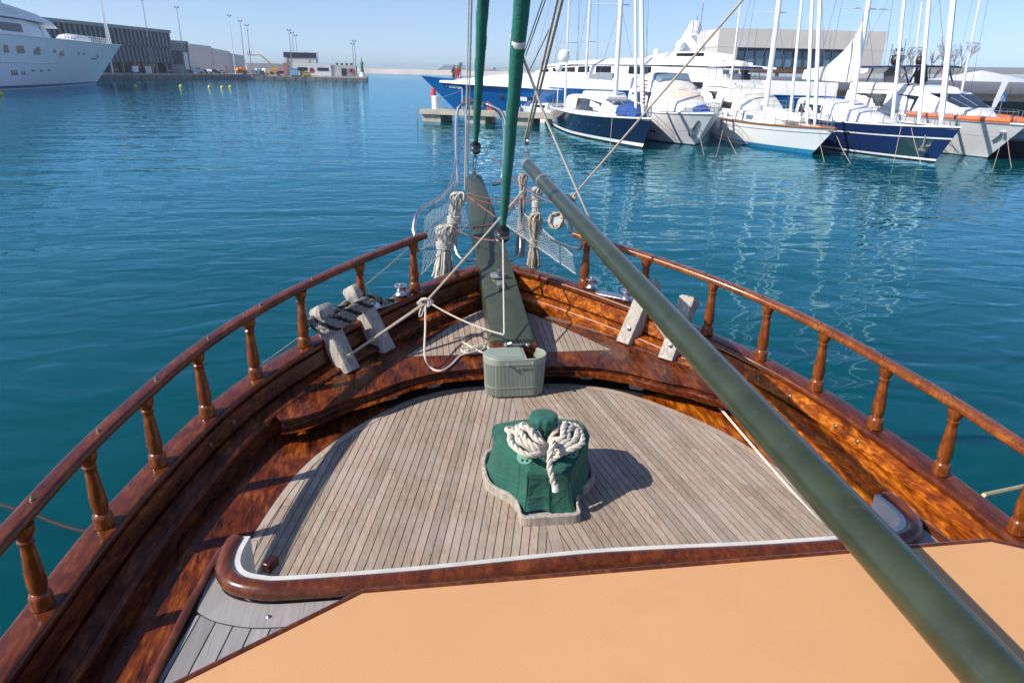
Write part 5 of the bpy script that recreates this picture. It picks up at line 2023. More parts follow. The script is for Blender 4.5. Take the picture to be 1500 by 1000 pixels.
# ---- 9. royal blue superyacht beyond the pier
t, L = axis_thing('superyacht', 'long royal blue superyacht with white superstructure lying beyond the concrete pier', 'superyacht', (37.0, 60.0), (-2.6, 77.2))
h = Hull(39.9, 7.6, 2.75, 2.8, 3.62, 4.2, tran=0.9, fine=2.3, wl=0.82)
hl = h.build(t, BLUE, stripes=(('boot_stripe', 0.0, 0.05, WHITE), ('antifouling', -0.34, -0.01, ANTI)), rim=BLUE, rimr=0.06)
house(t, 'main_deck', [(1.0, 3.5, 2.6, 3.45, 3.9), (18.0, 3.7, 2.7, 3.6, 4.1), (26.0, 3.5, 2.75, 3.35, 4.25), (31.0, 2.9, 2.9, 2.7, 3.95), (35.0, 1.9, 3.0, 1.7, 3.5), (37.6, 1.0, 3.1, .8, 3.3)], WHITE)
house(t, 'superstructure', [(9.0, 3.0, 3.9, 2.9, 4.95), (16.0, 3.1, 4.05, 2.95, 5.05), (22.0, 2.9, 4.15, 2.7, 5.0), (26.0, 2.2, 4.2, 1.9, 4.75), (27.6, 1.6, 4.2, 1.3, 4.35)], WHITE, [(23.6, 27.0, .22, .9), (22.2, 23.3, .2, .95), (20.2, 21.6, .2, .95), (16.6, 18.6, .2, .95)])
house(t, 'bridge_deck', [(8.0, 2.9, 4.95, 2.6, 5.35), (15.0, 3.1, 5.05, 2.6, 5.75), (20.0, 2.9, 5.0, 2.2, 5.55), (24.0, 2.4, 4.95, 1.7, 5.3), (26.8, 1.8, 4.7, 1.2, 4.9)], WHITE)
house(t, 'sky_lounge', [(9.6, 1.9, 5.5, 1.5, 6.0), (12.0, 2.0, 5.6, 1.6, 6.3), (15.0, 1.8, 5.6, 1.3, 6.2), (17.5, 1.2, 5.6, .8, 5.75)], WHITE, [(12.2, 14.6, .4, .85)])
house(t, 'aft_overhang', [(6.0, 2.6, 4.85, 2.4, 5.0), (8.0, 3.0, 4.85, 2.8, 5.15), (9.5, 3.0, 4.85, 2.8, 5.3)], WHITE)
mb = MB()
mb.loft([[Vector((-.45, 13.0, z)), Vector((.45, 13.0, z)), Vector((.35, 15.0 - (z - 6.1) * .5, z)), Vector((-.35, 15.0 - (z - 6.1) * .5, z))] for z in (6.1, 6.9, 7.6, 8.1)])
ob('radar_mast', mb, WHITE, parent=t)
for c, r in (((-.9, 14.4, 6.75), .42), ((.9, 14.4, 6.75), .42), ((0.0, 13.3, 8.25), .62), ((-1.0, 12.6, 6.5), .42), ((0.9, 16.6, 6.2), .3)):
    dome(t, c, r)
mb = MB()
mb.box((0, 13.4, 7.6), (3.0, .4, .12))
mb.box((0, 14.2, 7.0), (2.4, .35, .12))
mb.box((-.2, 17.8, 6.0), (1.9, .25, .1))
mb.tube([(-.2, 17.8, 5.5), (-.2, 17.8, 6.0)], .08, 6)
mb.box((0, 13.1, 8.0), (1.8, .25, .1))
ob('radar_scanner', mb, WHITE, parent=t)
mb = MB()
for x, y, z, hh in ((-.2, 12.8, 8.3, 1.9), (.7, 13.2, 8.0, 1.3), (-1.3, 13.4, 7.6, 1.2), (1.3, 13.4, 7.6, .9)):
    mb.tube([(x, y, z), (x, y, z + hh)], 0.05, 5)
    mb.box((x, y, z + hh * .8), (.25, .1, .1))
ob('aerial', mb, GREYP, parent=t)
h.portholes(t, (0.865, 0.80, 0.72, 0.66), 0.66, 0.5, 0.5, GLASS)
mb = MB()
for k in range(3):
    a = h.pt(0.735 + k * .006, 0.62, -1, .02)
    mb.box(a, (.06, .18, .45))
ob('vent', mb, WHITE, parent=t)
# anchor pocket, name strokes, draught stripe
mb = MB()
a = h.pt(0.92, 0.40, -1, 0.0)
mb.box(a, (0.5, 1.3, 1.0))
ob('anchor_pocket', mb, DARKC, parent=t)
mb = MB()
a = h.pt(0.915, 0.28, -1, 0.35)
mb.tube([a + Vector((0, .1, .6)), a, a - Vector((0, .1, .35))], .12, 6)
mb.box(a - Vector((0, 0, .4)), (.3, 1.0, .3))
ob('anchor', mb, GALV, parent=t)
mb = MB()
rg = random.Random(4)
for k in range(9):
    if k == 1:
        continue
    tt = 0.945 - 0.0052 * k
    a = h.pt(tt, 0.80, -1, .02)
    wd = .12 if k else .05
    mb.box(a, (.03, wd, .26 if k % 3 else .2))
ob('name_lettering', mb, WHITE, parent=t)
mb = MB()
mb.box(h.pt(0.862, 0.36, -1, .03), (.06, .75, 1.1))
ob('red_panel', mb, simple('faded_red', (0.55, 0.09, 0.06), 0.5), parent=t)
house(t, 'side_window', [(12.0, 3.68, 3.2, 3.66, 3.75), (17.0, 3.72, 3.2, 3.66, 3.75)], GLASS)
# two people on the bow
def person(loc, face, jacket, label, arm=0.0):
    t = thing('person', label, 'person', loc, face)
    me = bpy.data.meshes.new('body')
    V = [(0, 0, .95), (0, 0, 1.2), (0, 0, 1.42), (0, 0.01, 1.52), (0, 0.02, 1.66), (.09, 0, .90), (.10, .02, .50), (.10, -.02, .08), (.10, .12, .04), (-.09, 0, .90), (-.11, .04, .50), (-.11, 0, .08), (-.11, .13, .04), (.19, 0, 1.40), (.25, .02, 1.14), (.22, .18 + arm, .98 + arm), (-.19, 0, 1.40), (-.25, .02, 1.14), (-.22, .15, .92)]
    Ed = [(0, 1), (1, 2), (2, 3), (3, 4), (0, 5), (5, 6), (6, 7), (7, 8), (0, 9), (9, 10), (10, 11), (11, 12), (2, 13), (13, 14), (14, 15), (2, 16), (16, 17), (17, 18)]
    Rr = [.13, .14, .13, .06, .105, .095, .07, .05, .045, .095, .07, .05, .045, .065, .05, .04, .065, .05, .04]
    me.from_pydata(V, Ed, [])
    bm = bmesh.new()
    bm.from_mesh(me)
    lay = bm.verts.layers.skin.verify()
    bm.verts.ensure_lookup_table()
    for i, r in enumerate(Rr):
        bm.verts[i][lay].radius = (r, r)
    bm.verts[0][lay].use_root = True
    bm.to_mesh(me)
    bm.free()
    for m in (jacket,):
        me.materials.append(m)
    o = bpy.data.objects.new('body', me)
    COL.objects.link(o)
    o.parent = t
    o.modifiers.new('skin', 'SKIN').use_smooth_shade = True
    o.modifiers.new('sub', 'SUBSURF').levels = 1
    mb = MB()
    mb.ball((0, .03, 1.68), .112, 12, (1, 1.1, 1.15))
    ob('face', mb, SKIN, parent=t)
    mb = MB()
    mb.ball((0, .0, 1.72), .118, 12, (1, 1.05, 1.0))
    ob('hair', mb, BLKC, parent=t)
    return t


Mw = Matrix.Translation(t.location) @ Matrix.Rotation(t.rotation_euler.z, 4, 'Z')
pb = Mw @ Vector((-0.3, 35.9, 2.9))
person(tuple(pb), 2.9, REDC, 'person in a red jacket standing on the bow of the royal blue superyacht')
pb = Mw @ Vector((0.3, 36.5, 2.95))
person(tuple(pb), 2.6, BLKC, 'person in dark clothes standing on the bow of the royal blue superyacht', .1)

# ---- mooring lines from the bows into the water
for (u0, v0, yy, u1, v1, lab) in (
        (897, 168, 42.6, 893, 222, 'beige mooring line dropping from the navy sloop beside its blue cover'),
        (1022, 182, 43.2, 1032, 229, 'left mooring line from the anchor of the white motor yacht'),
        (1060, 186, 42.5, 1048, 233, 'mooring line between the white motor yacht and the ketch'),
        (1062, 189, 43.5, 1080, 228, 'mooring line running down from the left end of the ketch'),
        (1197, 186, 38.3, 1208, 239, 'mooring line from the bow of the white ketch'),
        (1224, 196, 37.2, 1247, 241, 'mooring line crossing from the ketch bow towards the dark blue yacht'),
        (1320, 186, 36.2, 1309, 238, 'left of two mooring lines on the bow of the dark blue yacht'),
        (1335, 188, 35.5, 1350, 242, 'right of two mooring lines on the bow of the dark blue yacht'),
        (1391, 205, 37.5, 1420, 245, 'mooring line below the hull door of the yacht with the orange cover'),
        (1471, 193, 35.7, 1454, 250, 'left mooring line from the bow with the orange cover'),
        (1475, 193, 35.7, 1482, 247, 'right mooring line from the bow with the orange cover')):
    a = Py(u0, v0, yy)
    b = Pz(u1, v1, -0.05)
    rope('mooring_line', [sag(a, b, 6, 0.08)], 0.014, ROPEB, lab, group='mooring lines of the moored yachts', n=5)

# ---- concrete pier in front of the blue yacht
PA, PB = Vector((-0.05, 63.6, 0)), Vector((19.6, 54.65, 0))
pd_ = (PB - PA).normalized()
pn = Vector((-pd_.y, pd_.x, 0))
t = thing('concrete_pier', 'pale concrete pier on stout piles between the moored yachts and the blue superyacht', 'pier', tuple(PA), atan2(pd_.y, pd_.x))
LP = (PB - PA).length
mb = MB()
mb.box((LP / 2, 1.7, 0.78), (LP, 3.4, 0.36))
slab = ob('deck_slab', mb, CONC, parent=t, bevel=0.04)
mb = MB()
mb.box((LP / 2, 0.15, 1.0), (LP - .4, .3, .10))
ob('kerb', mb, CONC, parent=t, bevel=0.02)
for k in range(5):
    mb = MB()
    mb.box((1.0 + 4.1 * k, 1.7, 0.02), (1.75, 2.8, 1.14))
    ob('pile', mb, CONC, parent=t, bevel=0.05)
for k in range(1, 7):
    mb = MB()
    mb.box((3.4 * k, 0.0, 0.76), (0.02, 0.012, 0.3))
    ob('joint', mb, CAULK, parent=slab)


def on_pier(x, y, z=0.96):
    p = PA + pd_ * x + pn * y
    return (p.x, p.y, z)


c = on_pier(1.15, 1.0)
mb = MB()
mb.lathe([(0.46, 0), (0.46, 0.03), (0.36, 0.04), (0.36, 1.12), (0.33, 1.16), (0, 1.17)], c, n=20)
ob('mooring_drum', mb, WHITE, label='white cylindrical bollard near the end of the concrete pier', cat='bollard', org=c)
c = on_pier(0.55, 1.9)
t = thing('life_ring_post', 'red life ring housing on a post at the end of the concrete pier', 'life ring', c)
mb = MB()
mb.lathe([(.05, 0), (.05, .9)], (0, 0, 0), n=8)
ob('post', mb, GREYP, parent=t)
mb = MB()
mb.lathe([(.1, .8), (.22, .9), (.25, 1.2), (.22, 1.7), (.1, 1.8)], (0, 0, 0), n=12)
ob('housing', mb, simple('pinkish_red', (0.62, 0.07, 0.09), 0.5), parent=t)
c = on_pier(3.0, 2.6)
t = thing('lamp_post', 'short white lamp post with a bent head on the concrete pier', 'lamp post', c)
mb = MB()
mb.tube(spline([(0, 0, 0), (0, 0, 1.4), (0, 0, 1.75), (-.06, 0, 1.83), (-.25, 0, 1.80)], 4), 0.035, 8)
ob('pole', mb, ALU, parent=t)
mb = MB()
mb.box((-.28, 0, 1.78), (.2, .1, .06))
ob('lamp_head', mb, ALU, parent=t)
for k, (x, y) in enumerate(((4.6, 0.6), (8.9, .7), (13.0, .7))):
    c = on_pier(x, y)
    mb = MB()
    mb.lathe([(.16, 0), (.16, .05), (.1, .08), (.09, .3), (.17, .36), (.16, .44), (.0, .46)], c, n=12)
    mb.tube([Vector(c) + Vector((-.2, 0, .3)), Vector(c) + Vector((.2, 0, .3))], .05, 6)
    ob('bollard', mb, GALV, label=('galvanised mooring bollard on the pier under the blue bow', 'galvanised mooring bollard on the pier left of the navy sloop', 'galvanised mooring bollard on the pier behind the navy sloop')[k], cat='bollard', org=c, group='bollards on the concrete pier')
mb = MB()
p0 = Vector(on_pier(-0.35, 0.3, 0))
mb.tube([p0 + Vector((0, 0, -.8)), p0 + Vector((0, 0, 1.25))], 0.05, 6)
ob('mooring_stake', mb, GALV, label='thin dark stake standing in the water at the end of the concrete pier', cat='stake', org=(p0.x, p0.y, 0))
rope('mooring_line', [sag(on_pier(1.2, 1.2, 1.7), Pz(660, 146, 1.7) if False else Mw @ Vector((-0.2, 39.0, 1.9)), 6, .15), sag(on_pier(3.0, 2.6, 2.6), Mw @ Vector((-.3, 38.6, 1.4)), 5, .05)], 0.03, WIRE, 'dark mooring lines from the pier end to the blue bow', n=5)

# ---- right hand shore: quay, long low pavilion, concrete building, footbridge
mb = MB()
mb.prism([(26, 64), (40, 57.5), (58, 43), (260, 30), (300, 260), (34, 260)], -1.0, 1.0)
ob('quay', mb, PAVE, kind='structure', smooth=0)
# low pavilion with curved grey fascia
t = thing('low_pavilion', 'long low pavilion with grey curved fascia and dark glazed front along the quay', 'building', (27, 69, 1.0), radians(-10))
Lv = 75
mb = MB()
prof = [(0.0, 2.0), (-0.35, 2.2), (-0.5, 2.7), (-0.35, 3.1), (0.2, 3.25), (6.0, 3.35), (6.0, 2.0)]
for k in range(15):
    mb = MB()
    mb.loft([[Vector((5.0 * k + 0.02, y, z)) for y, z in prof], [Vector((5.0 * k + 4.97, y, z)) for y, z in prof]])
    ob('fascia_panel', mb, ZINCL, parent=t, smooth=40)
mb = MB()
mb.box((Lv / 2, 0.8, 1.75), (Lv, 0.6, 0.5))
ob('soffit_beam', mb, simple('taupe_panel', (0.24, 0.20, 0.16), 0.7), parent=t)
mb = MB()
mb.box((Lv / 2, 4.0, 0.85), (Lv, 3.6, 1.7))
ob('glazed_wall', mb, GLASS, parent=t)
for k in range(26):
    mb = MB()
    mb.box((1.5 + 2.9 * k, 2.15, 0.85), (0.10, 0.1, 1.7))
    ob('mullion', mb, simple('mullion_paint', (0.12, 0.11, 0.10), 0.5) if k == 0 else bpy.data.materials['mullion_paint'], parent=t)
# concrete building
c0, c1, c2 = (41.8, 99.5), (42.7, 112.0), (64.8, 96.2)
t = thing('concrete_building', 'grey concrete block building with a long ribbon window raised over an open ground floor', 'building', (c0[0], c0[1], 1.0))
CWd = W(t)
fx = Vector((c2[0] - c0[0], c2[1] - c0[1], 0))
FL = fx.length
fx.normalize()
fy = Vector((-fx.y, fx.x, 0))
O = Vector((c0[0], c0[1], 0))
ZT, ZW1, ZW0, ZS = 10.55, 8.15, 5.75, 5.0


def fp(x, y, z):
    return O + fx * x + fy * y + Vector((0, 0, z))


def slab_(x0, x1, y0, y1, z0, z1):
    mb = MB()
    mb.loft([[fp(x0, y0, z0), fp(x1, y0, z0), fp(x1, y1, z0), fp(x0, y1, z0)], [fp(x0, y0, z1), fp(x1, y0, z1), fp(x1, y1, z1), fp(x0, y1, z1)]])
    return mb


JN = 2.8
for k in range(9):
    a = k * FL / 9
    CWd('wall_panel', slab_(a + .02, a + FL / 9 - .02, 0, .5, ZW1, ZT), CONCB, smooth=0)
for z0, z1 in ((1.0, 3.4), (3.44, 5.7), (5.74, 8.13)):
    CWd('wall_panel', slab_(0, JN - .02, 0, .5, z0, z1), CONCB, smooth=0)
    CWd('wall_panel', slab_(FL - 4.2, FL - .02, 0, .5, z0, z1), CONCB, smooth=0)
# left return wall, slanting
side_d = Vector((c1[0] - c0[0], c1[1] - c0[1], 0))
for z0, z1 in ((1.0, 3.4), (3.44, 5.7), (5.74, 8.13), (8.17, 10.5)):
    for k in range(2):
        mb = MB()
        a, b = O + side_d * (k / 2 + .004), O + side_d * (k / 2 + .496)
        q = Vector((0.4, 0.0, 0))
        mb.loft([[a + Vector((0, 0, z0)), b + Vector((0, 0, z0)), b + q + Vector((0, 0, z0)), a + q + Vector((0, 0, z0))], [a + Vector((0, 0, z1)), b + Vector((0, 0, z1)), b + q + Vector((0, 0, z1)), a + q + Vector((0, 0, z1))]])
        CWd('wall_panel', mb, CONCB, smooth=0)
CWd('roof', slab_(0.3, FL, 0.5, 14, ZT - .4, ZT - .1), ZINC, smooth=0)
CWd('rear_wall', slab_(JN, FL - 5, 12.5, 13, 5.0, ZT - .4), CONCB, smooth=0)
CWd('window_head', slab_(JN, FL - 4.2, .45, .9, ZW1 - .35, ZW1), DARKC, smooth=0)
nwin = 12
for k in range(nwin):
    a = JN + (FL - 4.2 - JN) * k / nwin
    b = JN + (FL - 4.2 - JN) * (k + 1) / nwin
    CWd('window', slab_(a + .08, b - .08, .75, .85, ZW0, ZW1 - .36), GLASSB, smooth=0)
    CWd('mullion', slab_(a - .07, a + .07, .6, .9, ZW0, ZW1 - .36), DARKC, smooth=0)
CWd('sill', slab_(JN, FL - 4.2, .1, .9, ZW0 - .28, ZW0), DARKC, smooth=0)
CWd('wood_band', slab_(JN, FL - 4.2, .05, .9, ZS, ZW0 - .29), BROWNC, smooth=0)
CWd('soffit', slab_(JN, FL - 4.2, .9, 12, ZS + .1, ZS + .3), BROWNC, smooth=0)
for k in range(3):
    CWd('column', slab_(JN + 3 + 5 * k, JN + 3.4 + 5 * k, 6, 6.4, 1, ZS + .1), CONCB, smooth=0)
# footbridge
t = thing('footbridge', 'slender white footbridge spanning behind the moored yachts at the right', 'footbridge', (57, 89, 1.0))
FB = W(t)
mb = MB()
pts = [Vector((57 + 6 * k, 88.5 + .8 * k, 5.35 + 0.62 * sin(k / 9 * pi * .62))) for k in range(12)]
rings = []
for i, p in enumerate(pts):
    d = 0.32 + 0.30 * abs(sin(i * 0.55)) * 0.5
    rings.append([p + Vector((0, -1.4, .42)), p + Vector((0, 1.4, .42)), p + Vector((0, 1.2, -.1)), p + Vector((0, .4, -d)), p + Vector((0, -.4, -d)), p + Vector((0, -1.2, -.1))])
mb.loft(rings)
FB('deck', mb, WHITE, smooth=30)
for k in (3, 6, 9):
    mb = MB()
    mb.tube([pts[k] + Vector((0, 0, -.3)), Vector((pts[k].x, pts[k].y, 1.0))], [.55, .3], 8)
    FB('pier', mb, GREYP)
# white marquee roofs, flag, signs
for k, (x, y, wd, ht) in enumerate(((58.5, 70, 11.0, 4.9), (72, 74, 10, 4.9))):
    mb = MB()
    rings = []
    t = thing('marquee', ('white peaked marquee roof above the pavilion at the right edge', 'farther white marquee roof behind the pavilion')[k], 'marquee', (x, y, 1.0))
    mb = MB()
    for f, z in ((1, 2.9), (.98, 3.05), (.55, 3.5), (.15, 4.15), (.02, 4.35)):
        rings.append([Vector((wd / 2 * f * cx, wd / 2 * f * cy, z)) for cx, cy in ((-1, -1), (0, -1), (1, -1), (1, 0), (1, 1), (0, 1), (-1, 1), (-1, 0))])
    mb.loft(rings)
    ob('canopy', mb, WHITE, parent=t, smooth=20)
    for sx in (-1, 1):
        for sy in (-1, 1):
            mb = MB()
            mb.tube([(sx * wd * .48, sy * wd * .48, 0), (sx * wd * .48, sy * wd * .48, 2.9)], .06, 6)
            ob('post', mb, ALU, parent=t)
p = Py(1457, 190, 47.0)
c = (p.x, p.y, 0.98)
t = thing('crossing_sign', 'small blue square pedestrian crossing sign on a pole at the right quay', 'road sign', c)
mb = MB()
mb.tube([(0, 0, 0), (0, 0, 1.9)], .03, 6)
ob('pole', mb, GALV, parent=t)
mb = MB()
mb.box((0, 0, 2.15), (.55, .03, .55))
pn_ = ob('panel', mb, SIGNB, parent=t)
mb = MB()
mb.prism([(-.2, 0), (.2, 0), (0, .36)], -.004, .004)
mb.v = [(x, -.018 + z, 1.97 + y) for x, y, z in mb.v]
tr_ = ob('white_triangle', mb, WHITE, parent=pn_, smooth=0)
mb = MB()
mb.v = []
mb.tube([(0, -.024, 2.22), (0, -.024, 2.12), (-.05, -.024, 2.02)], .018, 4)
mb.tube([(0, -.024, 2.12), (.05, -.024, 2.02)], .018, 4)
ob('walking_figure', mb, BLACKP, parent=pn_)
p = Py(1440, 190, 45.5)
t = thing('feather_flag', 'furled white feather flag leaning on the quay beside the crossing sign', 'flag', (p.x, p.y, 0.98))
mb = MB()
mb.tube([(0, 0, 0), (0.25, 0, 1.2), (0.62, 0, 3.4)], .03, 6)
ob('pole', mb, ALU, parent=t)
mb = MB()
mb.loft([[Vector((0.16, 0, 1.0)), Vector((.30, .05, 1.0)), Vector((.30, -.05, 1.0))], [Vector((0.25, 0, 2.0)), Vector((.62, .12, 2.1)), Vector((.6, -.1, 2.0))], [Vector((0.55, 0, 3.3)), Vector((.98, .1, 3.4)), Vector((.95, -.1, 3.3))], [Vector((0.62, 0, 3.45)), Vector((.86, .03, 3.5)), Vector((.8, -.03, 3.45))]])
ob('cloth', mb, WHITE, parent=t)
p = Py(1429, 165, 47.0)
t = thing('service_pedestal', 'white service pedestal with blue panel on the quay left of the feather flag', 'pedestal', (p.x, p.y, 0.98))
mb = MB()
mb.box((0, 0, .8), (.34, .3, 1.6))
ob('body', mb, WHITEP, parent=t, bevel=.04)
mb = MB()
mb.box((0, 0, 1.66), (.42, .38, .12))
ob('cap', mb, WHITE, parent=t, bevel=.03)
mb = MB()
mb.box((0, -.156, 1.1), (.2, .02, .4))
ob('blue_panel', mb, SIGNB, parent=t)
# bare trees and palms behind the pavilion
def bare_tree(loc, H, seed, label):
    rg = random.Random(seed)
    t = thing('bare_tree', label, 'tree', loc, 0, 'bare trees behind the pavilion')
    tr_, cr = MB(), MB()
    tr_.tube([(0, 0, 0), (.05, 0, H * .45)], [.14, .08], 8)

    def br(p, d, L, r, dep):
        q = p + d * L
        cr.tube([p, q], [r, r * .6], 4, cap=False)
        if dep == 0:
            return
        for k in range(3):
            nd = (d + Vector((rg.uniform(-.6, .6), rg.uniform(-.6, .6), rg.uniform(-.1, .5)))).normalized()
            br(p + d * L * rg.uniform(.6, 1), nd, L * rg.uniform(.6, .8), r * .6, dep - 1)
    for k in range(4):
        a = k * 1.7 + rg.random()
        br(Vector((.04, 0, H * .42)), Vector((cos(a) * .5, sin(a) * .5, .9)).normalized(), H * .22, .06, 4)
    ob('trunk', tr_, BARK, parent=t)
    ob('crown', cr, BARK, parent=t)


def gp(u, yy):
    p = Py(u, 120, yy)
    return (p.x, p.y, 1.0)


bare_tree(gp(1362, 78), 7.2, 1, 'smaller bare reddish tree between the two right hand masts')
bare_tree(gp(1393, 78), 8.2, 2, 'larger bare reddish tree just right of the right hand masts')
bare_tree(gp(1318, 80), 7.6, 3, 'bare tree behind the black radome')


def palm(loc, H, seed, label):
    rg = random.Random(seed)
    t = thing('palm_tree', label, 'palm tree', loc, 0, 'low palms along the quay')
    mb = MB()
    mb.tube([(0, 0, 0), (.04, 0, H)], [.16, .12], 8)
    ob('trunk', mb, BARK, parent=t)
    mb = MB()
    for k in range(26):
        a = rg.uniform(0, 6.28)
        e = rg.uniform(-.3, 1.2)
        L = rg.uniform(.7, 1.1)
        prev = None
        for j in range(6):
            u = j / 5
            c = Vector((cos(a) * L * u, sin(a) * L * u, H + L * (e * u - 1.0 * u * u)))
            wv = Vector((-sin(a), cos(a), 0)) * (.09 * sin(pi * min(1, u + .1)) + .01)
            if prev:
                mb.quad(prev[0], prev[1], c + wv, c - wv)
            prev = (c - wv, c + wv)
    ob('fronds', mb, LEAF, parent=t, smooth=0)


for k, (u, yy, hh) in enumerate(((1107, 92, 3.2), (1116, 92, 3.0), (1139, 93, 3.0), (1151, 94, 2.7), (1337, 76, 3.4), (1360, 76, 3.2), (1386, 76, 3.2))):
    palm(gp(u, yy), hh, k, ('leftmost low palm seen through the open ground floor', 'second low palm seen through the open ground floor', 'third low palm right of the ketch mast', 'small low palm farthest right under the concrete building', 'low palm left of the white right hand mast', 'low palm between the two right hand masts', 'low palm just right of the right hand masts')[k])
# extra masts of boats lying behind (each a mast on its own hull)
for k, (u, top_v, base_v, yy, lean, r, lab) in enumerate(((829, -60, 120, 62, 7, .10, 'sailing boat with a radar dome on its mast behind the navy sloop'), (858, -60, 120, 66, 9, .12, 'sailing boat with crossed spreaders mostly hidden behind the navy sloop'), (1338, -60, 140, 56, 20, .10, 'sailing boat with a raked mast behind the black hardtop'), (1410, -80, 135, 54, 42, .10, 'sailing boat with a strongly leaning mast right of the bare trees'))):
    a = Py(u, base_v, yy)
    a.z = 1.5
    b = Py(u + lean, top_v, yy)
    t = thing('sailing_boat', lab, 'sailing boat', (a.x, a.y - 0, 0), 0.3, 'half hidden sailing boats')
    h = Hull(8.5, 2.8, 1.1, 1.1, 1.3, 1.0)
    h.build(t, WHITE)
    inv = (Matrix.Translation(t.location) @ Matrix.Rotation(.3, 4, 'Z')).inverted()
    A_, B_ = inv @ a, inv @ b
    mb = MB()
    B2 = A_.lerp(B_, 1.25)
    mb.tube([A_, B2], [r, r * .7], 8)
    m = ob('mast', mb, ALU, parent=t)
    for f in (.45, .8):
        cc = A_.lerp(B_, f)
        mb = MB()
        mb.tube([cc + Vector((-.9, 0, 0)), cc + Vector((.9, 0, 0))], .035, 6)
        ob('spreader', mb, ALU, parent=m)
    mb = MB()
    for sx in (-1, 1):
        mb.tube([A_ + Vector((sx * 1.2, 0, -.3)), A_.lerp(B_, .8) + Vector((sx * .9, 0, 0)), B2], .012, 4)
    mb.tube([Vector((0, 8.2, 1.3)), B2], .012, 4)
    ob('rigging', mb, WIRE, parent=m)
    house(t, 'cabin', [(1.5, 1.0, 1.1, .9, 1.7), (5.5, .7, 1.15, .5, 1.5)], WHITE, [(2, 4.5, .3, .8)])
    if k == 0:
        dome(t, tuple(A_.lerp(B_, .36) + Vector((-.1, .3, 0))), .5)

# ---- left side: white superyacht
t = thing('superyacht', 'huge white superyacht with several decks lying at the left edge of the picture', 'superyacht', (-71.0, 90.0, 0), 0)
h = Hull(106.0, 13.0, 8.3, 8.3, 8.7, 19.0, tran=0.9, fine=1.9, wl=0.86)
hl = h.build(t, WHITE, stripes=(('boot_stripe', 0.02, 0.07, NAVY2), ('antifouling', -0.3, 0.0, NAVY)), rimr=0.10)
for x0, w_, z0, hh in ((40.5, 1.3, 6.3, 1.3), (45.0, 2.4, 6.3, 1.3), (50.8, 2.2, 6.2, 1.3), (61.5, 2.0, 6.1, 1.2)):
    tt = x0 / 100
    mb = MB()
    a = h.pt((x0) / 103, z0 / 8.35, 1, .02)
    mb.box(a, (.05, w_, hh))
    ob('hull_window', mb, GLASS, parent=t)
for x0, n, z0, hh in ((37, 2, 2.6, .8), (43, 3, 2.6, .8), (46.5, 2, 2.6, .7), (50, 2, 2.9, .4), (53.5, 2, 2.9, .4), (57, 2, 3, .3), (48.3, 2, 6.5, .9), (54.6, 2, 6.4, .8), (67, 2, 6.2, .7), (70, 2, 6.2, .6)):
    for j in range(n):
        mb = MB()
        a = h.pt((x0 + .8 * j) / 98, z0 / 8.35, 1, .02)
        mb.box(a, (.05, .35, hh))
        ob('porthole', mb, GLASS, parent=t)
mb = MB()
mb.tube([h.pt((30 + i) / 100, 0.50, 1, 0.0) for i in range(28)], .10, 6)
ob('hull_moulding', mb, WHITEP, parent=hl)
for k in range(3):
    mb = MB()
    a = h.pt(.80 + .015 * k, .62, 1, .02)
    mb.box(a, (.15, .8, .25))
    ob('fairlead', mb, DARKC, parent=hl)
mb = MB()
mb.box(h.pt(.825, .72, 1, .02), (.2, .5, 1.2), Matrix.Rotation(.35, 3, 'X'))
ob('anchor_chain', mb, GALV, parent=hl)
house(t, 'main_superstructure', [(2, 6.2, 8.2, 6.0, 11.2), (48, 6.1, 8.2, 5.8, 11.2), (56, 5.2, 8.2, 4.6, 11.0), (61, 4.2, 8.2, 3.4, 10.4)], WHITE, [(34, 47, .25, .75), (49.5, 53, .2, .82), (53.6, 57.5, .2, .8)])
house(t, 'deck_overhang', [(2, 6.6, 11.0, 6.5, 12.6), (44, 6.6, 11.0, 6.3, 13.0), (54, 6.0, 10.9, 5.4, 12.3), (62, 4.8, 10.6, 4.2, 11.4), (67, 3.0, 10.4, 2.6, 10.75)], WHITE)
mb = MB()
mb.box((6.35, 41, 12.0), (.3, 9.0, .9))
ob('tender_recess', mb, WHITEP, parent=t, bevel=.3)
house(t, 'bridge_deck', [(4, 5.2, 12.6, 4.9, 15.2), (42, 5.2, 12.8, 4.6, 15.4), (47, 4.0, 12.6, 3.4, 14.6)], WHITE, [(34, 40, .2, .8), (40.6, 45, .15, .8)])
house(t, 'top_deck', [(2, 5.6, 15.2, 5.5, 16.0), (46, 5.4, 15.4, 5.0, 16.2), (49, 3.6, 15.3, 3.3, 15.8)], WHITE)
mb = MB()
for i in range(18):
    p = h.pt((62 + 1.6 * i) / 105, 1, 1, -.2)
    mb.tube([p, p + Vector((0, 0, 1.1))], .05, 5)
mb.tube([h.pt((62 + 1.6 * i) / 105, 1, 1, -.2) + Vector((0, 0, 1.1)) for i in range(18)], .06, 5)
mb.tube([h.pt((62 + 1.6 * i) / 105, 1, 1, -.2) + Vector((0, 0, .6)) for i in range(18)], .04, 5)
ob('guard_rail', mb, ALU, parent=t)
mb = MB()
for p, q in (((0, 99, 8.6), (0.1, 98, 20)), ((3.0, 92, 8.6), (2.6, 91, 20))):
    mb.tube([p, q], [.12, .05], 6)
ob('flag_mast', mb, ALU, parent=t)
blob('foredeck_gear', [(76, 1.8, 8.6, 9.2), (78, 2.4, 8.6, 10.0), (84, 2.0, 8.6, 9.8), (85, 1, 8.6, 9)], WHITEP, t)

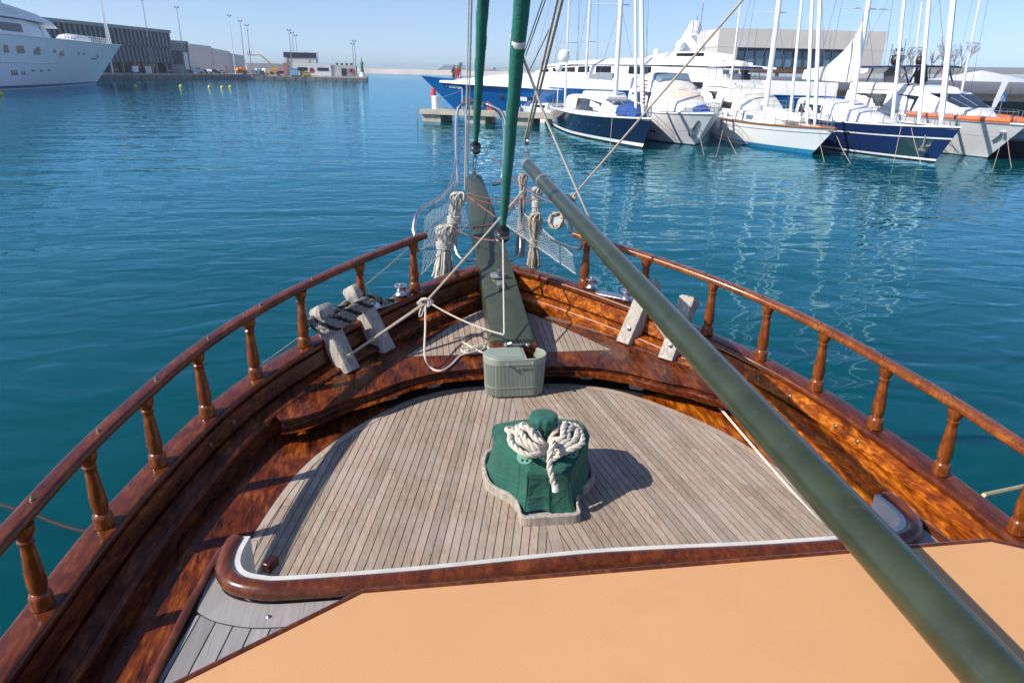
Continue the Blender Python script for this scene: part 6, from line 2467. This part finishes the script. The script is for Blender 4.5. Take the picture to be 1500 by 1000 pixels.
# ---- left quay, dark finned building, wall, harbour huts
mb = MB()
mb.prism([(-150, 120), (-101, 190), (-93, 231), (-82, 268), (-76.5, 288), (-72, 300), (-66, 303.5), (-42, 303), (-18, 300.5), (-18, 312), (-60, 318), (-130, 330), (-260, 300)], -1.0, 1.9)
ob('quay', mb, CONC, kind='structure', smooth=0)
t = thing('quay_facing', 'dark wet block facing with fender gaps along the left harbour quay', 'quay wall', (-82, 268, 0))
QW = W(t)
qp = [(-101, 190), (-93, 231), (-82, 268), (-76.5, 288), (-72, 300), (-66, 303.5), (-42, 303), (-18, 300.5)]
for (a, b) in zip(qp, qp[1:]):
    A_, B_ = Vector((*a, 0)), Vector((*b, 0))
    d = (B_ - A_)
    n = max(1, int(d.length / 4.0))
    ang = atan2(d.y, d.x)
    nn_ = Vector((d.y, -d.x, 0)).normalized()
    for k in range(n):
        c = A_ + d * ((k + .5) / n) + nn_ * 0.12
        mb = MB()
        mb.box((c.x, c.y, .55), (d.length / n - .35, .5, 1.5), Matrix.Rotation(ang, 3, 'Z'))
        QW('facing_block', mb, CONCD, smooth=0)
t = thing('finned_building', 'long dark harbour building clad in two rows of slanting vertical fins', 'building', (-89, 262, 1.9))
DB = W(t)
D0, D1 = Vector((-107, 200, 0)), Vector((-84.5, 281, 0))
dd = (D1 - D0)
DL = dd.length
du = dd.normalized()
dn = Vector((du.y, -du.x, 0))     # towards the water


def dp(x, y, z):
    return D0 + du * x + dn * y + Vector((0, 0, z))


def dbox(x0, x1, y0, y1, z0, z1):
    mb = MB()
    mb.loft([[dp(x0, y0, z0), dp(x1, y0, z0), dp(x1, y1, z0), dp(x0, y1, z0)], [dp(x0, y0, z1), dp(x1, y0, z1), dp(x1, y1, z1), dp(x0, y1, z1)]])
    return mb


DB('core_wall', dbox(0, DL, -14, -1.2, 5.0, 15.0), DARKC, smooth=0)
DB('ground_floor', dbox(0, DL, -14, -4.0, 1.9, 5.0), GLASS, smooth=0)
DB('roof_edge', dbox(-1, DL + .2, -14.5, .3, 15.0, 16.0), PAVE, smooth=0)
nf = 40
for r_, (z0, z1) in enumerate(((5.2, 10.0), (10.15, 14.95))):
    for k in range(nf):
        x = DL * (k + .15 + .3 * r_) / nf
        mb = MB()
        mb.loft([[dp(x, -1.2, z0), dp(x + .15, .15, z0), dp(x + 1.1, .15, z0), dp(x + 1.25, -1.2, z0)], [dp(x - .5, -1.2, z1), dp(x - .35, .15, z1), dp(x + .6, .15, z1), dp(x + .75, -1.2, z1)]])
        DB('fin', mb, ZINC, smooth=0)
for k in range(14):
    DB('column', dbox(3 + 6 * k, 3.5 + 6 * k, -1.5, -1.0, 1.9, 5.2), GREYP, smooth=0)
# stepped end bay
DB('end_bay_wall', dbox(DL, DL + 11, -12, -1, 1.9, 12.0), ZINC, smooth=0)
DB('end_bay_roof', dbox(DL - .5, DL + 11.4, -12.5, -.4, 12.0, 12.9), PAVE, smooth=0)
DB('white_panel', dbox(DL + 7.5, DL + 10.8, -1.0, -.8, 3.2, 9.0), WHITEP, smooth=0)
for k in range(5):
    DB('end_fin', dbox(DL + .8 + 1.3 * k, DL + 1.4 + 1.3 * k, -1, -.5, 5, 9.5), DARKC, smooth=0)
DB('frame', dbox(DL + 10.8, DL + 11.1, -1.0, -.6, 1.9, 12.0), DARKC, smooth=0)
# long sloping concrete wall behind
t = thing('harbour_wall', 'tall grey concrete sea wall stepping down behind the parked vehicles', 'wall', (-78, 320, 1.9))
HW = W(t)
for k, (xa, ya, xb, yb, za, zb) in enumerate(((-118, 300, -104, 309, 15, 14.2), (-104, 309, -92, 316, 14.2, 13.4), (-92, 316, -81, 321, 13.2, 12.2), (-81, 321, -74.5, 324, 11.6, 10.4), (-74.5, 324, -69.5, 326, 9.8, 9.0))):
    mb = MB()
    A_, B_ = Vector((xa, ya, 0)), Vector((xb - .1, yb, 0))
    q = Vector((-.6, 1.6, 0))
    mb.loft([[A_ + Vector((0, 0, 1.9)), B_ + Vector((0, 0, 1.9)), B_ + q + Vector((0, 0, 1.9)), A_ + q + Vector((0, 0, 1.9))], [A_ + q * .6 + Vector((0, 0, za)), B_ + q * .6 + Vector((0, 0, zb)), B_ + q + Vector((0, 0, zb)), A_ + q + Vector((0, 0, za))]])
    HW('wall_panel', mb, CONCB, smooth=0)
mb = MB()
mb.prism([(-69, 326), (-40, 330), (-40, 331), (-69, 327.5)], 1.9, 6.2)
HW('low_wall', mb, CONCB, smooth=0)
# harbour huts at the pier end
t = thing('control_building', 'two storey pale harbour building with dark band under its roof near the pier end', 'building', (-44.5, 309, 1.9))
HB = W(t)
def wbox(x0, x1, y0, y1, z0, z1):
    mb = MB()
    mb.box(((x0 + x1) / 2, (y0 + y1) / 2, (z0 + z1) / 2), (x1 - x0, y1 - y0, z1 - z0))
    return mb


HB('upper_wall', wbox(-50.6, -38.2, 309, 315, 5.4, 8.4), CONCB, smooth=0)
HB('dark_band', wbox(-50.8, -38.0, 308.8, 315, 8.4, 10.4), NAVY, smooth=0)
HB('roof_slab', wbox(-51.0, -37.8, 308.6, 315.2, 10.4, 10.7), WHITEP, smooth=0)
HB('ground_wall', wbox(-50.8, -49.6, 308.6, 314, 1.9, 8.4), WHITEP, smooth=0)
HB('ground_core', wbox(-46, -38, 310, 314, 1.9, 5.4), DARKC, smooth=0)
t = thing('harbour_hut', 'low white harbour building with dark windows and red markings by the beacon', 'building', (-36, 307, 1.9))
HB = W(t)
HB('wall', wbox(-47.2, -32.2, 306, 308.6, 1.9, 6.6), WHITEP, smooth=0)
HB('wall', wbox(-32.0, -22.4, 306.4, 312, 1.9, 6.0), CONCB, smooth=0)
for x0, x1 in ((-45.2, -41.5), (-37.6, -33.2)):
    HB('window', wbox(x0, x1, 305.9, 306.0, 3.7, 4.9), GLASS, smooth=0)
HB('door', wbox(-28.2, -26.2, 306.25, 306.4, 1.95, 4.8), GLASS, smooth=0)
HB('shutter', wbox(-25.8, -22.6, 306.3, 306.4, 2.0, 4.9), GREYP, smooth=0)
for x, m in ((-39.8, REDP), (-24.2, REDP)):
    mb = MB()
    mb.lathe([(.95, 0), (.95, .06), (.4, .06), (.4, 0)], (x, 305.95, 3.9), n=14, ax=(0, -1, 0))
    HB('red_ring', mb, m)
for k in range(4):
    mb = MB()
    mb.lathe([(.5, 0), (.5, .7), (.3, .9)], (-30 + 1.9 * k, 308.5, 6.0), n=8)
    HB('roof_vent', mb, DARKC)
# harbour beacon
c = (-19.9, 305.0, 1.9)
t = thing('harbour_beacon', 'green conical harbour beacon on a white base at the tip of the pier', 'beacon', c)
mb = MB()
mb.lathe([(1.3, 0), (1.2, .4), (.9, 1.4), (.8, 1.6)], (0, 0, 0), n=14)
ob('base', mb, WHITE, parent=t)
mb = MB()
mb.lathe([(.7, 1.6), (.5, 4.6), (.7, 4.8), (.5, 5.4), (.2, 5.8), (.12, 7)], (0, 0, 0), n=14)
ob('tower', mb, GREEN_B, parent=t)
# light masts on the quay
for k, (u, v0, v1, yy) in enumerate(((157, -10, 58, 232), (225, 4, 108, 262), (272, 15, 106, 284), (345, 27, 106, 303), (360, 35, 107, 306), (369, 41, 107, 310), (429, 48, 111, 307), (433, 52, 111, 310), (438, 56, 111, 312), (522, 64, 113, 305), (519, 68, 113, 307))):
    p = Py(u, v1, yy)
    q = Py(u, v0 - 3, yy)
    hgt = q.z - 1.9
    t = thing('light_mast', ('light mast rising behind the white superyacht bow', 'light mast in front of the finned building', 'light mast at the end of the finned building', 'tallest light mast beside the sea wall end', 'light mast by the orange heap', 'light mast left of the yellow lift', 'first light mast at the control building', 'second light mast at the control building', 'third light mast at the control building', 'taller mast at the hut near the beacon', 'shorter mast at the hut near the beacon')[k], 'light mast', (p.x, p.y, 1.9), 0, 'light masts along the left quay')
    mb = MB()
    mb.tube([(0, 0, 0), (0, 0, hgt)], [.20, .09], 8)
    ob('pole', mb, ALU if k in (0, 3) else GREYP, parent=t)
    mb = MB()
    mb.box((0, 0, hgt), (1.5, .25, .15))
    for s in (-1, 1):
        mb.box((.55 * s, -.1, hgt + .25), (.45, .3, .45))
    ob('floodlight', mb, GREYP, parent=t)
# yellow boom lift
c = (-42.0, 305.3, 1.9)
p = Py(403, 106, 305)
t = thing('boom_lift', 'yellow boom lift with raised basket in front of the control building', 'boom lift', (p.x, 305, 1.9))
mb = MB()
mb.box((0, 0, 1.4), (3.4, 2.2, 1.5))
ob('chassis', mb, YELP, parent=t, bevel=.1)
for sx in (-1, 1):
    for sy in (-1, 1):
        mb = MB()
        mb.lathe([(.3, -.2), (.6, -.2), (.6, .2), (.3, .2)], (1.2 * sx, 1.0 * sy, .6), n=14, ax=(0, 1, 0))
        ob('wheel', mb, TYRE, parent=t)
mb = MB()
mb.tube([(0.6, 0, 2.2), (-4.5, 0, 6.8)], [.32, .24], 8)
mb.tube([(-4.5, 0, 6.8), (-5.2, 0, 7.2), (-8.2, 0, 7.0)], [.24, .2, .16], 8)
ob('boom', mb, YELP, parent=t)
mb = MB()
mb.box((-8.9, 0, 7.0), (1.6, 1.1, .2))
for sx in (-1, 1):
    for sy in (-1, 1):
        mb.tube([(-8.9 + .75 * sx, .5 * sy, 7), (-8.9 + .75 * sx, .5 * sy, 8.1)], .05, 5)
mb.tube([(-9.65, -.5, 8.1), (-8.15, -.5, 8.1), (-8.15, .5, 8.1), (-9.65, .5, 8.1)], .05, 5, closed=True)
ob('basket', mb, REDP, parent=t)
person((p.x - 8.9, 305, 9.0), 3.1, BLKC, 'worker in dark clothes standing in the basket of the yellow boom lift')
# parked vehicles and quay clutter
def vehicle(loc, rz, body, label, L=4.4, Hh=1.5, van=False):
    t = thing('parked_van' if van else 'parked_car', label, 'van' if van else 'car', loc, rz, 'vehicles parked along the left quay')
    mb = MB()
    if van:
        prof = [(-L / 2, .35), (L / 2, .35), (L / 2, .9), (L / 2 - .5, 1.1), (L / 2 - 1.0, Hh), (-L / 2 + .1, Hh), (-L / 2, Hh - .2)]
    else:
        prof = [(-L / 2, .35), (L / 2, .35), (L / 2, .75), (L / 2 - .9, .92), (L / 2 - 1.6, Hh), (-L / 2 + 1.0, Hh), (-L / 2 + .2, .95), (-L / 2, .9)]
    mb.loft([[Vector((x, .85 * s, z)) for x, z in prof] for s in (-1, 1)])
    ob('body', mb, body, parent=t, bevel=.08)
    for s in (-1, 1):
        mb = MB()
        mb.box((-.1 if not van else .6, .86 * s, Hh - .35), (1.9 if not van else 1.6, .02, .36))
        ob('window', mb, GLASS, parent=t)
    for sx in (-1, 1):
        for sy in (-1, 1):
            mb = MB()
            mb.lathe([(.15, -.1), (.33, -.1), (.33, .1), (.15, .1)], (L * .3 * sx, .8 * sy, .33), n=12, ax=(0, 1, 0))
            ob('wheel', mb, TYRE, parent=t)


CARS = {}
for i, (u, yy, m, van, lab) in enumerate(((288, 296, WHITE, True, 'white van parked leftmost below the sea wall'), (297, 299, GREYP, False, 'grey car parked below the sea wall, second from the left'), (306, 300, WHITE, False, 'white car parked below the sea wall, third from the left'), (314, 303, BLACKP, False, 'black car parked below the sea wall, fourth from the left'), (322, 305, simple('silver_paint', (.4, .42, .45), .3, .5), False, 'silver car parked below the sea wall, rightmost of the row'), (377, 306, WHITE, True, 'white van parked beside the orange heap'), (412, 304, simple('red_car_paint', (.4, .04, .03), .3), False, 'red car parked beside the yellow boom lift'), (392, 307, WHITE, True, 'white van parked behind the yellow boom lift'), (198, 246, WHITE, True, 'white van standing under the finned building'), (258, 276, GREYP, False, 'grey car under the end of the finned building'))):
    p = Py(u, 105, yy)
    vehicle((p.x, yy, 1.9), .2 + .9 * (i % 3), m, lab, 5.0 if van else 4.4, 2.1 if van else 1.5, van)
p = Py(352, 104, 303)
mb = MB()
for k in range(9):
    rg = random.Random(k)
    mb.ball((p.x + rg.uniform(-1.6, 1.6), 303 + rg.uniform(-1, 1), 2.6 + rg.uniform(0, 2.4) * (1 - abs(rg.uniform(-.6, .6)))), rg.uniform(.7, 1.2), 8)
ob('float_heap', mb, simple('orange_float', (.65, .22, .03), .6), label='heap of orange floats on the left quay beside the light masts', cat='floats', org=(p.x, 303, 1.9), kind=None)
for k, (u, m, lab, w_, hh) in enumerate(((332, REDP, 'thin red post on the quay below the sea wall', .5, 3.0), (372, GREYP, 'grey crate on the quay left of the yellow lift', 2.0, 1.4), (384, DARKC, 'dark crate on the quay left of the yellow lift', 1.6, 1.3), (419, simple('pink_panel', (.55, .2, .16), .6), 'pinkish upright panel beside the control building', 1.6, 4.4), (431, simple('pale_blue_box', (.3, .45, .6), .5), 'pale blue kiosk under the control building', 3.0, 2.4), (449, YELP, 'yellow barrier in front of the harbour hut', 3.0, 1.2), (443, DARKC, 'dark stacked gear in front of the harbour hut', 1.6, 1.8), (218, WHITEP, 'white notice board under the finned building', 1.6, 2.0), (228, REDP, 'red gas bottle rack under the finned building', .9, 1.6), (266, MINT, 'turquoise refuse bin at the end of the finned building', 1.2, 2.2))):
    yy = 303.5 if u > 300 else 240 + (u - 198) * .48
    p = Py(u, 106, yy)
    mb = MB()
    mb.box((p.x, yy, 1.9 + hh / 2), (w_, w_ * .6, hh))
    mb.box((p.x, yy, 1.9 + hh + .05), (w_ * 1.08, w_ * .7, .1))
    ob(lab.split(' on ')[0].split(' beside')[0].split(' under')[0].split(' in front')[0].split(' at ')[0].replace(' ', '_'), mb, m, label=lab, cat='quay equipment', org=(p.x, yy, 1.9), bevel=.05)

# ---- yellow mooring buoys
for k, (u, v) in enumerate(((1, 139), (198, 127.5), (265, 127.5), (307, 128.5), (325.5, 129), (337.5, 128.3))):
    p = Pz(u, v, 0)
    c = (p.x, p.y, 0)
    t = thing('mooring_buoy', ('yellow mooring buoy by the white superyacht at the left edge', 'yellow mooring buoy off the finned building', 'yellow mooring buoy off the sea wall', 'leftmost of three yellow buoys close together', 'middle of three yellow buoys close together', 'rightmost of three yellow buoys close together')[k], 'buoy', c, 0, 'yellow buoys in the harbour')
    mb = MB()
    mb.lathe([(.05, -.3), (.26, -.2), (.38, 0.03), (.36, .2), (.23, .40), (.09, .48)], (0, 0, 0), n=14)
    ob('float', mb, YELLOW, parent=t)
    mb = MB()
    mb.tube([(.08 * cos(a), 0, .54 + .08 * sin(a)) for a in [i * pi / 4 for i in range(8)]], .03, 5, closed=True)
    ob('ring', mb, GALV, parent=t)

# ---- horizon: breakwater, beacon and ships
mb = MB()
pts_ = []
rg = random.Random(2)
q0, q1 = Vector((-420, 1650, 0)), Vector((900, 900, 0))
rings = []
for i in range(90):
    p = q0.lerp(q1, i / 89)
    hgt = 8.5 + rg.uniform(-.6, .6)
    rings.append([p + Vector((0, -14, -1)), p + Vector((0, -5 + rg.uniform(-1, 1), hgt * .7)), p + Vector((0, -2, hgt)), p + Vector((0, 6, hgt)), p + Vector((0, 14, -1))])
mb.loft(rings)
ob('breakwater', mb, STONE, kind='structure', smooth=0)
def ship(u, yy, L, label, z0):
    p = Py(u, 104, yy)
    t = thing('cruise_ship', label, 'ship', (p.x, yy, 0), radians(96), 'ships beyond the breakwater')
    h = Hull(L, L * .14, L * .065, L * .065, L * .075, L * .08, tran=.9)
    h.build(t, WHITE, rimr=.2)
    for k in range(4):
        z = L * .065 + k * L * .028
        house(t, 'deck_tier', [(L * (.06 + .02 * k), L * .065, z, L * .065, z + L * .020), (L * (.86 - .05 * k), L * .06, z, L * .05, z + L * .020)], WHITE)
        house(t, 'window_band', [(L * (.07 + .02 * k), L * .0652, z + L * .021, L * .0652, z + L * .026), (L * (.84 - .05 * k), L * .06, z + L * .021, L * .05, z + L * .026)], GLASSB)
    mb = MB()
    mb.loft([[Vector((x, y + L * .28, z)) for x, y in ((-L * .02, 0), (L * .02, 0), (L * .02, L * .07), (-L * .02, L * .07))] for z in (L * .17, L * .235)])
    ob('funnel', mb, NAVY2, parent=t)


ship(697, 2300, 150, 'farther white cruise ship on the horizon, left of its twin', 0)
ship(738, 2300, 95, 'white ship on the horizon just left of the nearer furled sail', 0)
p = Py(673, 110, 700)
t = thing('breakwater_beacon', 'small green and white beacon on the breakwater left of the outer furled sail', 'beacon', (p.x, 700, 0))
mb = MB()
mb.lathe([(2.6, -1), (2.6, 1.5), (2.0, 1.8), (1.7, 5.5)], (0, 0, 0), n=12)
ob('base', mb, WHITE, parent=t)
mb = MB()
mb.lathe([(1.7, 5.5), (1.5, 9.5), (1.9, 9.8), (1.2, 11.5), (.3, 12.5)], (0, 0, 0), n=12)
ob('lantern', mb, GREEN_B, parent=t)

# ---- sea haze: one closed box of even, thin air
mb = MB()
mb.box((0, 0, 19.5), (8600, 8600, 41.0))
m = bpy.data.materials.new('sea_haze')
m.use_nodes = True
m.node_tree.nodes.clear()
pv = m.node_tree.nodes.new('ShaderNodeVolumePrincipled')
pv.inputs['Color'].default_value = (0.80, 0.90, 1.0, 1)
pv.inputs['Density'].default_value = 0.0003
pv.inputs['Anisotropy'].default_value = 0.3
mo_ = m.node_tree.nodes.new('ShaderNodeOutputMaterial')
m.node_tree.links.new(pv.outputs[0], mo_.inputs['Volume'])
ob('haze', mb, m, kind='stuff', smooth=0)
